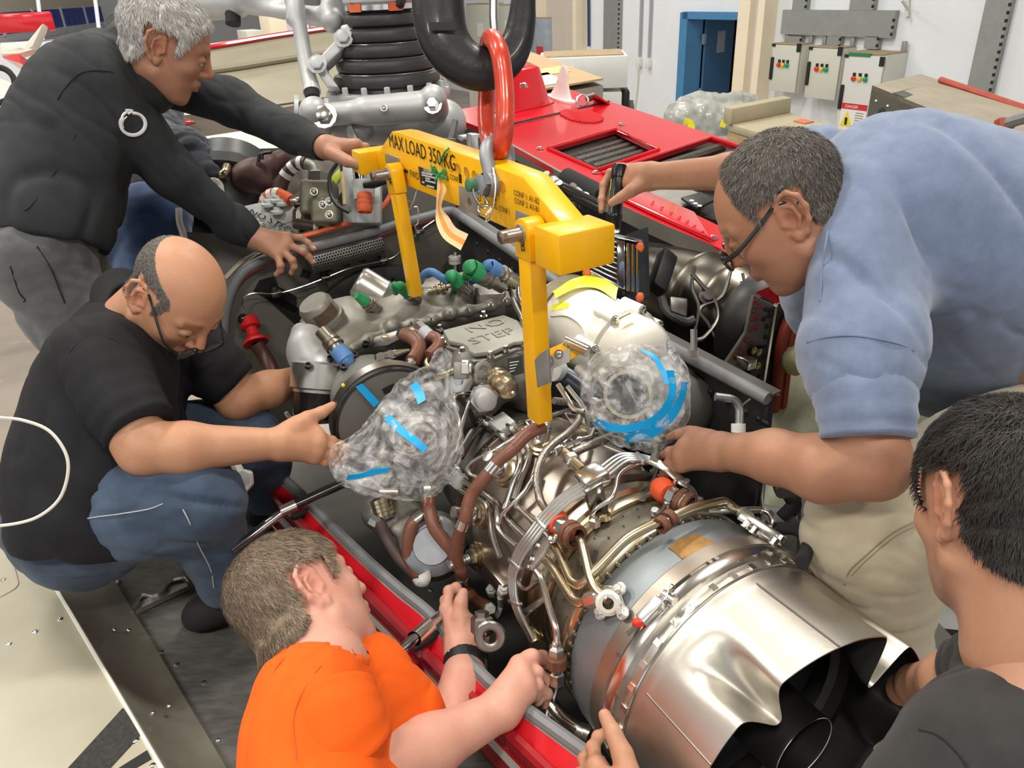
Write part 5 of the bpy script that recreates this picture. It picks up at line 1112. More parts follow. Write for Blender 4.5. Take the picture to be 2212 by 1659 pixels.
# connectors with green and blue caps
def conn(a, b, za, zb, cap, tail=None, r=.014):
    p0, p1 = G(*a, za), G(*b, zb); ax = nrm(p1-p0); l = np.linalg.norm(p1-p0)
    o = obj('connector', lathe([(-.01, r*.9), (l*.35, r*.9), (l*.36, r*1.15), (l*.5, r*1.15), (l*.52, r), (l*.6, r), (l*.62, r*1.2), (l*.72, r*1.2), (l*.74, r*.95), (l, r*.9), (l, 1e-4)], p0, ax, 20), mat('connector_nickel', (.36, .33, .28), .34, .9, .25, 40), ENG)
    q = [p1-ax*.006, p1+ax*.025]+([G(*t[:2], t[2]) for t in tail] if tail else [])
    P = crom(q, 6) if len(q) > 2 else np.array(q)
    rr = np.interp(np.linspace(0, 1, len(P)), [0, .25, .5, 1], [r*1.05, r*1.05, r*.55, r*.5] if tail else [r*1.05, r*1.0, r*.9, r*.6])
    obj('dust_cap', tube(P, rr, 12), cap, o)
conn((680, 420), (575, 350), .32, .35, M_green, r=.015)
conn((1020, 340), (935, 275), .33, .36, M_green, [(880, 235, .385), (835, 215, .39), (850, 290, .36)], .014)
conn((240, 640), (370, 790), .35, .32, M_blued, [(440, 880, .30), (450, 940, .27), (420, 1000, .25)], .019)
conn((1450, 250), (1385, 195), .34, .36, M_green, [(1340, 180, .37), (1350, 240, .33), (1340, 280, .30)], .017)
conn((1740, 215), (1560, 115), .36, .40, M_green, [(1500, 95, .41), (1460, 130, .38), (1435, 195, .34)], .022)
conn((1850, 190), (1700, 95), .36, .40, M_blued, [(1650, 75, .41), (1590, 80, .4)], .020)
for pts, r, m_ in ((((1060, 190, .34), (1085, 135, .37), (1150, 105, .385), (1230, 150, .37), (1290, 190, .355)), .010, M_blued), (((1460, 215, .33), (1520, 180, .35), (1570, 190, .35)), .009, M_blued), (((100, 1300, .0), (110, 1220, .03), (170, 1165, .06), (280, 1150, .08)), .0075, M_green), (((250, 1230, .04), (250, 1130, .09)), .011, M_blued)):
    obj('dust_cap_lead', tube(crom([G(*p) for p in pts], 5), r, 10), m_, ENG)
# spark connector row, steel union, small box
ax = nrm(G(1360, 205, .35)-G(1130, 275, .33)); p0 = G(1130, 275, .33)
l = np.linalg.norm(G(1360, 205, .35)-p0)
obj('steel_union', lathe([(0, .008), (l*.2, .008), (l*.22, .012), (l*.3, .012), (l*.32, .009), (l*.4, .009), (l*.42, .016), (l*.5, .016), (l*.52, .011), (l*.58, .011), (l*.6, .013), (l*.66, .013), (l*.68, .008), (l, .006), (l, 1e-4)], p0, ax, 14), M_gold, ENG)
bx = [G(x, y, .33) for x, y in ((1520, 235), (1590, 205), (1790, 240), (1780, 290), (1560, 300))]
obj('sensor_box', prism(bx, -Zv*.06, .006), M_alud, ENG)
for pts in (((1740, 220), (1820, 260), (1870, 400), (1960, 570)), ((1860, 195), (1900, 230), (1890, 310), (1960, 460), (1990, 520))):
    obj('pipe', tube(fillet([G(*pts[0], .355)]+[G(x, y, .34-.008*i) for i, (x, y) in enumerate(pts[1:])], .03), .0062, 10), M_steel, ENG)
# control box marked NO STEP
TP = ((1250, 600), (1770, 470), (1920, 530), (1960, 600), (1960, 690), (1860, 700), (1680, 780), (1520, 800), (1480, 780), (1460, 740), (1420, 715), (1300, 690))
tp = [G(x, y, .318) for x, y in TP]; ct = np.mean(tp, 0)
cbx = obj('control_unit', prism([p+(p-ct)*.09-Zv*.024 for p in tp], -Zv*.10, .004), M_alud, ENG)
lid = obj('control_unit_lid', prism([p-Zv*.012 for p in tp], Zv*.012, .004), mat('grey_painted_lid', (.33, .33, .285), .5, .2, .12, 14), cbx, label='painted cover embossed with lettering')
obj('control_unit_flange', prism([p+(p-ct)*.10-Zv*.026 for p in tp], Zv*.010, .003), M_alud, cbx)
for x, y in ((1225, 605), (1245, 715), (1420, 800), (1660, 835), (1790, 785), (1950, 740), (1600, 490)): bolt(G(x, y, .306), Zv, .006, .014, M_steel, cbx)
M_emb = mat('embossed_paint', (.27, .27, .235), .55)
xd = G(1700, 545, .32)-G(1470, 605, .32); text('NO', G(1475, 625, .32), xd, np.cross(Zv, xd), .052, M_emb, lid, sx=1.25, th=.0004)
text('STEP', G(1500, 725, .32), G(1880, 620, .32)-G(1500, 725, .32), np.cross(Zv, G(1880, 620, .32)-G(1500, 725, .32)), .05, M_emb, lid, sx=1.15, th=.0004)
# flat oval cover with hoses
oc_ = [T(*cA(x, y), 1.80) for x, y in ((640, 700), (680, 660), (850, 610), (940, 580), (1000, 590), (990, 640), (900, 680), (780, 740), (660, 760))]
ovp = obj('port_plate', prism(oc_, -fw*.008, .002), M_steeld, ENG)
for x, y in ((755, 668), (990, 605)): bolt(T(*cA(x, y), 1.79), -fw, .006, .007, M_gold, ENG)
def hoseA(pts, r=.0135):
    P = crom([T(*cA(x, y), t) for x, y, t in pts], 6); o = obj('fire_sleeved_hose', tube(P, r, 12), M_hose, ENG); return P, o
P, o = hoseA(((920, 640, 1.78), (990, 670, 1.76), (1045, 730, 1.74), (1030, 810, 1.72), (990, 870, 1.70)), .0165); nut(P[0], None, None, P[2]-P[0], .015, .03); nut(P[-1], None, None, P[-1]-P[-3], .012, .03, M_alu)
P, o = hoseA(((1130, 655, 1.78), (1200, 680, 1.77), (1215, 735, 1.75), (1160, 800, 1.73), (1130, 830, 1.72)), .0145)
obj('hose_sleeve', tube([T(*cA(1080, 610), 1.79), T(*cA(1140, 665), 1.78)], .0165, 14), mat('milky_sleeve', (.45, .46, .5), .4), o); nut(T(*cA(1060, 590), 1.795), None, None, T(*cA(1100, 630), 1.79)-T(*cA(1040, 570), 1.8), .015, .03)
obj('pipe', tube(fillet([T(*cA(1130, 840), 1.72), T(*cA(1100, 880), 1.7), T(*cA(1130, 930), 1.68)], .02), .006, 10), M_gold, ENG)
# round generator pad with V-band clamp, seen left of the bubble wrap
gc_ = ps(842, 905, .72); GA = nrm(Fv+Rv*.05)
pd_ = obj('generator_pad', lathe([(.16, .085), (.10, .10), (.04, .117), (.0, .117), (-.006, .112), (-.006, 1e-4)], gc_, GA, 64), mat('pad_grey', (.20, .195, .175), .5, .5, .12, 14), ENG, label='round grey generator pad with clamp band')
obj('pad_groove', lathe([(-.001, .119), (-.007, .118), (-.008, .113), (-.004, .111)], gc_, GA, 64), M_black, pd_)
obj('pad_clamp', lathe([(.006, .118), (.004, .1225), (.028, .1235), (.03, .119)], gc_, GA, 64), M_steeld, pd_)
pa, pb = ps(*cA(690, 840), .70), ps(*cA(960, 775), .74)
obj('clamp_bolt', tube([pa, pa*.4+pb*.6, pb], [.008, .007, .003], 10), M_gold, pd_)
obj('clamp_lug', box(pa*.7+pb*.3, (nrm(pb-pa), fw, up), (.03, .008, .008), .003), M_steel, pd_)
for t in (.15, .45): obj('clamp_trunnion', tube([pa*(1-t)+pb*t-fw*.02, pa*(1-t)+pb*t+fw*.02], .008, 10), M_steel, pd_)
obj('pad_placard', prism([ps(*cA(x, y), .7125) for x, y in ((730, 1110), (830, 1060), (850, 1090), (760, 1160))], -Fv*.001), M_ink, pd_, smooth=False)
obj('yellow_mark', ball(ps(*cA(400, 1075), .715), .004, 8), mat('yellow_torque', (.8, .65, .02), .5), pd_)
# rear-face fittings below the control unit
def RF(x, y, t=1.66): return T(*cA(x, y), t)
bd = nrm(-fw*.75+rt*.35-up*.35)
o = obj('sensor_plug', lathe([(-.05, .02), (-.01, .02), (-.008, .027), (.004, .027), (.006, .024), (.014, .024), (.016, .028), (.026, .028), (.028, .022), (.055, .022), (.058, .018), (.058, 1e-4)], RF(1720, 1030), nrm(RF(1850, 1140, 1.6)-RF(1720, 1030)), 24), M_gold, ENG, label='stepped brass-coloured sensor plug')
obj('plug_dot', ball(RF(1848, 1138, 1.595), .0035, 8), M_white, o)
o = obj('relief_valve', lathe([(-.03, .022), (0, .022), (.0, .03), (.016, .03), (.018, .022), (.03, .022), (.032, .017), (.045, .017), (.047, 1e-4)], RF(1590, 1180, 1.62), nrm(RF(1640, 1220, 1.57)-RF(1570, 1160, 1.64)), 6), M_alu, ENG, auto=30)
obj('valve_cap', lathe([(.0, .024), (.05, .021), (.054, .015), (.054, 1e-4)], RF(1580, 1170, 1.62), nrm(RF(1640, 1220, 1.57)-RF(1570, 1160, 1.64)), 24), M_silver, o)
obj('drain_boss', lathe([(0, .03), (.02, .03), (.022, .024), (.022, .01), (.012, .009), (.012, 1e-4)], RF(1375, 1030, 1.66), nrm(-fw+rt*.2-up*.1), 20), M_alu, ENG)
for x, y, r in ((1590, 945, .02), (1570, 1010, .018), (1455, 1170, .012), (1580, 1090, .01)):
    q = obj('boss_plug', lathe([(0, r), (.008, r), (.01, r*.8), (.01, r*.45), (.006, r*.4), (.006, 1e-4)], RF(x, y, 1.67), nrm(-fw+rt*.25), 16), M_alud, ENG)
obj('id_placard', prism([RF(x, y, 1.672) for x, y in ((1800, 850), (1930, 820), (1945, 970), (1810, 1010))], -fw*.001), M_ink, ENG, smooth=False)
for k in range(4): obj('placard_text', prism([RF(1820, 880+26*k, 1.670), RF(1900-12*k, 868+26*k, 1.670), RF(1900-12*k, 873+26*k, 1.670), RF(1820, 886+26*k, 1.670)], -fw*.0005), M_wink, ENG, smooth=False)
rf = Sdf(.005)
rf.cap(RF(1500, 960, 1.74), RF(1960, 900, 1.80), .06, .06, .02).cap(RF(1480, 900, 1.73), RF(1500, 1080, 1.72), .035, .03, .02).cap(RF(1560, 1200, 1.72), RF(1400, 1330, 1.74), .045, .05, .02).cap(RF(1700, 1100, 1.74), RF(1560, 1180, 1.7), .04, .035, .02).cap(RF(1420, 1120, 1.68), RF(1500, 1100, 1.68), .016, .014, .01).cap(RF(1900, 1050, 1.76), RF(1960, 1150, 1.78), .04, .04, .02)
qobj('rear_casting', rf.build(), mat('dark_cast', (.16, .155, .145), .5, .5, .25, 14, bump=.15, bscale=260), ENG)
obj('bleed_duct', tube([RF(1450, 1290, 1.68), RF(1620, 1180, 1.70)], .036, 18), M_steeld, ENG)
obj('pipe_tee', box(RF(1400, 950, 1.64), (rt, up, fw), (.014, .018, .014), .003), M_alud, ENG)
nut(RF(1450, 940, 1.64), None, None, rt, .02, .022, M_alu)
obj('pipe', tube(fillet([RF(1190, 1005, 1.6), RF(1240, 1000, 1.61), RF(1340, 960, 1.635)], .02), .0072, 10), M_gold, ENG)
# right-hand dark hoses beside the sling leg
obj('dark_hose', tube(crom([T(1195, 800, 1.68), T(1230, 820, 1.66), T(1270, 850, 1.64)], 4), .022, 12), mat('dark_blue_hose', (.02, .025, .04), .35), ENG)
obj('pipe', tube(fillet([T(1225, 835, 1.6), T(1262, 880, 1.58), T(1275, 940, 1.56)], .02), .005, 8), M_steel, ENG)
obj('pipe', tube(fillet([T(1205, 830, 1.6), T(1240, 885, 1.58), T(1262, 890, 1.57)], .02), .006, 8), M_steel, ENG)
obj('hose_stub', lathe([(0, .024), (.03, .024), (.03, .014), (.032, 1e-4)], T(1206, 800, 1.66), nrm(-fw*.8-rt*.5), 18), M_ltgrey, ENG)
# white starter-generator
W0, W1 = ps(1206, 668, .98), ps(1395, 752, .60)
W0 = L(.92, lc(ps(1212, 690, .9))[1]+.02, lc(ps(1212, 690, .9))[2]-.0); W1 = L(.56, lc(W0)[1]+.02, lc(W0)[2]-.02)
wa = nrm(W1-W0)
wg = obj('starter_generator', lathe([(-.05, .098), (.0, .098), (.0, .104), (.18, .104), (.19, .108), (.215, .108), (.222, .100), (.27, .094), (.30, .08), (.32, .055), (.325, 1e-4)], W0+wa*.03, wa, 56), M_ivory, ENG, label='glossy ivory starter generator')
obj('generator_band', lathe([(-.03, .105), (-.03, .112), (.006, .112), (.006, .105)], W0+wa*.03, wa, 56), mat('khaki_band', (.24, .20, .14), .5, .3), wg)
for k in range(8):
    a = k*math.pi/4+.35; u_ = nrm(np.cross(wa, Zv)); v_ = np.cross(u_, wa); dd = math.cos(a)*u_+math.sin(a)*v_
    lug = obj('generator_lug', tube([W0+wa*.19+dd*.105, W0+wa*.255+dd*.108], .013, 10), M_ivory, wg); bolt(W0+wa*.256+dd*.108, wa, .0065, .010, M_steel, wg)
for x0, y0, x1, y1, m_ in ((1308, 692, 1358, 668, mat('orange_warning', (.62, .33, .03), .5)), (1338, 696, 1366, 684, mat('amber_warning', (.75, .52, .12), .5))):
    def onw(x, y):
        r = ray(x, y); d0 = CAM-W0; rp = r-wa*(r@wa); dp = d0-wa*(d0@wa); a = rp@rp; b = 2*rp@dp; c = dp@dp-.1048**2; D = max(0, b*b-4*a*c); return CAM+r*((-b-math.sqrt(D))/2/a)
    obj('warning_strip', sheet([[onw(x0, y0), onw((x0+x1)/2, (y0+y1)/2-1), onw(x1, y1)], [onw(x0+5, y0+7), onw((x0+x1)/2+5, (y0+y1)/2+6), onw(x1+5, y1+6)]], .0004), m_, wg)
obj('locking_wire', tube(crom([onw(x, y) for x, y in ((1190, 684), (1225, 684), (1255, 705), (1268, 735))], 5), .0015, 5), M_steel, wg)
yt = [[onw(x, y) for x, y in row] for row in (((1193, 640), (1240, 618), (1290, 612), (1335, 632)), ((1200, 662), (1245, 636), (1290, 628), (1330, 650)))]
yt = [[p+Zv*.012+Zv*.01*math.sin(i*1.7+j) for j, p in enumerate(r)] for i, r in enumerate(yt)]
obj('yellow_tape', sheet(np.array([crom(r, 5) for r in (yt[0], [(a+b)/2+Zv*.006 for a, b in zip(*yt)], yt[1])]), .001), M_yelfilm, label='strip of yellow film tape on the ivory generator', cat='tape')
obj('yellow_tape', sheet([[onw(1192, 660), onw(1215, 650), onw(1230, 655)], [onw(1190, 672), onw(1212, 668), onw(1228, 664)]], .001), M_yelfilm, label='small torn yellow tape end beside the sling leg', cat='tape')
# grey dome behind the right bubble wrap, stud
dc_ = T(1452, 888, 1.76)
obj('grey_dome', lathe([(.1, .105), (.02, .104), (-.03, .095), (-.06, .066), (-.075, .025), (-.076, 1e-4)], dc_, nrm(Fv+.1*Zv), 40), mat('dome_grey', (.19, .19, .175), .5, .4, .1, 12), ENG)
obj('stud', join(lathe([(0, .007), (.055, .007), (.055, 1e-4)], T(1499, 768, 1.62), up, 12), lathe([(0, .012), (.014, .012), (.014, .007)], T(1497, 772, 1.62), up, 6)), M_steel, ENG)
# ------------------------------------------------------------------ lifting beam, shackle, link, crane hook
RB = -.045
LB = thing('lifting_beam', pr(1000, 380, RB), 'yellow lifting beam with two hanging legs above the engine', 'lifting beam')
NF = ((812, 336), (846, 284), (861, 286), (1038, 347), (1130, 383), (1228, 503), (1212, 545), (1180, 533), (1104, 498), (990, 446), (872, 399), (818, 367))
bm_ = obj('beam', prism([pr(x, y, RB) for x, y in NF], Rv*.05, .003), M_yel, LB)
def fp_(x, y, o=.0008): return pr(x, y, RB-o)
obj('end_block', box(pr(806, 346, RB)+Fv*.0+Rv*.01, (Fv, Rv, Zv), (.030, .055, .028), .005), M_yel, LB)
obj('end_block', box(pr(1228, 531, RB)-Fv*.0+Rv*.012, (Fv, Rv, Zv), (.038, .055, .034), .005), M_yel, LB)
M_yeld = mat('yellow_hole_shade', (.62, .27, .0), .5)  # darker yellow discs, shade inside the hollow beam's holes put into the colour
for x, y in ((958.7, 354), (974, 358.7), (990, 364), (1008, 372), (1025.6, 380), (1085.6, 403)):
    h_o = obj('pin_hole', lathe([(.0, .0115), (.0012, .0105), (.0004, .009), (.0002, 1e-4)], fp_(x, y, 0), -Rv, 24), M_yeld, bm_)
for pts in (((836, 331), (862, 341), (868, 388), (860, 386), (836, 368)), ((1116, 453), (1164, 473), (1170, 527), (1160, 530), (1116, 492)), ((993, 400), (1033, 413), (1037, 466), (995, 448))):
    obj('bare_plate', prism([fp_(x, y, 0) for x, y in pts], -Rv*.003, .001), M_plate, LB)
obj('plate_hole', lathe([(0, .008), (.0006, .008), (.0006, 1e-4)], fp_(1014, 435, .003), -Rv, 16), M_steeld, LB)
def leg(top, foot, w, th, nm, loop):
    a, b = pr(*top, RB-.022), pr(*foot, RB-.022); ax = nrm(a-b); f2 = nrm(Fv-ax*(Fv@ax)); n = np.cross(f2, ax)
    l = np.linalg.norm(a-b)
    o = obj('lifting_leg', box((a+b)/2-ax*.02, (f2, n, ax), (w, th, l/2-.012), .002), M_yel, LB, label='yellow hanging leg marked '+nm)
    R0 = w*1.25; th2 = th*1.15
    pts = [a+f2*R0*math.cos(t)+ax*R0*math.sin(t) for t in np.linspace(0, math.pi, 14)]+[a-f2*R0-ax*.045, a+f2*R0-ax*.045]
    lp = obj('leg_eye', prism([p-n*th2 for p in pts], n*2*th2, .002), M_yel, o)
    obj('eye_bush', lathe([(-.002, R0*.62), (.004, R0*.62), (.004, R0*.3)], a-Rv*th2, -Rv, 20), M_plate, o)
    obj('lifting_pin', lathe([(-.03, .012), (.028, .012), (.03, .011), (.034, .0115), (.040, .0115), (.042, .009), (.042, 1e-4)], a-Rv*th2, -Rv, 20), M_brownst, LB)
    return a, b, ax, f2, o
aA, bA, axA, fA, oA = leg((852, 374), (897, 632), .0185, .013, 'A', 1)
aB, bB, axB, fB, oB = leg((1146, 500), (1166, 897), .0200, .016, 'B', 1)
text('A', pr(842, 399, RB-.038), -Fv, Zv, .026, M_ink, oA); text('B', pr(1125, 540, RB-.042), -Fv, Zv, .026, M_ink, oB)
# bracket at the foot of leg B
kb = [pr(x, y, RB-.042) for x, y in ((1160, 776), (1172, 762), (1188, 752), (1192, 826), (1166, 836))]
bk = obj('foot_bracket', prism(kb, -Rv*.006, .0015), M_plate, LB)
arm = [T(x, y, 1.50) for x, y in ((1160, 768), (1190, 752), (1240, 730), (1252, 742), (1250, 768), (1232, 778), (1196, 790), (1190, 806), (1186, 845), (1152, 842))]
obj('foot_arm', prism(arm, fw*.012, .002), M_yel, LB)
obj('foot_arm_plate', prism([T(x, y, 1.497) for x, y in ((1166, 782), (1232, 752), (1230, 782), (1196, 796), (1190, 838), (1168, 842))], -fw*.001), M_plate, LB, smooth=False)
for x, y, r, h in ((1180, 781, .010, .018), (1177, 814, .006, .008), (1207, 765, .006, .004)): bolt(T(x, y, 1.494), -fw, r, h, M_steel, LB)
obj('arm_pin', lathe([(-.02, .012), (.03, .012), (.032, .010), (.032, 1e-4)], T(1240, 745, 1.5), nrm(rt*.8-up*.4-fw*.3), 16), M_steel, LB)
# lettering and placard
text('MAX LOAD 350 KG', fp_(841, 316), -Fv, Zv, .046, M_ink, bm_, sx=.90)
text('1', fp_(832, 348), -Fv, Zv, .026, M_ink, bm_); text('2', fp_(1171, 501), -Fv, Zv, .032, M_ink, bm_); text('3', fp_(1035, 434, .001), -Fv, Zv, .02, M_ink, bm_)
text('FWD', fp_(886, 381), -Fv, Zv, .023, M_ink, bm_); text('C.G. CONF.2', fp_(958, 381), -Fv, Zv, .016, M_ink, bm_, sx=.9)
text('ENG. C.G. CONF.1', fp_(1046, 441), -Fv, Zv, .0145, M_ink, bm_, sx=.85)
text('CONF 1: A1-B2', fp_(1110, 421), -Fv, Zv, .0145, M_ink, bm_, sx=.9); text('CONF 2: A3-B1', fp_(1111, 438), -Fv, Zv, .0145, M_ink, bm_, sx=.9)
obj('arrow_mark', prism([fp_(x, y) for x, y in ((871, 368), (876, 363.5), (876, 366), (881, 368), (881, 374), (876, 372.5), (876, 375))], -Rv*.0004), M_ink, bm_, smooth=False)
for x, y in ((993, 386), (1067, 424)): obj('black_bar', prism([fp_(x-2, y-11), fp_(x+3, y-9), fp_(x+4, y+10), fp_(x-1, y+8)], -Rv*.0004), M_ink, bm_, smooth=False)
pl = obj('placard', prism([fp_(x, y, .0012) for x, y in ((904, 359), (944, 373), (946, 411), (909, 398))], -Rv*.001, .0003), M_ink, bm_)
for k, (x0, x1) in enumerate(((911, 934), (911, 940), (919, 929), (919, 941), (912, 917), (922, 938))):
    y = 371+k*5.2; obj('placard_field', prism([fp_(x0, y+(x0-905)*.25-2, .0026), fp_(x1, y+(x1-905)*.25-2, .0026), fp_(x1, y+(x1-905)*.25+1.4, .0026), fp_(x0, y+(x0-905)*.25+1.4, .0026)], -Rv*.0003), mat('placard_silver', (.6, .6, .58), .4), pl, smooth=False)
text('LEONARDO', fp_(915, 369, .0026), -Fv, Zv, .011, M_wink, pl, sx=.9)
# safety pins on lanyards at leg A
obj('lanyard_pin', tube([T(881, 442, 1.83)+.009*(math.cos(a)*rt+math.sin(a)*up*1.2) for a in np.linspace(0, 2*np.pi, 20, endpoint=False)], .0018, 6, closed=True), M_steel, LB)
obj('lanyard', tube(crom([T(x, y, 1.83) for x, y in ((902, 404), (892, 445), (902, 448), (903, 480), (896, 490), (904, 505))], 5), .0015, 6), M_steel, LB)
# green twine and paper tag
tg = thing('paper_tag', T(955, 410, 1.66), 'cream paper tag with an orange stripe tied on with green twine', 'tag')
obj('twine', tube(crom([T(970, 320, 1.55), T(960, 331, 1.56)]+[T(x, y, 1.60) for x, y in ( (952, 350), (958, 365), (948, 375), (938, 360), (934, 372), (950, 380), (962, 378), (955, 386), (944, 378), (940, 392))], 5), .0022, 6), mat('green_twine', (.03, .28, .08), .7), tg)
for dx, dy in ((-16, -12), (12, -6), (-8, 10), (14, 8)): obj('twine', tube(crom([T(950, 376, 1.605), T(950+dx, 376+dy, 1.59), T(950+dx*1.2, 376+dy*1.6, 1.595)], 4), .0022, 6), MT['green_twine'], tg)
cl = [(945, 384, 955, 390, 1.60), (944, 405, 964, 410, 1.58), (943, 425, 957, 430, 1.575), (942, 450, 954, 450, 1.575), (942, 480, 970, 470, 1.57), (958, 515, 985, 492, 1.55), (995, 541, 1012, 506, 1.53)]
ga_, gb__ = crom([T(a, b, t) for a, b, c, d, t in cl], 5), crom([T(c, d, t+.01) for a, b, c, d, t in cl], 5)
obj('tag_paper', sheet(np.array([ga_, ga_*.7+gb__*.3]), .0005), mat('manila', (.80, .62, .36), .7, 0, .1, 20), tg)
obj('tag_stripe', sheet(np.array([ga_*.7+gb__*.3, ga_*.38+gb__*.62]), .0005), mat('tag_orange', (.78, .33, .06), .7), tg)
obj('tag_paper', sheet(np.array([ga_*.38+gb__*.62, gb__]), .0005), MT['manila'], tg)
# bow shackle
sh = thing('bow_shackle', T(1075, 400, 1.62), 'grey galvanised bow shackle through the yellow beam', 'shackle')
M_galv = mat('galvanised_steel', (.33, .34, .36), .5, .55, .2, 26)
SPt = [(1062, 398, 1.422), (1058, 370, 1.418), (1050, 335, 1.42), (1056, 312, 1.435), (1075, 306, 1.46), (1094, 318, 1.48), (1098, 345, 1.49), (1092, 375, 1.48)]
obj('bow', tube(crom([T(*p) for p in SPt], 6), [.014, .0135, .013, .013, .013, .013, .0135, .014], 12), M_galv, sh)
pin0, pin1 = T(1022, 400, 1.44), T(1095, 396, 1.475)
obj('bow_eye', lathe([(-.012, .023), (.012, .023), (.014, .018)], T(1060, 398, 1.422), nrm(pin1-pin0), 20), M_galv, sh)
obj('pin', tube([pin0, pin1], .010, 12), M_galv, sh)
obj('nut', lathe([(-.014, .021), (.010, .021), (.012, .016), (.012, 1e-4)], T(1046, 399, 1.432), nrm(pin0-pin1), 6), M_galv, sh, auto=30)
obj('pin_end', lathe([(-.01, .0125), (.016, .0125), (.018, .008), (.018, 1e-4)], T(1027, 399, 1.44), nrm(pin0-pin1), 14), mat('green_pin', (.08, .20, .10), .5, .2), sh)
obj('cotter_clip', tube(crom([T(x, y, 1.43) for x, y in ((1022, 408), (1024, 422), (1036, 442), (1046, 450), (1053, 442), (1048, 428), (1034, 412))], 5), .0024, 6), M_steel, sh)
obj('lanyard', tube(crom([T(x, y, 1.40) for x, y in ((1065, 362), (1070, 400), (1066, 440), (1058, 470), (1050, 478), (1052, 462), (1062, 452))], 5), .0018, 6), M_steel, sh)
obj('split_ring', tube([T(1047, 452, 1.42)+.012*(math.cos(a)*rt+math.sin(a)*up*.8) for a in np.linspace(0, 2*np.pi, 20, endpoint=False)], .0018, 6, closed=True), M_steel, sh)
# red master link
RL = [(1064, 84, 1.63), (1078, 110, 1.58), (1087, 160, 1.575), (1091, 220, 1.575), (1089, 280, 1.575), (1080, 322, 1.60), (1068, 330, 1.66), (1056, 300, 1.72), (1050, 250, 1.74), (1052, 180, 1.745), (1053, 120, 1.74), (1056, 90, 1.69)]
obj('master_link', tube(crom([T(x, y, t-.155) for x, y, t in RL], 6, True), .0178, 16, closed=True), mat('chipped_red_paint', (.62, .055, .025), .3, .1, .25, 18, coat=.3, stain=((.40, .06, .03), 12, .66)), label='red painted oval link hanging from the crane hook', cat='lifting link')
# crane hook
hk = thing('crane_hook', T(1000, 20, 1.68), 'large black forged crane hook', 'hook')
HK = [(985, -330, .026), (985, -230, .028), (962, -130, .045), (948, -50, .054), (947, 20, .056), (960, 85, .054), (995, 130, .050), (1045, 150, .0465), (1090, 132, .040), (1116, 92, .034), (1127, 45, .030), (1131, 0, .026), (1140, -45, .021), (1158, -80, .014)]
hP = crom([T(x, y, 1.53) for x, y, r in HK], 6); hr = crom([(r*.93, 0, 0) for x, y, r in HK], 6)[:, 0]
v, f = tube(hP, hr, 20)
dpt = (v-CAM)@fw; v = v-np.outer((dpt-1.53)*.38, fw)
obj('hook_body', (v, f), mat('black_forged_steel', (.018, .018, .019), .42, .3, .4, 20, bump=.25, bscale=60, coat=.1), hk)
obj('hook_mark', box(T(957, 57, 1.492), (rt, up, fw), (.026, .008, .001)), M_blackm, hk, smooth=False)
obj('safety_latch', tube([T(1066, -40, 1.53), T(1066, 40, 1.53), T(1070, 90, 1.54)], .009, 10), M_alu, hk)
obj('hook_block', box(T(985, -430, 1.53), (rt, up, fw), (.10, .12, .08), .02), M_yel, hk)
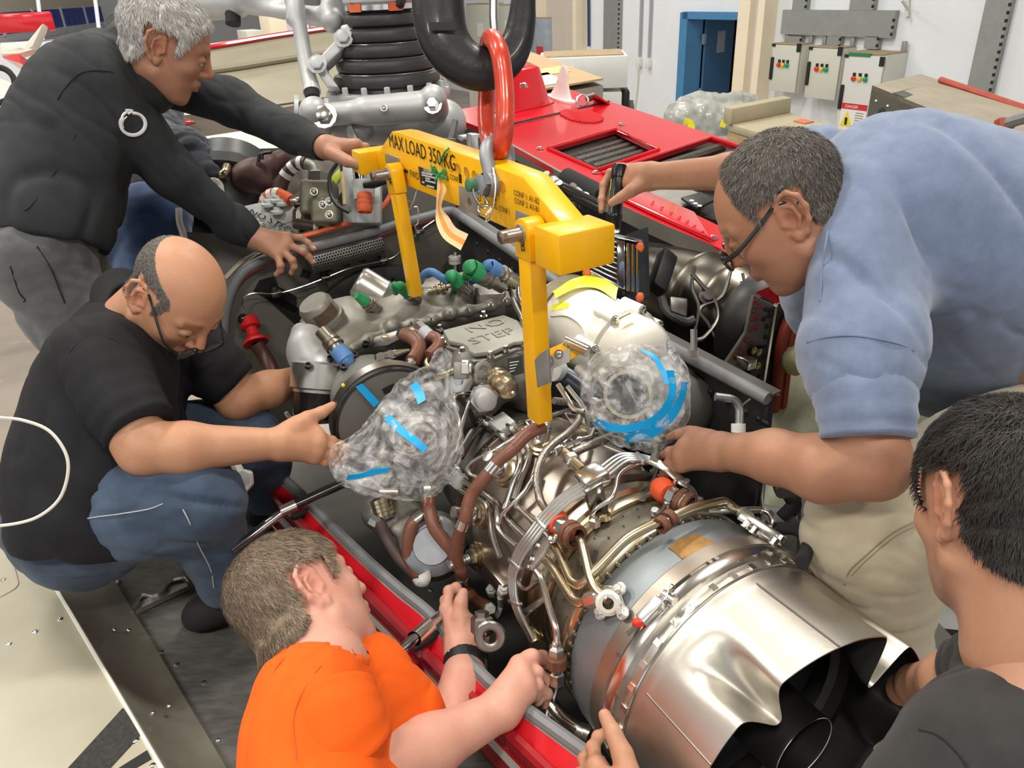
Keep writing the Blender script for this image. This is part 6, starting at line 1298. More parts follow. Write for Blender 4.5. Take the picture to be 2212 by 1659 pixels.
# ------------------------------------------------------------------ people
from mathutils.bvhtree import BVHTree
def skin(nm, c, c2): return mat(nm, c, .48, 0, .3, 26, col2=c2, vcon=.7, bump=.10, bscale=420, attr='tint', sss=.06)
def hdcap(S, M, a, b, ra, rb=None, k=.01, sub=False): S.cap(M(a), M(b), ra*M.s, (rb if rb is not None else ra)*M.s, k*M.s, sub)
class HF:                                                       # head frame: x forward, y left, z up
    def __init__(s, c, f, u, sc): s.c = A3(c); s.f = nrm(f); u = A3(u); s.u = nrm(u-s.f*(u@s.f)); s.l = np.cross(s.u, s.f); s.s = sc; s.ax = np.array([s.f, s.l, s.u])
    def __call__(s, p): return s.c+s.s*(A3(p)@s.ax)
    def loc(s, P): return ((P-s.c)@s.ax.T)/s.s
def head_ops(S, M, fat=0., ears=(1, 1)):
    e = lambda c, r, k=.02, sub=False: S.ell(M(c), A3(r)*M.s, M.ax, k*M.s, sub)
    e((-.008, 0, .034), (.099, .077, .084)); e((.028, 0, -.02), (.064, .066+fat, .078), .03); e((.03, 0, -.075), (.052, .055+fat, .042), .03)
    hdcap(S, M, (.066, -.012, -.102), (.066, .012, -.102), .018, None, .018)
    for y in (-1, 1):
        e((.058, y*.043, -.022), (.022, .02, .018), .02)
        hdcap(S, M, (.0, y*(.058+fat), -.06), (.05, y*.03, -.10), .016, .014, .02)
        hdcap(S, M, (.084, y*.012, .028), (.072, y*.046, .026), .0095, .009, .012)
    e((.094, .032, .004), (.016, .015, .0115), .012, True); e((.094, -.032, .004), (.016, .015, .0115), .012, True)
    hdcap(S, M, (.088, 0, .02), (.110, 0, -.024), .0085, .0115, .012)
    for y in (-1, 1): hdcap(S, M, (.094, y*.013, -.030), (.1, y*.010, -.030), .0085, .007, .006)
    hdcap(S, M, (.086, -.020, -.058), (.086, .020, -.058), .0085, None, .01); hdcap(S, M, (.093, -.012, -.055), (.093, .012, -.055), .0062, None, .004); hdcap(S, M, (.091, -.012, -.067), (.091, .012, -.067), .0068, None, .004)
    for i, y in enumerate((-1, 1)):
        e((.080, y*.032, .0045), (.0135, .0145, .0125), .003)
        if not ears[i]: continue
        g = lambda x, z, o: (-.012+x*1.12-.12*z, y*(.068+o+.25*max(0, -x)), -.004+z*1.12)
        H = [(.013, .004, .006), (.012, .022, .009), (.004, .033, .012), (-.010, .034, .014), (-.021, .022, .015), (-.024, .004, .014), (-.019, -.014, .012), (-.009, -.027, .009), (.003, -.031, .006), (.009, -.022, .004)]
        e(g(-.005, .001, .004), (.018, .006, .030), .006)
        e(g(.003, -.003, .013), (.010, .008, .013), .004, True)
        for a, b in zip(H[:-1], H[1:]): hdcap(S, M, g(*a), g(*b), .0042, None, .004)
        I = [(.002, .020, .009), (-.009, .012, .011), (-.011, -.004, .011), (-.004, -.017, .009)]
        for a, b in zip(I[:-1], I[1:]): hdcap(S, M, g(*a), g(*b), .0034, None, .003)
        e(g(.013, -.004, .006), (.0045, .0045, .006), .004); e(g(.002, -.027, .008), (.008, .005, .008), .004)
def head_tint(M, V, beard=0., brow=(.35, .3, .28), gray=None):
    q = M.loc(V); x, y, z = q.T; T_ = np.ones((len(V), 3))
    def blend(w, c): nonlocal T_; T_ = T_*(1-w[:, None])+T_*np.array(c)*w[:, None]
    g = lambda v, c, w: np.exp(-((v-c)/w)**2)
    blend(.8*g(x, .105, .03)*g(z, -.02, .03)*g(y, 0, .025), (1.02, .86, .84))
    blend(.6*g(np.abs(y), .072, .02)*g(x, -.015, .03)*g(z, 0, .035), (1.1, .80, .78))
    if beard:
        w = np.clip((-.035-z)/.02, 0, 1)*np.clip((x+.01)/.02, 0, 1)*np.clip((.055-np.abs(x-.06)*.0), 0, 1)*18
        w = np.clip(w, 0, 1)*np.clip((z+.15)/.03, 0, 1); blend(beard*w, (.55, .58, .64))
    blend(.75*g(x, .095, .018)*g(z, -.061, .009)*g(y, 0, .026), (.92, .68, .68))
    blend(.9*g(z, .031, .0055)*np.clip((.056-np.abs(y))/.008, 0, 1)*np.clip((np.abs(y)-.010)/.006, 0, 1)*np.clip((x-.05)/.01, 0, 1), brow)
    blend(.8*g(z, .0035, .0022)*g(np.abs(y), .032, .012)*np.clip((x-.075)/.005, 0, 1), (.25, .2, .2))
    return T_
def hair_mask(M, V, style):
    q = M.loc(V); x, y, z = q.T
    low = np.interp(x, [-.11, -.075, -.05, -.03, -.012, .012, .020, .035, .055, .075, .095], [-.075, -.070, -.055, -.02, .028, .036, -.012, .004, .050, .078, .085] if style != 'reced' else [-.075, -.070, -.055, -.02, .028, .036, .0, .034, .082, .11, .13])
    m = np.clip((z-low)/.012+.3, 0, 1)
    if style == 'bald': m *= np.clip((.070-.25*np.maximum(x, -.1)-z)/.03, 0, 1)*np.clip((.052-x)/.02, 0, 1)
    if style == 'reced': m *= np.clip((.046-x)/.02, 0, 1)
    ear = (np.abs(y) > .069) & (np.abs(x+.012) < .034) & (z < .038) & (z > -.045)
    m[ear] = 0
    return m
def hair(M, VQ, style, thick, m, parent, seed, n, ln, wid, base=(1, 1, 1), crown=(-.06, 0, .105), lift=.25, amp=.35):
    V, Q = VQ; mk = hair_mask(M, V, style); N = vnorm(V, Q); g = np.random.default_rng(seed)
    keep = (mk[Q] > .05).all(1); Qk = Q[keep]; used = np.unique(Qk); re = -np.ones(len(V), int); re[used] = np.arange(len(used))
    Vc = V[used]+N[used]*(thick*M.s*np.minimum(1, mk[used]*1.2)*(1+amp*wave(M.loc(V[used]), seed, 34, 6)))[:, None]-N[used]*(.0012*(mk[used] < .25))[:, None]
    sh = np.clip(1+.18*wave(M.loc(Vc), seed+1, 30, 6)[:, None]+.12*wave(M.loc(Vc), seed+2, 90, 5)[:, None], .4, 1.6)*np.ones((1, 3))
    o = qobj('hair', (Vc, re[Qk]), m, parent, sh)
    F = g.choice(len(Qk), n, p=None); w4 = g.dirichlet((1, 1, 1, 1), n); vi = re[Qk[F]]
    P = (Vc[vi]*w4[..., None]).sum(1); Nn = (N[used][vi]*w4[..., None]).sum(1); mm = (mk[used][vi]*w4).sum(1)
    cw = M(crown); D = P-cw; D += g.normal(0, .018, D.shape)*M.s; D -= Nn*(D*Nn).sum(1)[:, None]; D /= np.linalg.norm(D, axis=1)[:, None]+1e-9
    L_ = ln*M.s*g.uniform(.5, 1.1, n)*(.35+.65*mm); S_ = np.cross(Nn, D)*(wid*M.s*g.uniform(.6, 1.3, n))[:, None]
    p0 = P-Nn*.001; p1 = P+D*L_[:, None]*.55+Nn*(L_*lift)[:, None]; p2 = P+D*L_[:, None]+Nn*(L_*lift*g.uniform(.3, 1.1, n))[:, None]
    VV = np.concatenate([p0-S_, p0+S_, p1-S_*.8, p1+S_*.8, p2-S_*.15, p2+S_*.15]); i = np.arange(n)
    QQ = np.concatenate([np.stack([i, i+n, i+3*n, i+2*n], 1), np.stack([i+2*n, i+3*n, i+5*n, i+4*n], 1)])
    c = np.tile((g.uniform(.45, 1.3, n)+(g.random(n) < .07)*1.0)[:, None]*np.ones((1, 3)), (6, 1))
    qobj('hair_strands', (VV, QQ), m, parent, c, kind='stuff')
def bvh(vf): return BVHTree.FromPolygons([tuple(p) for p in vf[0]], [tuple(int(i) for i in q) for q in vf[1]])
def hit(tree, x, y, off=.001):
    r = nrm(ray(x, y)); h = tree.ray_cast(Vector(CAM), Vector(r))
    if h[0] is None: return None
    return A3(h[0])-r*off
def decal(tree, pts, r, m, parent, name, flat=None, off=.001, closed=False, n=5):
    P = [hit(tree, x, y, off) for x, y in pts]; P = [p for p in P if p is not None]
    if len(P) < 2: return None
    return obj(name, tube(crom(P, 4, closed) if len(P) > 2 else P, r, n, closed=closed, flat=flat), m, parent)
def Tm(p): return T(*p)
def arm_sdf(S, pts, rad, k=.02): S.chain([Tm(p) for p in pts], rad, k)
def hand_sdf(S, wrist, palm, fingers, rw=.026, rp=.019, rf=(.0102, .0092, .0078), thumb=None, k=.008):
    """wrist: pixel point, palm: knuckle points (pixel, depth) index..little, fingers: list of point lists starting near the knuckle"""
    w = Tm(wrist)
    for i, p in enumerate(palm):
        q = Tm(p); S.cap(w+(q-w)*.12, q, rw*.78, .0132, .016)
    for i in range(len(palm)-1): S.cap(Tm(palm[i]), Tm(palm[i+1]), .0118, .0118, .012)
    nails = []
    for f, kp in zip(fingers, palm):
        P = [Tm(kp)]+[Tm(q) for q in f]; R = np.interp(np.linspace(0, 1, len(P)), [0, .5, 1], [rf[0]*1.08, rf[1], rf[2]])
        for a in range(len(P)-1): S.cap(P[a], P[a+1], R[a], R[a+1], .004)
        for a in range(1, len(P)-1): S.ell(P[a], (R[a]*1.08,)*3, None, .004)
        nails.append((P[-1], P[-2]))
    if thumb:
        P = [Tm(q) for q in thumb]; R = np.interp(np.linspace(0, 1, len(P)), [0, .4, .75, 1], [.019, .0145, .0118, .0092])
        for a in range(len(P)-1): S.cap(P[a], P[a+1], R[a], R[a+1], .010 if a == 0 else .004)
        nails.append((P[-1], P[-2]))
    return nails
def nail_mesh(nails, dors, m, parent):
    vs = []
    for tip, prev in nails:
        d = nrm(tip-prev); n = nrm(A3(dors)-d*(A3(dors)@d)); vs.append(ball(tip-d*.001+n*.0062, .0062, 10, (.0075/.0062, .85, .35), (d, np.cross(n, d), n)))
    obj('fingernails', join(*vs), m, parent)
def finish(person, skinmat, parts, tint=None):
    V, Q = merge(*parts); col = np.ones((len(V), 3)) if tint is None else tint
    return qobj('body', (V, Q), skinmat, person, col)
def cloth(name, S, m, parent, fold=.006, freq=5, seed=0, dirs=None, label=None, smooth=2, fine=.0018):
    fold *= 1.5
    def crease(P):
        dv = A3(dirs) if dirs is not None else up; a = wave(P, seed+3, freq*.8, 3, dv); b = wave(P, seed+5, freq*1.9, 3, dv); m = np.clip(.3+1.6*wave(P, seed+9, freq*.45, 4), 0, 1)
        return fold*.6*wave(P, seed, freq*.7, 4, dv)-fold*.8*m*np.exp(-(a/.22)**2)-fold*.3*(1-m)*np.exp(-(b/.2)**2)+fine*.5*m*wave(P, seed+7, freq*3, 5, dv)
    vf = S.build(crease, smooth)
    return qobj(name, vf, m, parent, label=label), vf
def sleeve(P, R, m, parent, th=.004):
    P = crom([Tm(p) for p in P], 6); n = len(P); R = np.interp(np.linspace(0, 1, n), np.linspace(0, 1, len(R)), R)
    w = .0018*np.sin(np.arange(n)*1.9)*np.linspace(.4, 1, n); P2 = np.concatenate([P, P[-1:], P[-4:][::-1]]); R2 = np.concatenate([R+w, [R[-1]-th], (R-th*1.3)[-4:][::-1]])
    v, f = tube(P2[:n], R2[:n], 36, caps=False); v2, f2 = tube(P[-5:][::-1], (R-th)[-5:][::-1], 36, caps=False)
    e = len(v)-36; i0 = len(v); rim = [[e+j, e+(j+1) % 36, i0+(j+1) % 36, i0+j] for j in range(36)]
    V, F_ = join((v, f), (v2, f2)); a = np.arctan2(*(V@np.array([rt, up]).T).T); V = V+np.outer(.0022*np.sin(V@rt*90+V@up*40), fw)
    return obj('sleeve', (V, F_+rim), m, parent, auto=0)
M_nail = mat('fingernail', (.62, .36, .28), .35)
M_eye = mat('eye_white', (.6, .57, .53), .2); M_iris = mat('dark_iris', (.02, .012, .008), .1)
M_lens = mat('clear_lens', (.95, .95, .95), .03, 0, alpha=.12)
def fabric(nm, c, v=.25, sc=9, sheen=.3): return mat(nm, c, .85, 0, v, sc, bump=.25, bscale=900, sheen=sheen)
def eyes(M, parent, which=(-1, 1)):
    for y in which:
        o = obj('eye', ball(M((.0805, y*.032, .003)), .0128*M.s, 14), M_eye, parent)
        obj('iris', lathe([(0, .0055*M.s), (.0008, .004*M.s), (.001, 1e-4)], M((.0925, y*.032, .000)), M.f-M.u*.25, 12), M_iris, o)
def glasses(M, parent, sides=(-1, 1), r=.0022, lens=True, drop=0., fwd=0.):
    G_ = lambda p: M((p[0]+fwd, p[1], p[2]-drop))
    for y in (-1, 1):
        rim = [G_((.104, y*(.034+.025*math.cos(a)), -.004+.017*math.sin(a))) for a in np.linspace(0, 2*np.pi, 20, endpoint=False)]
        o = obj('glasses_rim', tube(rim, r*M.s, 8, closed=True), M_blackg, parent)
        if lens: obj('lens', (np.array(rim), [list(range(20))]), M_lens, o, smooth=False)
    obj('glasses_bridge', tube(crom([G_((.104, -.010, .0)), G_((.110, 0, .004)), G_((.104, .010, .0))], 4), r*M.s, 8), M_blackg, parent)
    for y in sides: obj('glasses_temple', tube(crom([G_((.102, y*.059, .002)), G_((.07, y*.073, .006)), M((.02, y*.080, .018)), M((-.008, y*.078, .026)), M((-.032, y*.074, .008))], 5), [r*1.7*M.s, r*1.5*M.s, r*1.2*M.s, r*1.4*M.s, r*1.6*M.s], 8, flat=(.6, 1)), M_blackg, parent)

# ======== A: grey-haired man leaning in at the back left
PA = thing('person', A3((T(100, 560, 1.9)[0], T(100, 560, 1.9)[1], 1.15)), 'grey-haired man in a charcoal sweatshirt leaning over with both arms outstretched', 'person')
SK_A = skin('tan_skin_a', (.44, .225, .14), (.35, .165, .10))
HA = HF(T(358, 98, 1.85), (.83, .26, -.49), (.48, .125, .868), .985)
S = Sdf(.0024); head_ops(S, HA, -.002, (1, 1)); S.cap(HA((-.025, 0, -.05)), T(300, 178, 1.93), .057, .066, .03)
hA = S.build(smooth=1); tA = head_tint(HA, hA[0], .25, (.75, .75, .78))
nbA = T(300, 178, 1.93); latA = nrm(A3((-.30, .95, 0)))
sRA, eRA, wRA = (215, 190, 1.82), (372, 372, 1.97), (545, 512, 2.13)
sLA = T(255, 170, 1.9)+latA*.26
S = Sdf(.0026); arm_sdf(S, ((470, 450, 2.07), wRA), [.032, .027])
nl = hand_sdf(S, wRA, [(622, 512, 2.15), (622, 528, 2.135), (612, 542, 2.125), (600, 552, 2.12)], [[(650, 514, 2.165), (666, 525, 2.17), (677, 538, 2.17)], [(656, 544, 2.13), (667, 555, 2.14), (676, 567, 2.145)], [(632, 563, 2.105), (636, 577, 2.11), (630, 590, 2.12)], [(606, 574, 2.10), (606, 584, 2.105), (598, 593, 2.11)]], rw=.034, thumb=[(560, 510, 2.15), (600, 520, 2.18), (625, 535, 2.19)])
aR = S.build(); 
S = Sdf(.0026); wLA = (700, 318, 2.02); arm_sdf(S, ((640, 290, 2.08), wLA), [.032, .027])
nl2 = hand_sdf(S, wLA, [(770, 312, 1.985), (768, 322, 2.0), (762, 332, 2.015)], [[(790, 318, 1.99), (800, 330, 2.01), (806, 345, 2.02)], [(786, 330, 2.02), (800, 345, 2.04), (812, 358, 2.05)], [(782, 344, 2.04), (800, 360, 2.06), (816, 372, 2.06)]], rw=.032, thumb=[(715, 330, 1.99), (750, 348, 1.95), (775, 355, 1.93), (793, 360, 1.925)])
aL = S.build()
S = Sdf(.012); S.cap(nbA, T(165, 300, 1.95), .06, .09, .03).cap(T(165, 300, 1.95), T(100, 560, 1.92), .09, .09, .03); core = S.build()
n = len(hA[0]); tint = np.concatenate([tA, np.ones((len(aR[0])+len(aL[0])+len(core[0]), 3))])
finish(PA, SK_A, [hA, aR, aL, core], tint)
nail_mesh(nl[:4], up+fw*-.3, M_nail, PA); nail_mesh(nl2[-1:], -fw, M_nail, PA)
hair(HA, hA, 'full', .011, mat('grey_hair', (.50, .48, .46), .6, attr='tint', var=.2, vscale=80), PA, 3, 12000, .018, .0005, lift=.18)
eyes(HA, PA, (-1, 1))
M_char_c = fabric('charcoal_sweatshirt', (.024, .027, .031), .25, 14, 0)
S = Sdf(.0075)
def level(S, p, hw, r, lat, k=.06): c = Tm(p); S.cap(c-lat*hw, c+lat*hw, r, r, k)
level(S, (232, 150, 1.95), .12, .085, latA); level(S, (190, 205, 1.95), .13, .125, latA); level(S, (160, 290, 1.95), .12, .142, latA); level(S, (125, 400, 1.93), .10, .145, latA); level(S, (108, 480, 1.92), .10, .142, latA)
S.cap(T(275, 150, 1.93), T(310, 160, 1.92), .078, .066, .03)
S.chain([Tm(sRA), Tm(eRA), T(500, 478, 2.10), T(528, 498, 2.12)], [.082, .062, .047, .043], .03)
S.chain([sLA, T(500, 222, 2.16), T(640, 292, 2.08), T(668, 304, 2.055)], [.078, .062, .048, .044], .03)
S.plane(T(110, 528, 1.92), T(100, 600, 1.92)-T(130, 400, 1.92))
shA, vfA = cloth('sweatshirt', S, M_char_c, PA, .007, 4.5, 11, (rt*.5+up*.6), label='charcoal sweatshirt with a white ring emblem on the sleeve')
bvA = bvh(vfA); M_cuff = fabric('black_rib_knit', (.010, .010, .011), .2, 40, .1)
obj('cuff', tube([T(508, 484, 2.105), T(530, 500, 2.12), T(547, 514, 2.135)], [.046, .043, .036], 20), M_cuff, PA); obj('cuff', tube([T(648, 296, 2.075), T(675, 308, 2.05), T(698, 318, 2.025)], [.047, .043, .036], 20), M_cuff, PA)
S = Sdf(.005); S.cap(T(284, 112, 1.945), T(318, 186, 1.885), .074, .068, .02).cap(T(268, 62, 2.0), T(290, 110, 1.96), .045, .06, .02).cap(HA((-.03, 0, -.03)), nbA, .056, .06, .0, True)
cloth('collar', S, M_cuff, PA, .002, 9, 4)
for rr, a0, a1, w in ((1., 1.9, 7.9, .0042), (.82, 1.6, 3.6, .0018)):
    decal(bvA, [(287+27*rr*math.cos(a)-(1-rr)*0, 268-24*rr*math.sin(a)) for a in np.linspace(a0+.6, a1, 20)], w, M_wink, shA, 'sleeve_emblem', off=.0012)
decal(bvA, [(262, 262), (266, 248), (277, 240)], .003, M_wink, shA, 'sleeve_emblem'); decal(bvA, [(271, 238), (286, 239), (276, 246)], .0028, M_wink, shA, 'sleeve_emblem')
decal(bvA, [(124, 215), (140, 190), (170, 160), (205, 152), (245, 155)], .0016, M_cuff, shA, 'shoulder_seam'); decal(bvA, [(84, 96), (80, 108), (88, 112)], .003, M_wink, shA, 'back_print'); decal(bvA, [(90, 90), (96, 96), (86, 102)], .003, M_wink, shA, 'back_print')
decal(bvA, [(165, 290), (120, 370), (70, 440), (52, 455)], .0014, M_cuff, shA, 'side_seam')
M_jgrey = fabric('faded_black_denim', (.13, .135, .14), .4, 16)
S = Sdf(.009); hipA = T(100, 560, 1.92); fA_ = A3((hipA[0], hipA[1], 1.2))
for sd, dx in ((-.09, .04), (.09, -.02)):
    h0 = hipA+latA*sd; kn = A3((h0[0]+.10+dx, h0[1]+.03, 1.62)); an = A3((h0[0]+.06+dx, h0[1]+.02, 1.24)); S.chain([h0+Zv*.03, kn, an], [.115, .082, .068], .05)
S.cap(hipA-latA*.08+Zv*.06, hipA+latA*.08+Zv*.06, .13, .13, .05)
jn, vfj = cloth('jeans', S, M_jgrey, PA, .006, 6, 5); bj = bvh(vfj)
decal(bj, [(80, 532), (110, 580), (140, 655)], .0016, mat('dark_stitch', (.015, .015, .017), .8), jn, 'pocket_seam'); decal(bj, [(22, 575), (40, 630), (54, 648), (50, 652)], .0014, MT['dark_stitch'], jn, 'pocket_seam')
for sd, dx in ((-.09, .04), (.09, -.02)):
    h0 = hipA+latA*sd; f0 = A3((h0[0]+.06+dx, h0[1]+.02, 1.19)); S = Sdf(.008); S.cap(f0, f0+A3((.16, .05, -.005)), .045, .04, .02).plane(f0-Zv*.04, -Zv); qobj('shoe', S.build(), M_black, PA)
S = Sdf(.005); S.box(T(28, 512, 1.77), (.035, .03, .062), (rt, fw, up), .012).box(T(30, 540, 1.76), (.045, .035, .04), (rt, fw, up), .012); qobj('belt_pouch', S.build(), M_blackm, PA); obj('pouch_tool', lathe([(0, .017), (.03, .017), (.032, .01), (.032, 1e-4)], T(26, 476, 1.755), up, 16), M_steeld, PA)
obj('work_platform', prism([A3((hipA[0]-.12, hipA[1]-.2, 1.1)), A3((hipA[0]+1.4, hipA[1]-.0, 1.1)), A3((hipA[0]+1.4, hipA[1]+.9, 1.1)), A3((hipA[0]-.12, hipA[1]+.7, 1.1))], Zv*.05), M_alud, label='metal work platform under the grey-haired man', cat='platform', smooth=False)
# ======== A2: man in navy jacket mostly hidden behind him
PB2 = thing('person', A3((T(290, 520, 2.45)[0], T(290, 520, 2.45)[1], 1.15)), 'man in a navy jacket and blue jeans hidden behind the grey-haired man', 'person')
M_navy2 = fabric('navy_jacket', (.020, .023, .036), .3, 12)
S = Sdf(.008); c0 = T(275, 480, 2.42); la = nrm(A3((-.3, .95, 0)))
S.cap(T(265, 520, 2.42), T(300, 380, 2.55), .14, .15, .05).cap(T(300, 380, 2.55), T(330, 260, 2.68), .14, .11, .05).chain([T(330, 310, 2.50), T(400, 330, 2.42), T(437, 372, 2.40)], [.09, .078, .062], .03)
cloth('jacket', S, M_navy2, PB2, .010, 7, 21)
S = Sdf(.004); S.cap(T(440, 372, 2.40), T(436, 402, 2.39), .033, .03, .01).cap(T(436, 402, 2.39), T(452, 428, 2.38), .03, .024, .01).cap(T(450, 425, 2.38), T(470, 440, 2.37), .012, .010, .006).cap(T(445, 430, 2.38), T(462, 452, 2.37), .012, .010, .006)
HB2 = HF(T(330, 200, 2.85), (.8, .3, -.5), (.5, .2, .85), 1.0); S2 = Sdf(.0045); head_ops(S2, HB2); S2.cap(HB2((-.02, 0, -.05)), T(325, 265, 2.72), .055, .06, .03)
finish(PB2, skin('tan_skin_f', (.50, .26, .18), (.42, .2, .13)), [S.build(), S2.build()])
S = Sdf(.009); S.cap(T(245, 560, 2.40), T(330, 470, 2.36), .10, .11, .05).cap(T(330, 480, 2.36), T(320, 640, 2.34), .105, .085, .04).cap(T(270, 560, 2.45), T(280, 720, 2.45), .10, .085, .04)
cloth('jeans', S, fabric('bright_blue_denim', (.045, .095, .22), .4, 14), PB2, .006, 6, 8)
# ======== B: squatting bald man with glasses
PB = thing('person', pz(440, 1300, -.19), 'squatting bald man with glasses in a black T-shirt and blue jeans', 'person')
SK_B = skin('warm_skin_b', (.56, .295, .175), (.46, .215, .12))
HB_ = HF(T(380, 640, 1.53), (.52, -.44, -.73), (.70, -.22, .675), .975)
S = Sdf(.0024); head_ops(S, HB_, .004, (1, 0)); S.cap(HB_((-.03, 0, -.05)), T(292, 700, 1.62), .058, .07, .03)
hB = S.build(); tB = head_tint(HB_, hB[0], .75, (.5, .45, .42))
eRB, wRB = (312, 968, 1.40), (598, 958, 1.50)
S = Sdf(.0028); arm_sdf(S, ((255, 880, 1.41), eRB, (400, 968, 1.42), wRB), [.055, .046, .046, .029])
cH = lambda x, y, t: (560+x/8.295, 820+y/8.295, t)
nl = hand_sdf(S, wRB, [cH(1050, 1000, 1.535), cH(1060, 1130, 1.53), cH(1030, 1270, 1.53), cH(980, 1390, 1.535)], [[cH(1300, 1100, 1.56), cH(1450, 1170, 1.58), cH(1580, 1220, 1.59)], [cH(1330, 1260, 1.555), cH(1470, 1330, 1.58), cH(1560, 1380, 1.59)], [cH(1280, 1380, 1.55), cH(1400, 1440, 1.575), cH(1480, 1480, 1.585)], [cH(1180, 1470, 1.55), cH(1280, 1510, 1.57), cH(1340, 1530, 1.58)]], rw=.033, thumb=[cH(520, 900, 1.51), cH(860, 700, 1.535), cH(1120, 590, 1.56), cH(1310, 470, 1.585)])
S.cap(T(*cH(700, 850, 1.52)), T(*cH(950, 880, 1.535)), .016, .012, .015)
aRB = S.build()
S = Sdf(.003); arm_sdf(S, ((470, 800, 1.72), (512, 862, 1.74), (580, 842, 1.80), (668, 812, 1.88)), [.055, .045, .042, .030]); S.cap(T(668, 812, 1.88), T(720, 800, 1.93), .032, .022, .01).cap(T(715, 800, 1.93), T(745, 790, 1.95), .011, .009, .005)
aLB = S.build()
S = Sdf(.012); S.cap(T(292, 700, 1.62), T(220, 880, 1.62), .06, .10, .03).cap(T(220, 880, 1.62), T(200, 1100, 1.6), .1, .1, .03); core = S.build()
finish(PB, SK_B, [hB, aRB, aLB, core], np.concatenate([tB, np.ones((len(aRB[0])+len(aLB[0])+len(core[0]), 3))]))
nail_mesh(nl[-1:], nrm(-fw*.8+up*.5-rt*.3), M_nail, PB)
hair(HB_, hB, 'bald', .0013, mat('salt_pepper_hair', (.13, .115, .10), .7, attr='tint', var=.5, vscale=150), PB, 5, 6000, .009, .0005, lift=.25, amp=.5)
eyes(HB_, PB); glasses(HB_, PB, (-1, 1), .0020, True, .022, .012)
latB = nrm(A3((-.25, .95, -.05))); M_tsh = fabric('black_tshirt', (.006, .006, .0085), .3, 12, 0)
S = Sdf(.0075); level(S, (285, 745, 1.63), .10, .085, latB); level(S, (245, 800, 1.62), .11, .12, latB); level(S, (228, 900, 1.61), .10, .142, latB); level(S, (222, 1010, 1.60), .10, .148, latB); level(S, (220, 1095, 1.60), .10, .135, latB)
S.cap(T(275, 690, 1.64), T(300, 715, 1.62), .06, .07, .02)
S.chain([T(205, 770, 1.47), T(250, 850, 1.43)], [.082, .070], .03).chain([T(400, 745, 1.72), T(455, 790, 1.72)], [.086, .070], .03)
sleeve(((205, 775, 1.47), (235, 825, 1.44), (270, 880, 1.415), (305, 928, 1.40)), [.084, .078, .071, .064], M_tsh, PB); sleeve(((410, 752, 1.72), (460, 794, 1.72), (505, 834, 1.735)), [.083, .074, .061], M_tsh, PB)
S.plane(T(303, 925, 1.40), T(330, 962, 1.40)-T(262, 870, 1.415)) if False else None
S.plane(T(190, 1165, 1.58), T(190, 1200, 1.6)-T(205, 900, 1.6))
tsB, vfB = cloth('tshirt', S, M_tsh, PB, .008, 4, 31, (rt*.6+up*.5), label='black short-sleeved T-shirt'); bB = bvh(vfB)
decal(bB, [(136, 800), (150, 760), (190, 728), (240, 730), (262, 742)], .0016, M_cuff, tsB, 'shoulder_seam'); 
S = Sdf(.005); S.cap(T(262, 640, 1.68), T(300, 730, 1.60), .062, .068, .02).cap(T(300, 650, 1.6), T(300, 730, 1.6), .058, .063, .0, True); cloth('collar', S, M_tsh, PB, .002, 8, 3)
M_denim = fabric('blue_denim', (.055, .088, .145), .6, 9, .1)
S = Sdf(.0075); hpB = T(175, 1125, 1.53)
S.chain([hpB, T(330, 1085, 1.47), T(425, 1075, 1.46)], [.125, .098, .083], .05).chain([T(428, 1078, 1.46), T(450, 1165, 1.54), T(488, 1252, 1.62)], [.078, .070, .062], .03)
h2 = hpB+latB*.26; S.chain([h2, T(430, 960, 1.78), T(520, 945, 1.80)], [.125, .10, .085], .05).chain([T(525, 950, 1.80), T(560, 1010, 1.88), T(575, 1060, 1.92)], [.082, .072, .062], .03); S.cap(hpB, h2, .13, .13, .05)
jnB, vfj = cloth('jeans', S, M_denim, PB, .008, 6, 41); bj = bvh(vfj); M_st = mat('pale_stitch', (.42, .44, .46), .8)
decal(bj, [(150, 1128), (200, 1118), (260, 1110), (320, 1100), (352, 1088)], .0012, M_st, jnB, 'side_seam'); decal(bj, [(395, 1100), (410, 1130), (430, 1180), (455, 1230), (462, 1270)], .0012, M_st, jnB, 'side_seam')
S = Sdf(.005); S.chain([pz(478, 1300, -.135), pz(440, 1322, -.15), pz(425, 1332, -.16)], [.042, .036, .03], .02).cap(pz(478, 1300, -.135), pz(520, 1290, -.14), .042, .04, .02).plane(pz(460, 1330, -.19), -Zv); qobj('shoe', S.build(), M_blackm, PB)
S = Sdf(.006); S.cap(pz(575, 1080, -.14), pz(560, 1110, -.155), .042, .035, .02).plane(pz(460, 1330, -.19), -Zv); qobj('shoe', S.build(), M_blackm, PB)
obj('shoe_sole', prism([pz(x, y, -.186) for x, y in ((404, 1322), (420, 1300), (470, 1285), (520, 1285), (525, 1315), (480, 1338), (430, 1346))], Zv*.012, .004), mat('grey_sole', (.035, .034, .033), .8), PB)
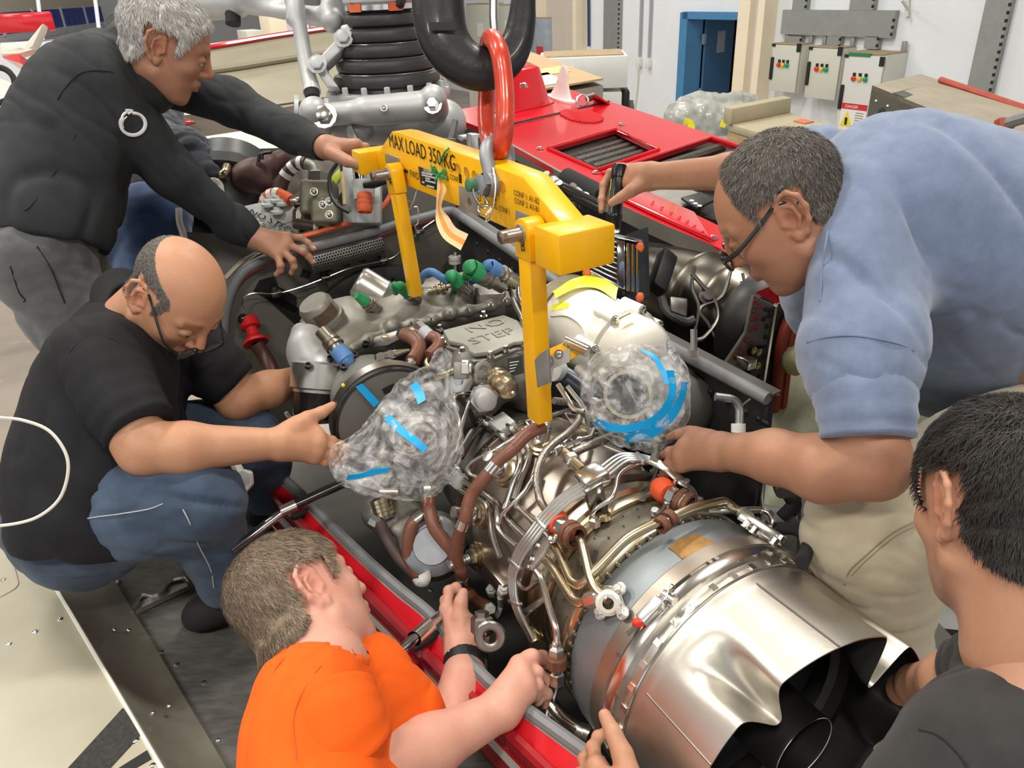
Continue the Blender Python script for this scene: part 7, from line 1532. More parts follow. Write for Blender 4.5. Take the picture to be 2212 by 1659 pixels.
# ======== C: man in orange T-shirt
PC = thing('person', pz(720, 1720, -.2), 'man in a bright orange T-shirt reaching up into the engine bay with a black watch', 'person')
SK_C = skin('fair_skin_c', (.66, .36, .275), (.56, .26, .185))
HC = HF(T(652, 1300, 1.22), (.64, .73, -.2), (-.57, .58, .58), .93)
S = Sdf(.0024); head_ops(S, HC, .006, (1, 0)); S.cap(HC((-.03, 0, -.05)), T(690, 1450, 1.13), .060, .072, .03)
hC = S.build(); tC = head_tint(HC, hC[0], .12, (.7, .62, .55))
q = M_ = None
cF = lambda x, y, t: (900+x/3.867, 1230+y/3.867, t)
wLC, wRC = cF(390, 720, 1.39), cF(690, 1180, 1.235)
S = Sdf(.0028); arm_sdf(S, ((905, 1690, 1.2), (950, 1590, 1.28), cF(400, 900, 1.35), wLC), [.05, .042, .034, .031])
nlc = hand_sdf(S, wLC, [cF(255, 330, 1.43), cF(250, 400, 1.45), cF(300, 420, 1.47)], [[cF(270, 180, 1.45), cF(330, 150, 1.46), cF(375, 210, 1.455)], [cF(240, 260, 1.47), cF(300, 210, 1.49), cF(350, 230, 1.50)], [cF(300, 320, 1.49), cF(340, 270, 1.51), cF(370, 260, 1.52)]], rw=.034, thumb=[cF(420, 600, 1.40), cF(360, 400, 1.41), cF(370, 270, 1.415), cF(390, 195, 1.42)])
S.cap(T(*cF(480, 560, 1.41)), T(*cF(430, 480, 1.42)), .028, .022, .02)
aLC = S.build()
S = Sdf(.0028); arm_sdf(S, ((660, 1620, 1.03), (755, 1672, 1.07), (930, 1612, 1.16), wRC), [.052, .05, .043, .031])
nrc = hand_sdf(S, wRC, [cF(850, 790, 1.285), cF(880, 880, 1.27), cF(910, 960, 1.262), cF(930, 1040, 1.262)], [[cF(970, 720, 1.30), cF(1060, 730, 1.32), cF(1080, 800, 1.33)], [cF(1010, 860, 1.285), cF(1090, 920, 1.305), cF(1060, 970, 1.325)], [cF(1010, 970, 1.275), cF(1090, 1040, 1.29), cF(1070, 1130, 1.305)], [cF(980, 1050, 1.275), cF(1010, 1090, 1.285), cF(990, 1120, 1.295)]], rw=.034, thumb=[cF(740, 1000, 1.25), cF(930, 760, 1.30), cF(1040, 740, 1.32), cF(1090, 790, 1.335)])
aRC = S.build()
S = Sdf(.012); S.cap(T(690, 1450, 1.13), T(720, 1620, 1.1), .06, .08, .03); core = S.build()
finish(PC, SK_C, [hC, aLC, aRC, core], np.concatenate([tC, np.ones((len(aLC[0])+len(aRC[0])+len(core[0]), 3))]))
hair(HC, hC, 'full', .010, mat('light_brown_hair', (.215, .155, .105), .6, attr='tint', var=.35, vscale=70), PC, 7, 16000, .018, .0005, lift=.15)
M_or = fabric('orange_tshirt', (.88, .115, .0), .10, 10, 0); latC = nrm(A3((-.35, .75, .3)))
S = Sdf(.007); S.cap(T(660, 1470, 1.10), T(775, 1450, 1.22), .056, .068, .04).cap(T(672, 1560, 1.08), T(795, 1535, 1.20), .080, .082, .05).cap(T(680, 1670, 1.05), T(780, 1650, 1.18), .092, .095, .05).cap(T(690, 1800, 1.0), T(780, 1780, 1.15), .10, .10, .05)
S.chain([T(700, 1510, 1.08), T(715, 1560, 1.07)], [.070, .070], .03).chain([T(800, 1470, 1.22), T(870, 1540, 1.24), T(900, 1580, 1.25)], [.062, .058, .052], .03)
S.cap(T(690, 1420, 1.15), T(688, 1440, 1.14), .064, .07, .01).cap(HC((-.03, 0, -.05)), T(690, 1445, 1.13), .058, .066, .004, True)
tsC, vfC = cloth('tshirt', S, M_or, PC, .008, 4.5, 51, (rt*.8-up*.3), label='bright orange T-shirt'); bC = bvh(vfC); sleeve(((695, 1515, 1.08), (712, 1570, 1.06), (742, 1632, 1.06)), [.077, .079, .074], M_or, PC)
M_ord = fabric('orange_seam', (.72, .11, .0), .1)
decal(bC, [(588, 1455), (610, 1425), (650, 1395), (700, 1375)], .0014, M_ord, tsC, 'collar_seam'); decal(bC, [(640, 1640), (632, 1560), (650, 1500), (690, 1440), (730, 1400)], .0012, M_ord, tsC, 'sleeve_seam')
wt_ = T(*cF(400, 795, 1.375)); wax = nrm(T(*cF(392, 720, 1.39))-T(*cF(400, 900, 1.35)))
S = Sdf(.003); S.cap(wt_-wax*.013, wt_+wax*.013, .0375, .0375, .002).cap(wt_-wax*.05, wt_+wax*.05, .0335, .033, .0, True); S.plane(wt_+wax*.016, wax).plane(wt_-wax*.016, -wax)
wch = qobj('watch_strap', S.build(), mat('black_resin', (.014, .014, .015), .45), PC)
obj('watch_case', box(wt_+rt*.036, (wax, fw, rt), (.02, .02, .007), .004), M_blackg, PC); obj('watch_buckle', tube([wt_-fw*.039-rt*.012-wax*.016, wt_-fw*.039-rt*.012+wax*.016], .002, 6), M_steeld, wch)
for k in range(5): obj('strap_slot', box(wt_-fw*.0375+rt*(.001+k*.0045), (wax, rt, fw), (.007, .001, .0012)), M_blackm, wch, smooth=False)
# ======== D: man in blue-grey polo shirt
PD = thing('person', A3((T(2100, 1000, 1.45)[0], T(2100, 1000, 1.45)[1], 1.1)), 'man with glasses in a blue-grey polo shirt and beige trousers holding a torch', 'person')
SK_D = skin('tan_skin_d', (.44, .225, .135), (.35, .16, .095))
HD = HF(T(1690, 455, 1.27), (-.72, .20, -.63), (-.60, .25, .76), 1.02)
S = Sdf(.0025); head_ops(S, HD, .006, (0, 1)); S.cap(HD((-.03, 0, -.05)), T(1800, 520, 1.33), .062, .075, .03)
hD = S.build(); tD = head_tint(HD, hD[0], .2, (.5, .42, .38))
cW = lambda x, y, t: (1260+x/3.95, 300+y/3.95, t)
wRD = cW(600, 320, 1.80)
S = Sdf(.0028); arm_sdf(S, ((1700, 350, 1.62), (1580, 372, 1.72), wRD), [.046, .040, .030])
nrd = hand_sdf(S, wRD, [cW(330, 260, 1.86), cW(300, 300, 1.875), cW(290, 340, 1.88)], [[cW(230, 290, 1.88), cW(170, 400, 1.875), cW(155, 520, 1.865), cW(155, 610, 1.86)], [cW(220, 330, 1.90), cW(190, 430, 1.895), cW(190, 540, 1.885)], [cW(230, 360, 1.91), cW(205, 450, 1.905), cW(205, 550, 1.895)]], rw=.034, thumb=[cW(510, 380, 1.80), cW(410, 440, 1.795), cW(320, 500, 1.80), cW(240, 545, 1.805)])
S.cap(T(*cW(480, 330, 1.83)), T(*cW(400, 380, 1.835)), .026, .022, .02)
aRD = S.build()
cV = lambda x, y, t: (1400+x/3.687, 860+y/3.687, t)
wLD = cV(600, 425, 1.34)
S = Sdf(.003); arm_sdf(S, ((1868, 840, 1.14), (1888, 1003, 1.135), cV(1400, 560, 1.17), cV(1000, 465, 1.25), wLD), [.050, .050, .050, .042, .031])
nld = hand_sdf(S, wLD, [cV(360, 300, 1.40), cV(290, 390, 1.395), cV(260, 460, 1.395), cV(270, 530, 1.40)], [[cV(250, 290, 1.43), cV(170, 310, 1.46)], [cV(170, 430, 1.42), cV(110, 460, 1.45)], [cV(170, 520, 1.42), cV(110, 540, 1.44)], [cV(180, 590, 1.42), cV(120, 600, 1.44)]], rw=.034, thumb=[cV(480, 330, 1.37), cV(330, 280, 1.42), cV(210, 290, 1.47)])
aLD = S.build()
S = Sdf(.012); S.cap(T(1800, 520, 1.33), T(2000, 600, 1.4), .06, .1, .03).cap(T(2000, 600, 1.4), T(2250, 700, 1.42), .1, .12, .03); core = S.build()
finish(PD, SK_D, [hD, aRD, aLD, core], np.concatenate([tD, np.ones((len(aRD[0])+len(aLD[0])+len(core[0]), 3))]))
nail_mesh(nrd[-1:], nrm(-fw+up*.2), M_nail, PD)
hair(HD, hD, 'reced', .0055, mat('dark_grey_hair', (.125, .108, .092), .65, attr='tint', var=.5, vscale=120), PD, 9, 12000, .013, .0006, lift=.22, amp=.5)
eyes(HD, PD, (1,)); glasses(HD, PD, (1,), .0026, False, .006, .006)
M_polo = fabric('blue_grey_polo', (.165, .215, .335), .22, 30, .35); latD = nrm(-fw*.75+up*.35-rt*.1)
S = Sdf(.008)
level(S, (1850, 480, 1.42), .11, .10, latD); level(S, (1905, 545, 1.43), .13, .15, latD); level(S, (2020, 605, 1.47), .13, .18, latD); level(S, (2150, 640, 1.5), .13, .195, latD); level(S, (2330, 680, 1.52), .13, .19, latD); level(S, (2480, 740, 1.52), .13, .18, latD)
S.cap(T(1790, 480, 1.36), T(1830, 540, 1.36), .08, .09, .03)
S.chain([T(1872, 610, 1.27), T(1862, 750, 1.18), T(1866, 820, 1.15)], [.100, .086, .072], .04)
S.cap(T(1868, 415, 1.235), T(1838, 590, 1.205), .062, .070, .04)
sleeve(((1862, 735, 1.185), (1865, 800, 1.158), (1870, 880, 1.135), (1874, 946, 1.126)), [.0865, .0775, .070, .0635], M_polo, PD)
S.chain([T(1840, 400, 1.60), T(1770, 350, 1.62)], [.09, .078], .03)
S.cap(HD((-.03, 0, -.05)), T(1790, 510, 1.33), .061, .070, .004, True)
plD, vfD = cloth('polo_shirt', S, M_polo, PD, .008, 4, 61, (rt*.5+up*.7), label='blue-grey short-sleeved polo shirt'); bD = bvh(vfD)
S = Sdf(.005); P = crom([T(1788, 372, 1.36), T(1780, 420, 1.24), T(1762, 490, 1.175), T(1750, 580, 1.17), T(1752, 660, 1.19)], 5)
for a, b in zip(P[:-1], P[1:]): S.cap(a, b, .013, .013, .01); S.cap(a+rt*.012, b+rt*.014, .012, .012, .01); S.cap(a+rt*.024+fw*.012, b+rt*.028+fw*.012, .009, .009, .01)
decal(bD, [(1812, 378), (1800, 430), (1788, 500), (1776, 580), (1772, 650)], .0016, M_polo if 'M_pold' not in globals() else M_pold, plD, 'collar_seam')
M_pold = fabric('polo_rib', (.115, .15, .235), .1, 40)
decal(bD, [(1742, 740), (1790, 728), (1850, 726), (1930, 740), (1975, 758)], .0014, M_pold, plD, 'shoulder_seam'); decal(bD, [(1788, 925), (1830, 946), (1880, 955), (1930, 945), (1958, 925)], .0016, M_pold, plD, 'sleeve_rib')
M_khaki = fabric('beige_trousers', (.56, .49, .35), .16, 10)
S = Sdf(.008); S.chain([T(2400, 900, 1.5), T(2120, 1040, 1.38), T(1900, 1130, 1.28), T(1862, 1150, 1.27)], [.17, .125, .096, .086], .06).chain([T(1868, 1165, 1.27), T(1900, 1290, 1.36), T(1930, 1420, 1.45), T(1960, 1540, 1.55)], [.090, .088, .075, .068], .03)
hh_ = T(2400, 900, 1.5)+fw*.25; S.chain([hh_, T(2150, 1020, 1.75), T(2120, 1250, 1.85)], [.15, .11, .08], .05)
trD, vft = cloth('trousers', S, M_khaki, PD, .007, 5, 71); bt_ = bvh(vft); M_kst = mat('khaki_stitch', (.33, .28, .19), .8)
decal(bt_, [(1995, 1118), (1930, 1150), (1870, 1200), (1832, 1238), (1820, 1290)], .0014, M_kst, trD, 'knee_seam'); decal(bt_, [(2000, 1126), (1935, 1158), (1876, 1206), (1838, 1244)], .0010, M_kst, trD, 'knee_seam')
S = Sdf(.008); S.cap(T(1965, 1560, 1.58), T(1900, 1620, 1.5), .045, .04, .02); qobj('shoe', S.build(), M_blackm, PD)
# ======== E: dark-haired man at the lower right
PE = thing('person', A3((T(2250, 1700, .8)[0], T(2250, 1700, .8)[1], 1.1)), 'dark-haired man in a black shirt seen from behind steadying the exhaust nozzle', 'person')
SK_E = skin('warm_skin_e', (.50, .265, .165), (.42, .20, .12))
HE = HF(T(2166, 1096, .90), (-.06, .83, -.55), (.10, .555, .825), 1.03)
S = Sdf(.0026); head_ops(S, HE, 0, (0, 1)); S.cap(HE((-.03, 0, -.04)), T(2235, 1400, .87), .060, .075, .03)
hE = S.build(); tE = head_tint(HE, hE[0], .6, (.4, .35, .3))
S = Sdf(.003); arm_sdf(S, ((2160, 1445, .99), (2060, 1478, 1.05), (1985, 1482, 1.16)), [.044, .040, .032]); S.cap(T(1985, 1482, 1.16), T(1950, 1490, 1.22), .03, .025, .01)
aRE = S.build()
S = Sdf(.0028); wLE = (1345, 1745, 1.02); arm_sdf(S, ((2050, 1900, .75), (1700, 2000, .85), (1420, 1850, .98), wLE), [.055, .048, .04, .030])
nle = hand_sdf(S, wLE, [(1290, 1655, 1.10), (1270, 1675, 1.12), (1262, 1700, 1.13)], [[(1281, 1615, 1.14), (1292, 1592, 1.165), (1310, 1580, 1.18)], [(1262, 1640, 1.16), (1275, 1620, 1.18)], [(1255, 1670, 1.17), (1268, 1650, 1.19)]], rw=.033, thumb=[(1362, 1690, 1.055), (1345, 1630, 1.075), (1325, 1585, 1.09), (1306, 1545, 1.105)])
aLE = S.build()
S = Sdf(.012); S.cap(T(2235, 1400, .87), T(2300, 1700, .8), .06, .1, .03); core = S.build()
finish(PE, SK_E, [hE, aRE, aLE, core], np.concatenate([tE, np.ones((len(aRE[0])+len(aLE[0])+len(core[0]), 3))]))
nail_mesh(nle[-1:], nrm(-fw*.8-rt*.5+up*.2), M_nail, PE)
hair(HE, hE, 'full', .009, mat('near_black_hair', (.018, .014, .012), .55, attr='tint', var=.4, vscale=80), PE, 12, 14000, .016, .0006, lift=.2)
M_blk = fabric('black_shirt', (.022, .021, .021), .3, 14, .12)
S = Sdf(.0075); S.cap(T(2195, 1650, .84), T(2440, 1560, .98), .105, .12, .05).cap(T(2200, 1790, .82), T(2450, 1720, .95), .12, .13, .05).cap(T(2270, 1460, .90), T(2340, 1490, .95), .078, .10, .03)
S.cap(T(2165, 1432, .93), T(2300, 1400, .90), .048, .06, .03)
S.chain([T(2300, 1470, .98), T(2190, 1445, .98), T(2130, 1458, 1.0)], [.075, .060, .050], .03).chain([T(2130, 1690, .80), T(2030, 1800, .79), T(1970, 1900, .78)], [.085, .075, .065], .04)
sleeve(((2200, 1446, .98), (2140, 1455, 1.0), (2082, 1472, 1.03)), [.062, .058, .051], M_blk, PE); S.cap(HE((-.03, 0, -.04)), T(2235, 1395, .87), .060, .068, .004, True)
shE, vfE = cloth('shirt', S, M_blk, PE, .006, 5, 81, label='black short-sleeved shirt'); bE = bvh(vfE)
decal(bE, [(1985, 1575), (2030, 1590), (2080, 1640), (2095, 1670)], .0014, M_cuff, shE, 'shoulder_seam')
# torch in the polo-shirt man's hand
fl = thing('torch', T(1334, 500, 1.82), 'black tubular inspection torch held over the chrome cooler', 'torch')
f0, f1 = T(1339, 357, 1.84), T(1323, 500, 1.84); fa = nrm(f1-f0); ln_ = np.linalg.norm(f1-f0)
obj('torch_body', lathe([(0, 1e-4), (0, .0165), (.005, .0185), (.03, .0185), (.032, .0165), (.06, .0165), (.062, .0175), (ln_*.72, .0175), (ln_*.74, .0195), (ln_*.8, .0195), (ln_*.82, .0185), (ln_-.003, .0185), (ln_-.003, .015)], f0, fa, 28), mat('black_anodised', (.012, .012, .013), .3, .4), fl)
obj('tail_switch', lathe([(-.001, .012), (-.003, .010), (-.003, 1e-4)], f0, fa, 20), M_paper, fl)
obj('torch_bezel', lathe([(ln_-.004, .0185), (ln_, .0185), (ln_, .015)], f0, fa, 28), M_steel, fl)
obj('torch_lens', lathe([(ln_-.0005, .015), (ln_-.0005, 1e-4)], f0, fa, 20), mat('lit_torch_lens', (.9, .95, 1), .3, emit=30), fl)
obj('cob_strip', box(f0+fa*.075-rt*.0165-fw*.004, (fa, up, rt), (.038, .004, .002), .001), mat('yellow_led_strip', (.65, .70, .12), .4), fl)
lt_ = bpy.data.lights.new('torch_beam', 'SPOT'); lt_.energy = 6; lt_.spot_size = 1.3; lt_.spot_blend = .6; lt_.color = (.85, .93, 1); lt_.shadow_soft_size = .012
lo_ = bpy.data.objects.new('torch_beam', lt_); link(lo_, frame(f1+fa*.004, -fa), fl)
# ------------------------------------------------------------------ rotor mast, hydraulic bay, cowling pieces
def cM(x, y, t=3.0): return T(440+x/4.254, y/4.254, t)
ma = T(838, 185, 3.05); mz = Zv
bp_ = []
for k in range(5):
    z0 = .005+k*.052; r0 = .205-.017*k; bp_ += [(z0, r0-.012), (z0+.008, r0), (z0+.026, r0+.004), (z0+.042, r0-.004), (z0+.049, r0-.022)]
mst = obj('mast_boot', lathe([(-.02, .205)]+bp_+[(.27, .125), (.28, .122)], ma, mz, 48), M_boot, HEL, label='black rubber bellows round the rotor mast')
for z0, r in ((.107, .166), (.159, .15), (.055, .185)): obj('boot_wire', tube([ma+Zv*z0+r*(math.cos(a)*Rv+math.sin(a)*Fv) for a in np.linspace(0, 6.283, 40, endpoint=False)], .0025, 5, closed=True), M_steel, mst)
obj('boot_clamp', lathe([(.272, .126), (.272, .131), (.29, .131), (.29, .126)], ma, mz, 48), M_steel, mst)
for a in (4.1, 5.3): obj('clamp_tape', box(ma+Zv*.281+.131*(math.cos(a)*A3((1, 0, 0))+math.sin(a)*A3((0, 1, 0))), (A3((-math.sin(a), math.cos(a), 0)), A3((math.cos(a), math.sin(a), 0)), Zv), (.028, .003, .014)), M_orl, mst)
obj('mast_dome', lathe([(.28, .12), (.30, .135), (.36, .13), (.40, .105), (.42, .10)], ma, mz, 40), M_silver, HEL)
obj('swashplate', join(lathe([(.41, .10), (.415, .17), (.44, .18), (.50, .18), (.53, .16), (.56, .14), (.75, .13)], ma, mz, 40)), mat('dark_alloy', (.055, .056, .058), .4, .6, .2, 8), HEL)
obj('lower_ring', lathe([(-.06, .17), (-.055, .235), (-.03, .245), (-.012, .24), (-.008, .20)], ma, mz, 48), M_silver, HEL)
for k in range(16):
    a = k*math.pi/8; bolt(ma-Zv*.012+.222*(math.cos(a)*Rv+math.sin(a)*Fv), Zv, .012, .03, M_silver, HEL)
lv = Sdf(.006); lv.cap(cM(1100, 1060, 2.78), cM(2100, 960, 2.80), .040, .044, .02).cap(cM(1500, 1020, 2.77), cM(2000, 985, 2.79), .048, .05, .03).cap(cM(1050, 1075, 2.79)-fw*.05, cM(1050, 1075, 2.79)+fw*.06, .054, .054, .01).cap(cM(2120, 950, 2.82)-fw*.05, cM(2120, 950, 2.82)+fw*.06, .048, .048, .01)
lk = qobj('swash_lever', lv.build(), M_silver, HEL, label='silver swashplate lever bar')
bolt(cM(1110, 1065, 2.72), -fw, .03, .03, M_steel, lk); bolt(cM(2105, 965, 2.75), -fw, .022, .03, M_steel, lk); bolt(cM(1655, 990, 2.715), -fw, .009, .006, M_steeld, lk)
obj('lever_fork', lathe([(-.06, .04), (-.06, .062), (-.045, .062), (-.045, .04), (.045, .04), (.045, .062), (.06, .062), (.06, .04)], cM(985, 1050, 2.84), nrm(rt+fw*.3), 24), M_silver, HEL)
obj('lever_bearing', lathe([(-.05, .045), (.05, .045)], cM(1010, 1060, 2.82), nrm(rt), 24), M_blackm, HEL)
obj('pitch_link', tube([cM(810, -60, 2.95), cM(845, 60, 2.94), cM(850, 190, 2.93), cM(880, 240, 2.93), cM(960, 700, 2.90), cM(985, 780, 2.89), cM(995, 850, 2.88)], [.036, .036, .037, .028, .029, .03, .034], 18), M_silver, HEL, label='silver pitch link rod')
obj('link_boot', tube([cM(990, 830, 2.88), cM(1000, 900, 2.87)], [.03, .026], 12), M_blackm, HEL); obj('blue_dot', ball(cM(862, 345, 2.905), .008, 10), mat('blue_dot', (.02, .04, .3), .5), HEL)
for pts, w, m_ in ((((1260, 230), (1380, 200), (1380, 300), (1300, 430), (1120, 600), (1010, 590), (1080, 500), (1240, 330)), .06, M_silver), (((1050, 560), (1110, 560), (1130, 640), (1240, 800), (1130, 800), (1030, 640)), .05, M_silver)):
    obj('scissor_link', prism([cM(x, y, 2.88) for x, y in pts], fw*w, .006), m_, HEL)
for x, y in ((1285, 350), (1045, 590)): bolt(cM(x, y, 2.86), -fw, .024, .02, M_silver, HEL)
sh_ = Sdf(.008); sh_.cap(cM(480, 70, 3.1), cM(1180, 170, 3.0), .024, .04, .02).cap(cM(-60, 30, 3.2), cM(300, 20, 3.15), .07, .06, .02).cap(cM(400, -20, 3.1), cM(760, -10, 3.1), .06, .05, .03).cap(cM(1150, 90, 2.98), cM(1180, 190, 2.96), .035, .045, .02).cap(cM(1180, -40, 3.0), cM(1230, 120, 3.0), .05, .035, .02)
qobj('pitch_arm', sh_.build(), M_silver, HEL, label='silver pitch control arm')
obj('damper_boot', lathe([(-.03, .03), (0, .035), (.02, .03), (.05, .03), (.05, 1e-4)], cM(270, 110, 3.15), -up, 16), M_blackm, HEL)
for x, y in ((1450, 20), (1780, 10)): obj('hub_nut', lathe([(0, .035), (.04, .035), (.05, .02), (.05, 1e-4)], cM(x, y, 2.86), nrm(-fw-up*.4), 8), M_black, HEL, auto=30)
# mast base: gearbox top and strut
sg = Sdf(.009); sg.cap(cM(1500, 1180, 2.95), cM(2200, 1130, 3.0), .06, .09, .04).cap(cM(1260, 1180, 2.86), cM(1440, 1190, 2.86), .045, .05, .01).cap(cM(1500, 1100, 3.1), cM(1900, 1050, 3.2), .14, .14, .05)
qobj('transmission_top', sg.build(), M_silver, HEL)
obj('strut', tube([cM(1330, 1180, 2.82), cM(1400, 1330, 2.8), cM(1480, 1660, 2.6)], .022, 12, flat=(.5, 1.4)), M_silver, HEL)
# beige cowling with red rim, standing open behind
cwA = [T(340, 118, 4.0), T(480, 97, 4.1), T(600, 77, 4.25), T(735, 58, 4.4)]; cwB = [T(340, 215, 3.75), T(480, 205, 3.85), T(600, 190, 3.95), T(735, 165, 4.1)]; cwC = [T(340, 255, 3.55), T(480, 240, 3.65), T(600, 225, 3.75), T(735, 205, 3.9)]
M_beig = mat('beige_liner', (.30, .275, .20), .45, .1, .12, 3)
obj('open_cowling', sheet(np.array([crom(q, 5) for q in (cwA, [(a*.6+b*.4)+fw*.08 for a, b in zip(cwA, cwB)], [(a*.2+b*.8)+fw*.06 for a, b in zip(cwA, cwB)], cwB, cwC)]), .01), M_beig, HEL, label='open beige-lined cowling with red rim')
obj('cowling_rim', tube(crom(cwA, 5), .022, 8, flat=(1, .7)), M_red, HEL); obj('cowling_rib', tube(crom([a*.62+b*.38+fw*.06 for a, b in zip(cwA, cwB)], 5), .02, 8), M_beig, HEL)
obj('lower_cowling', prism([T(x, y, 3.5) for x, y in ((300, 236), (365, 240), (420, 262), (520, 250), (700, 215), (700, 238), (540, 282), (430, 300), (300, 300))], fw*.05), mat('brown_liner', (.12, .095, .07), .6), HEL, smooth=False)
obj('cowling_tip', prism([T(x, y, 3.42) for x, y in ((300, 232), (364, 238), (420, 262), (366, 272), (300, 275))], fw*.04, .01), M_red, HEL)
obj('white_wing', prism([T(x, y, t) for x, y, t in ((380, 310, 3.0), (440, 295, 3.2), (620, 268, 3.5), (720, 300, 3.2), (720, 350, 2.9), (380, 360, 2.8))], -Zv*.03), M_white, HEL, smooth=False, label='white fairing panel')
# hydraulic bay
def cH_(x, y, t=2.32): return T(380+x/4.254, 280+y/4.254, t)
obj('bay_tray', prism([cH_(x, y, 2.52) for x, y in ((0, 200), (1500, 150), (2000, 300), (2000, 700), (1100, 960), (0, 960))], fw*.05), M_char, HEL, smooth=False)
rt_ = [cH_(x, y, 2.3) for x, y in ((560, 760), (620, 720), (920, 655), (1060, 690), (1112, 770), (1080, 800), (760, 890), (690, 880))]
rs = obj('reservoir', prism(rt_, -Zv*.12+fw*.02, .006), M_ltgrey, HEL, label='pale green-grey fluid reservoir')
rc = np.mean(rt_, 0); obj('reservoir_lid', prism([p+(p-rc)*.06+Zv*.006 for p in rt_], -Zv*.02, .005), M_ltgrey, rs)
text('NO STEP', cH_(655, 762, 2.285), cH_(820, 842, 2.285)-cH_(655, 762, 2.285), np.cross(nrm(Zv-.5*fw), cH_(820, 842, 2.285)-cH_(655, 762, 2.285)), .034, M_ink, rs)
for x, y in ((850, 700), (980, 690), (935, 765), (930, 660), (580, 760), (745, 880)): q = obj('reservoir_cap', lathe([(0, .02), (.008, .02), (.01, .012), (.018, .01), (.018, 1e-4)], cH_(x, y, 2.285), Zv, 14), M_ltgrey, rs)
def hz_(pts, r, m, bands=(), t=2.3, bm=None):
    P = crom([cH_(x, y, t+k) for x, y, k in pts], 6); o = obj('hydraulic_hose', tube(P, r, 12), m, HEL)
    for i in bands: band(P, i, bm or M_white, r*1.06, .016, o, 'marker_sleeve')
hz_(((950, 620, .05), (985, 470, .03), (1050, 370, .02), (1130, 310, .01), (1200, 310, .0)), .019, M_hosed, (9, 14, 20)); hz_(((1190, 310, .0), (1250, 340, 0), (1280, 400, 0), (1290, 440, 0)), .017, M_alud)
hz_(((810, 690, .02), (850, 620, .01), (920, 595, 0), (1000, 620, -.01), (1060, 655, -.02)), .019, M_orl, (4, 9, 13)); hz_(((1060, 655, -.02), (1110, 650, -.02), (1170, 640, -.01)), .012, M_alu)
for k, (y0, y1) in enumerate(((770, 750), (800, 780), (830, 850), (870, 905))): hz_(((1090, y0, 0), (1200, y0+10, -.005), (1300, (y0+y1)/2+10, 0), (1420, y1-10, .03)), .014, M_hosed, (3 if k < 2 else 11,))
vb = Sdf(.005); vb.box(cH_(1320, 640, 2.28), (.05, .04, .05), (rt, fw, up), .008).box(cH_(1390, 770, 2.27), (.04, .035, .035), (rt, fw, up), .006).cap(cH_(1210, 620, 2.27), cH_(1260, 625, 2.27), .024, .026, .006)
vk = qobj('valve_block', vb.build(), mat('olive_valve', (.16, .155, .11), .45, .3, .15, 16), HEL); obj('valve_nut', lathe([(0, .03), (.035, .03), (.04, .025), (.04, 1e-4)], cH_(1305, 510, 2.27), nrm(up), 6), M_steeld, vk, auto=30)
for x, y in ((1270, 570), (1350, 690), (1410, 660), (1410, 780)): bolt(cH_(x, y, 2.235), -fw, .008, .008, M_steeld, vk)
cl_ = np.array([[cH_(860+90*i+10*j, 330-14*i+60*j, 2.47)+Zv*(.018*math.sin(i*1.3+j*.7)+.012*math.sin(i*2.9-j*1.9)) for i in range(8)] for j in range(7)])
obj('cloth_cover', sheet(np.array([crom(r, 3) for r in cl_]), .004), fabric('grey_cotton', (.22, .205, .18), .3, 12), HEL, label='crumpled grey cotton cover')
gm = obj('hydraulic_motor', lathe([(-.14, .10), (-.02, .105), (-.01, .125), (.02, .125), (.03, .11), (.08, .10), (.1, .06), (.1, 1e-4)], cH_(500, 420, 2.5), nrm(up+fw*.2), 32), mat('motor_grey', (.11, .115, .115), .45, .3, .2, 10), HEL)
obj('motor_pipe', tube(crom([cH_(390, 420, 2.38), cH_(450, 400, 2.36), cH_(470, 340, 2.38)], 5), .014, 10), M_gold, gm)
lg = Sdf(.006); lg.chain([cH_(640, 430, 2.4), cH_(720, 390, 2.4), cH_(850, 320, 2.42), cH_(970, 260, 2.45)], [.045, .04, .03, .026], .02).cap(cH_(660, 450, 2.4), cH_(780, 500, 2.4), .04, .035, .02)
qobj('maroon_sleeve', lg.build(lambda P: .004*wave(P, 5, 12)), mat('maroon_leather', (.10, .045, .042), .5, 0, .3, 20), HEL)
obj('black_tie', tube(crom([cH_(760, 290, 2.36), cH_(770, 230, 2.36), cH_(820, 215, 2.36), cH_(880, 205, 2.36), cH_(800, 220, 2.36), cH_(790, 270, 2.36)], 4), .006, 6), M_black, HEL)
for x, y, w, h, m_ in ((1610, 560, .022, .10, M_silver), (1760, 530, .03, .11, M_silver), (1850, 560, .012, .10, M_ltgrey)): obj('actuator_post', box(cH_(x, y, 2.3), (rt, fw, up), (w, .02, h), .004), m_, HEL)
obj('actuator_rod', tube([cH_(1680, 330, 2.24), cH_(1700, 480, 2.24)], .020, 14), M_chrome, HEL); obj('actuator_body', tube([cH_(1695, 470, 2.24), cH_(1715, 640, 2.24)], [.026, .024], 14), M_ltgrey, HEL)
for k in range(3): obj('spring_cup', lathe([(0, .02), (.014, .024), (.028, .02)], cH_(1735, 760-45*k, 2.22), up, 14), M_orl, HEL)
obj('black_lead', tube(crom([cH_(1480, 310, 2.22), cH_(1415, 420, 2.22), cH_(1420, 580, 2.21), cH_(1480, 690, 2.2), cH_(1590, 760, 2.2)], 6), .006, 8), M_black, HEL); obj('plug_lead', tube(crom([cH_(1720, 510, 2.2), cH_(1820, 495, 2.2), cH_(1960, 470, 2.18)], 4), [.009, .014, .006], 10), M_black, HEL)
for pts in (((1370, 490), (1500, 350), (1520, 440), (1440, 560)), ((1080, 740), (1190, 660), (1220, 720), (1130, 750))): obj('yellow_tag', prism([cH_(x, y, 2.33) for x, y in pts], fw*.012, .004), mat('lime_plastic', (.55, .62, .06), .45), HEL)
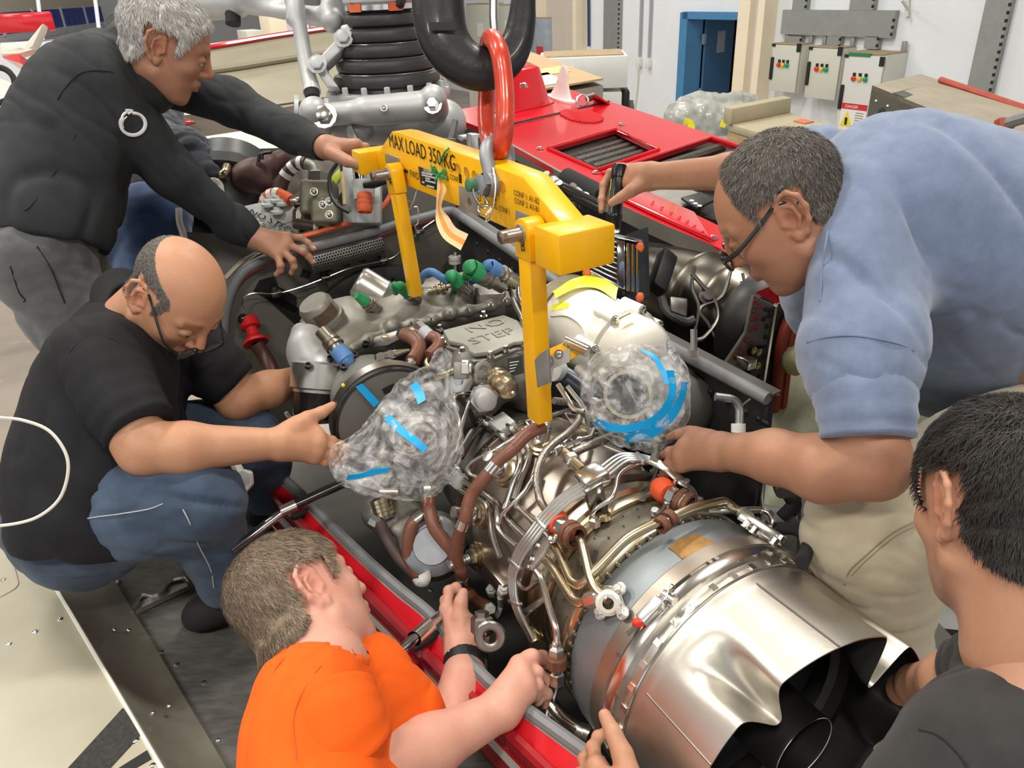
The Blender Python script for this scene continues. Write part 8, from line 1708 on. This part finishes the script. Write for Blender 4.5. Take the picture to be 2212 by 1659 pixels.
obj('wood_stick', tube([cH_(1530, 390, 2.25), cH_(1550, 690, 2.24)], .006, 8), mat('pale_wood', (.62, .48, .26), .7), HEL)
# left skin panel with pale flap
obj('side_skin', prism([T(x, y, 2.26) for x, y in ((386, 470), (392, 500), (470, 505), (560, 518), (642, 516), (560, 545), (512, 582), (490, 640), (380, 700))], fw*.03), mat('taupe_primer', (.155, .145, .128), .5, .1, .1, 6), HEL, smooth=False)
obj('skin_edge', tube(crom([T(386, 450, 2.25), T(388, 480, 2.25), T(396, 505, 2.25), T(400, 530, 2.25)], 5), .01, 8), M_cream, HEL)
obj('skin_edge', tube(crom([T(488, 600, 2.22), T(520, 568, 2.22), T(560, 545, 2.22)], 5), .014, 8, flat=(1, .5)), mat('olive_cream', (.46, .44, .34), .5), HEL)
fp2 = [cH_(x, y, 2.2) for x, y in ((200, 550), (330, 470), (400, 500), (420, 580), (475, 745), (400, 800), (300, 700))]
obj('pale_flap', prism(fp2, fw*.02, .006), M_ltgrey, HEL); obj('flap_lip', tube(crom(fp2[:5], 4), .009, 6), M_white, HEL)
text('C', T(484, 530, 2.24), rt+up*.3, up-rt*.3, .05, M_wink, HEL)
# drain rod with white collar below the tag
obj('drain_rod', tube([ps(984, 545, 1.5), ps(985, 620, 1.48)], .009, 10), M_alu, HEL)
for k in range(2): obj('white_collar', lathe([(0, .02), (.01, .02), (.01, 1e-4)], ps(983, 560+8*k, 1.49), Zv, 14), M_white, HEL)
# ------------------------------------------------------------------ bubble wrap parcels and blue tape
def bubblemat():
    m = mat('bubble_film', (.92, .93, .94), .05, 0, spec=1.); nt = m.node_tree; N, K = nt.nodes, nt.links; b = N['Principled BSDF']
    tc = N.new('ShaderNodeTexCoord'); v = N.new('ShaderNodeTexVoronoi'); v.inputs['Scale'].default_value = 42; K.new(tc.outputs['Object'], v.inputs['Vector'])
    n = N.new('ShaderNodeTexNoise'); n.inputs['Scale'].default_value = 15; n.inputs['Detail'].default_value = 3; n.inputs['Distortion'].default_value = 2.5; K.new(tc.outputs['Object'], n.inputs['Vector'])
    ad = N.new('ShaderNodeMath'); ad.operation = 'MULTIPLY_ADD'; ad.inputs[1].default_value = 1.6; K.new(n.outputs['Fac'], ad.inputs[0]); K.new(v.outputs['Distance'], ad.inputs[2])
    bp = N.new('ShaderNodeBump'); bp.inputs['Strength'].default_value = 1.; bp.inputs['Distance'].default_value = .012; K.new(ad.outputs[0], bp.inputs['Height']); K.new(bp.outputs['Normal'], b.inputs['Normal'])
    r = N.new('ShaderNodeMapRange'); r.inputs['From Min'].default_value = .38; r.inputs['From Max'].default_value = .68; r.inputs['To Min'].default_value = .05; r.inputs['To Max'].default_value = .5; K.new(n.outputs['Fac'], r.inputs['Value']); K.new(r.outputs['Result'], b.inputs['Alpha'])
    return m
M_bub = bubblemat()
def wrap(name, S, lab, inner):
    t = thing(name, inner, lab, 'bubble wrap'); g = np.random.default_rng(4)
    def d(P): return .010*wave(P, 3, 7)+.0055*np.abs(wave(P, 9, 26, 7))-.004*np.exp(-(wave(P, 6, 13, 5)/.2)**2)
    vf = S.build(d, 1); o = qobj('film', vf, M_bub, t); return t, o, bvh(vf)
S = Sdf(.0035); S.chain([T(955, 770, 1.62), T(935, 850, 1.56), T(915, 900, 1.55)], [.018, .03, .06], .02).chain([T(905, 870, 1.56), T(900, 960, 1.54), T(880, 1000, 1.54)], [.062, .085, .075], .04).chain([T(880, 980, 1.54), T(800, 1000, 1.53), T(745, 990, 1.54)], [.07, .055, .032], .04).cap(T(870, 1000, 1.54), T(905, 1040, 1.56), .06, .03, .03).cap(T(945, 900, 1.56), T(950, 980, 1.56), .03, .035, .03)
wb1, wf1, bw1 = wrap('bubble_wrap', S, 'bubble wrap parcel hanging over the round generator pad', T(880, 960, 1.54))
obj('wrapped_valve', join(ball(T(900, 930, 1.56), .04, 16), tube([T(860, 1000, 1.56), T(905, 940, 1.56)], .022, 12), ball(T(830, 990, 1.55), .022, 12)), M_alud, wb1)
S = Sdf(.0035); S.ell(T(1362, 845, 1.50), (.10, .092, .07), (rt, up, fw), .03).ell(T(1400, 870, 1.51), (.085, .085, .06), (rt, up, fw), .04).cap(T(1440, 770, 1.53), T(1470, 800, 1.53), .03, .012, .03).cap(T(1380, 920, 1.5), T(1410, 948, 1.5), .05, .02, .03)
wb2, wf2, bw2 = wrap('bubble_wrap', S, 'round bubble wrap parcel bound with blue tape in front of the ivory generator', T(1365, 850, 1.5))
obj('wrapped_port', join(lathe([(-.03, .045), (.03, .047), (.03, .040), (.0, .036), (.0, 1e-4)], T(1352, 858, 1.49), nrm(-fw+up*.2), 24)), M_beig, wb2); obj('port_dark', lathe([(0, .046), (0, 1e-4)], T(1350, 852, 1.466), nrm(-fw+up*.2), 20), M_char, wb2)
def tape(tree, L1, L2, par, off=.004):
    A_ = [hit(tree, x, y, off) for x, y in L1]; B_ = [hit(tree, x, y, off) for x, y in L2]; pr_ = [(a, b) for a, b in zip(A_, B_) if a is not None and b is not None]
    if len(pr_) > 2: obj('blue_tape', sheet(np.array([crom([a for a, b in pr_], 4), crom([b for a, b in pr_], 4)]), .0006), M_blue, par)
tape(bw1, [(806, 876), (830, 906), (860, 935), (890, 958), (914, 978)], [(817, 868), (842, 895), (873, 924), (903, 947), (924, 966)], wb1)
tape(bw1, [(866, 826), (885, 834), (895, 850), (903, 874)], [(874, 810), (900, 824), (915, 845), (920, 864)], wb1)
tape(bw1, [(748, 1036), (775, 1034), (805, 1026), (838, 1020)], [(752, 1026), (780, 1022), (808, 1013), (840, 1010)], wb1)
p1_, p2_ = ps(768, 836, .708), ps(782, 828, .708); p3_, p4_ = ps(808, 880, .70), ps(820, 868, .70)
obj('blue_tape', sheet([[p1_, p3_], [p2_, p4_]], .0006), M_blue, wb1)
tape(bw2, [(1290, 905), (1320, 915), (1355, 918), (1400, 905), (1430, 880), (1446, 840), (1440, 800)], [(1283, 918), (1316, 931), (1360, 934), (1410, 919), (1444, 891), (1461, 848), (1456, 800)], wb2)
tape(bw2, [(1310, 938), (1350, 940), (1400, 925), (1445, 890), (1468, 850), (1472, 825)], [(1313, 952), (1353, 958), (1412, 945), (1457, 905), (1480, 860), (1486, 825)], wb2)
tape(bw2, [(1384, 758), (1410, 775), (1425, 800), (1436, 830)], [(1388, 754), (1416, 768), (1436, 798), (1446, 828)], wb2)
# ------------------------------------------------------------------ things in the background
# plastic-wrapped bundle and plywood crate behind the cowling
def zt(x, y, z): r = ray(x, y); return CAM+r*((z-CAM[2])/r[2])
S = Sdf(.02); S.cap(T(1495, 255, 6.4), T(1600, 250, 6.6), .19, .18, .08).cap(T(1560, 262, 6.3), T(1635, 258, 6.5), .12, .09, .05)
S.cap(T(1480, 268, 6.3), T(1600, 275, 6.4), .17, .15, .06)
bu = thing('wrapped_bundle', A3((*T(1560, 260, 6.4)[:2], 0)), 'bundle wrapped in clear grey plastic with yellow straps', 'bundle')
bv_ = S.build(lambda P: .03*wave(P, 3, 3)+.03*np.abs(wave(P, 8, 7)), 0); qobj('plastic_wrap', bv_, mat('grey_polythene', (.42, .43, .40), .22, 0, .45, 9, bump=.8, bscale=14), bu); bb_ = bvh(bv_)
decal(bb_, [(1478, 262), (1490, 266), (1494, 280)], .03, M_yelfilm, bu, 'yellow_strap', flat=(.2, 1)); decal(bb_, [(1560, 275), (1566, 262), (1590, 255)], .025, M_yelfilm, bu, 'yellow_strap', flat=(.2, 1))
obj('bundle_stand', box(A3((*T(1560, 300, 6.4)[:2], .8)), (Fv, Rv, Zv), (.5, .4, .8)), M_tray, bu, smooth=False)
pcz = 1.85; PQ = [zt(1572, 285, pcz), zt(1712, 328, pcz), zt(1840, 305, pcz), zt(1700, 258, pcz)]
pw = thing('plywood_crate', A3((*PQ[0][:2], 0)), 'plywood crate with an olive dusty lid behind the polo-shirt man', 'crate')
obj('crate_side', prism(PQ, -Zv*1.8), mat('plywood', (.46, .33, .19), .75, 0, .3, 5, stretch=(1, 1, 5)), pw, smooth=False)
obj('crate_lid', prism([p+Zv*.002 for p in PQ], Zv*.05, .01), mat('dusty_olive_lid', (.42, .37, .25), .85, 0, .15, 4), pw)
obj('lid_batten', box((PQ[0]*.75+PQ[3]*.25+PQ[3]*.75*0+0)*1.+Zv*.10-(PQ[0]-PQ[3])*.22, (nrm(PQ[3]-PQ[0]), nrm(PQ[1]-PQ[0]), Zv), (np.linalg.norm(PQ[3]-PQ[0])*.5, .05, .05), .01), MT['dusty_olive_lid'], pw)
obj('red_label', box(PQ[3]*.45+PQ[2]*.35+PQ[0]*.1+PQ[1]*.1+Zv*.056, (nrm(PQ[1]-PQ[0]), nrm(PQ[3]-PQ[0]), Zv), (.06, .05, .003)), mat('faded_red', (.55, .16, .11), .7), pw, smooth=False)
# grey duct housing at right
DQ = [T(1884, 184, 3.6), T(2240, 330, 2.7), T(2330, 262, 3.3), T(1988, 160, 4.2)]
du = thing('duct_housing', A3((*DQ[0][:2], 0)), 'long grey-brown riveted duct housing behind the polo-shirt man', 'housing')
M_duct = mat('grey_brown_primer', (.15, .14, .115), .5, .1, .12, 5); M_ductt = mat('dusty_housing_top', (.33, .29, .225), .8, 0, .2, 5)
obj('housing_side', prism([DQ[0], DQ[1], DQ[1]-Zv*.75, DQ[0]-Zv*.75], nrm(DQ[3]-DQ[0])*.02), M_duct, du, smooth=False)
obj('housing_body', prism([p-Zv*.02 for p in DQ], -Zv*.72), M_duct, du, smooth=False); obj('housing_top', prism(DQ, -Zv*.015), M_ductt, du, smooth=False)
u1, v1 = DQ[1]-DQ[0], DQ[3]-DQ[0]
obj('dark_band', prism([DQ[0]+u1*a+v1*b+Zv*.001 for a, b in ((.16, 0), (.24, 0), (.26, .9), (.18, .9))], Zv*.003), M_oliv2, du, smooth=False)
obj('red_rail', tube([DQ[0]+u1*.2+v1*.88+Zv*.02, DQ[0]+u1*.9+v1*.92+Zv*.02], .016, 8), M_sealr, du); rivets([DQ[0]+u1*(.05+.09*k)-Zv*(.06+.07*j)-fw*.004 for k in range(9) for j in (0, 2)], -fw, .008, M_alu, du)
for a, z in ((.10, .10), (.2, .13), (.3, .16), (.08, .22), (.29, .34)): obj('turn_latch', ball(DQ[0]+u1*a-Zv*z-fw*.01, .024, 10, (.7, 1, 1.2), (rt, fw, up)), M_blackm, du)
for z in (.18, .26): obj('pressed_rib', tube([DQ[0]+u1*.12-Zv*z-fw*.003, DQ[0]+u1*.27-Zv*(z+.0)-fw*.003], .012, 8), M_duct, du)
obj('pressed_rib', tube([DQ[0]+u1*.36-Zv*.2-fw*.003, DQ[0]+u1*.95-Zv*.2-fw*.003], .02, 8), M_duct, du)
rs_ = [T(2170, 268, 2.9), T(2200, 258, 2.85), T(2230, 250, 2.8)]; obj('red_stop', tube(rs_, .022, 8), M_seal, du); obj('red_stop_end', box(rs_[0], (rt, up, fw), (.03, .02, .02), .005), M_sealr, du); obj('housing_legs', join(*[box(A3((*(DQ[0]+u1*a+v1*b)[:2], .9)), None, (.03, .03, .9)) for a in (.05, .95) for b in (.05, .95)]), M_tray, du, smooth=False)
# tail deck with polythene sheet, lower right
M_pol = mat('green_polythene', (.42, .43, .31), .25, 0, .4, 7, bump=.5, bscale=18)
G_ = quadsheet(T(1690, 690, 1.98), T(2010, 830, 1.9), T(2040, 1180, 1.75), T(1650, 1090, 1.85), 14, 14); G_ = G_+(.02*wave(G_.reshape(-1, 3), 2, 5)).reshape(15, 15, 1)*fw
obj('polythene_sheet', sheet(G_, .002), M_pol, label='crumpled greenish polythene sheet behind the red seal', cat='plastic sheet')
obj('yellowed_wad', ball(T(1718, 778, 1.84), .035, 10, (1, .6, 1.1), (rt, fw, up)), mat('pale_yellow_wad', (.62, .58, .32), .7, 0, .2, 30), label='pale yellow tape wad on the polythene sheet', cat='tape')
obj('tail_deck', prism([T(x, y, t) for x, y, t in ((1640, 1040, 1.9), (2050, 900, 1.95), (2260, 1000, 1.9), (2260, 1500, 1.5), (1700, 1500, 1.55))], -Zv*.04), mat('pale_grey_deck', (.36, .37, .35), .5, 0, .15, 4), HEL, smooth=False)
obj('deck_rail', prism([T(x, y, 1.5) for x, y in ((1960, 1330), (1985, 1300), (2080, 1400), (2120, 1445), (2060, 1470), (1975, 1400))], fw*.03), M_olive, HEL, smooth=False)
obj('dark_step', prism([T(x, y, 1.47) for x, y in ((1950, 1370), (2030, 1420), (2068, 1450), (2060, 1500), (1930, 1480))], fw*.03), M_char, HEL, smooth=False)
obj('white_sticker', prism([T(x, y, 1.465) for x, y in ((1969, 1402), (2010, 1425), (1996, 1443), (1955, 1420))], -fw*.001), M_paper, HEL, smooth=False)
for pts, r, m_, t in ((((1690, 1120), (1715, 1090), (1700, 1060)), .016, M_blackm, 1.6), (((1705, 1120), (1720, 1135), (1740, 1130)), .01, M_steeld, 1.58)): obj('deck_fitting', tube(crom([T(x, y, t) for x, y in pts], 4), r, 10), m_, HEL)
obj('deck_post', prism([T(x, y, 1.72) for x, y in ((1732, 1060), (1756, 1062), (1748, 1200), (1728, 1200))], fw*.02), M_alud, HEL, smooth=False)
# socket bar, knurled tool rods near the sill
br = thing('socket_bar', T(620, 1100, 1.6), 'long chrome socket extension bar across the red sill', 'tool')
k0, k1, k2 = T(500, 1190, 1.50), T(622, 1098, 1.56), T(760, 1035, 1.62)
obj('bar_shaft', tube([k0, k0*.4+k1*.6, k1], [.007, .010, .009], 12), M_chrome, br); obj('bar_joint', lathe([(-.016, .012), (.016, .012), (.018, .008)], k1, nrm(k2-k1), 14), M_steel, br); obj('bar_handle', tube([k1, k2], .010, 12), M_blackg, br)
b2 = thing('socket_bar', T(890, 1380, 1.4), 'chrome socket bar beside the orange T-shirt', 'tool')
k0, k1 = T(842, 1426, 1.28), T(950, 1330, 1.42); obj('bar_shaft', tube([k0, k1], .0095, 12), M_chrome, b2); obj('bar_socket', lathe([(-.03, .014), (.02, .014), (.022, .010), (.05, .009)], T(915, 1362, 1.375), nrm(k1-k0), 14), M_steel, b2)
obj('wire_loop', tube(crom([T(x, y, .95) for x, y in ((-40, 898), (0, 902), (50, 908), (105, 930), (140, 975), (147, 1020), (130, 1075), (90, 1112), (40, 1130), (-40, 1140))], 6), .0020, 8), M_cream, label='white cable loop at the left picture edge', cat='cable')
# parked aircraft and clutter, top left
ph_ = thing('parked_helicopter', A3((*T(0, 200, 6)[:2], 0)), 'cream parked helicopter tail at the far left', 'helicopter')
obj('fuselage', lathe([(-2.2, .1), (-1.6, .5), (-.6, .62), (.2, .5), (1.0, .3), (1.6, .2), (1.6, 1e-4)], T(-60, 300, 6.2), nrm(rt*.55+fw*.8+up*.1), 32), M_cream, ph_)
for pts in (((0, 92), (60, 88), (92, 48), (88, 62), (70, 100), (50, 112), (0, 116)), ((0, 112), (40, 100), (75, 106), (40, 116), (0, 118))): obj('tail_fin', prism([T(x, y, 5.8) for x, y in pts], fw*.08, .02), M_cream, ph_)
obj('engine_cover', prism([T(x, y, 5.6) for x, y in ((4, 122), (40, 116), (46, 138), (36, 134), (8, 126))], fw*.3), M_red, ph_, smooth=False)
obj('wheel_fairing', tube([T(-6, 184, 5.2)+.12*(math.cos(a)*rt+math.sin(a)*up) for a in np.linspace(0, 6.283, 24, endpoint=False)], .02, 8, closed=True), M_blackm, ph_)
obj('landing_strut', box(T(-10, 260, 6.2)*A3((1, 1, .5)), None, (.05, .05, .9)), M_blackm, ph_, smooth=False)
obj('red_toolbox', box(T(52, 48, 9), (Fv, Rv, Zv), (.22, .3, .1), .02), M_red, label='red box in front of the blue cladding at far left', cat='box'); obj('toolbox_shelf', box(A3((*T(52, 58, 9)[:2], 1.18)), (Fv, Rv, Zv), (.3, .4, 1.18)), M_wht_p, label='pale cabinet carrying the red box at far left', cat='cabinet', smooth=False)
for x0, x1, r, m_, lb in ((14, -12, .045, M_steeld, 'thick dark pole at the far left picture edge'), (24, 2, .018, M_alu, 'thin pale pole beside the thick dark pole'), (88, 100, .03, M_wht_p, 'pale roof prop left of the grey-haired man'), (208, 222, .03, M_wht_p, 'pale roof prop behind the back of the grey-haired man')):
    b_ = T(x1, 140 if x0 < 50 else 70, 4.5 if x0 < 50 else 12); tp_ = T(x0, -60, 4.5 if x0 < 50 else 12); obj('pole', tube([b_+(b_-tp_)*(b_[2]/(tp_[2]-b_[2])), tp_+Zv*.5], r, 8), m_, label=lb, cat='pole')
lk_ = T(498, 60, 9); obj('blue_locker', box(A3((lk_[0], lk_[1], 1.1)), (rt, np.cross(Zv, rt), Zv), (.09, .3, 1.1), .01), mat('locker_blue', (.01, .07, .42), .4), label='tall blue locker behind the face of the grey-haired man', cat='locker')
for k, (x, w, h) in enumerate(((535, .12, 2.3), (588, .13, 2.45), (640, .11, 2.5), (690, .1, 2.4))):
    q = T(x, 40, 11+.9*k); obj('storage_cupboard', box(A3((q[0], q[1], h/2)), (Fv, Rv, Zv), (.3, w, h/2), .01), (M_cab, M_wallc, M_wht_p, M_cream)[k], label=('pale green-grey cupboard behind the pitch link rod', 'cream cupboard behind the pitch control arm', 'white cupboard left of the silver scissor link', 'cream cupboard beside the mast head')[k], cat='cupboard')
# ------------------------------------------------------------------ repeats share a group
GR = {'cable_tray': 'cable trays on the right wall', 'electrical_cabinet': 'electrical cabinets on the right wall', 'conduit': 'conduits on the right wall', 'pole': 'poles at the far left', 'storage_cupboard': 'cupboards behind the mast', 'wall_cabinet': 'far cabinets seen through the hook', 'yellow_tape': 'yellow tape on the generator', 'bubble_wrap': 'bubble wrap parcels on the engine', 'socket_bar': 'socket bars by the sill', 'person': 'mechanics round the engine'}
for o in list(SC.objects):
    if o.parent is None and o.name.split('.')[0] in GR and 'label' in o: o['group'] = GR[o.name.split('.')[0]]
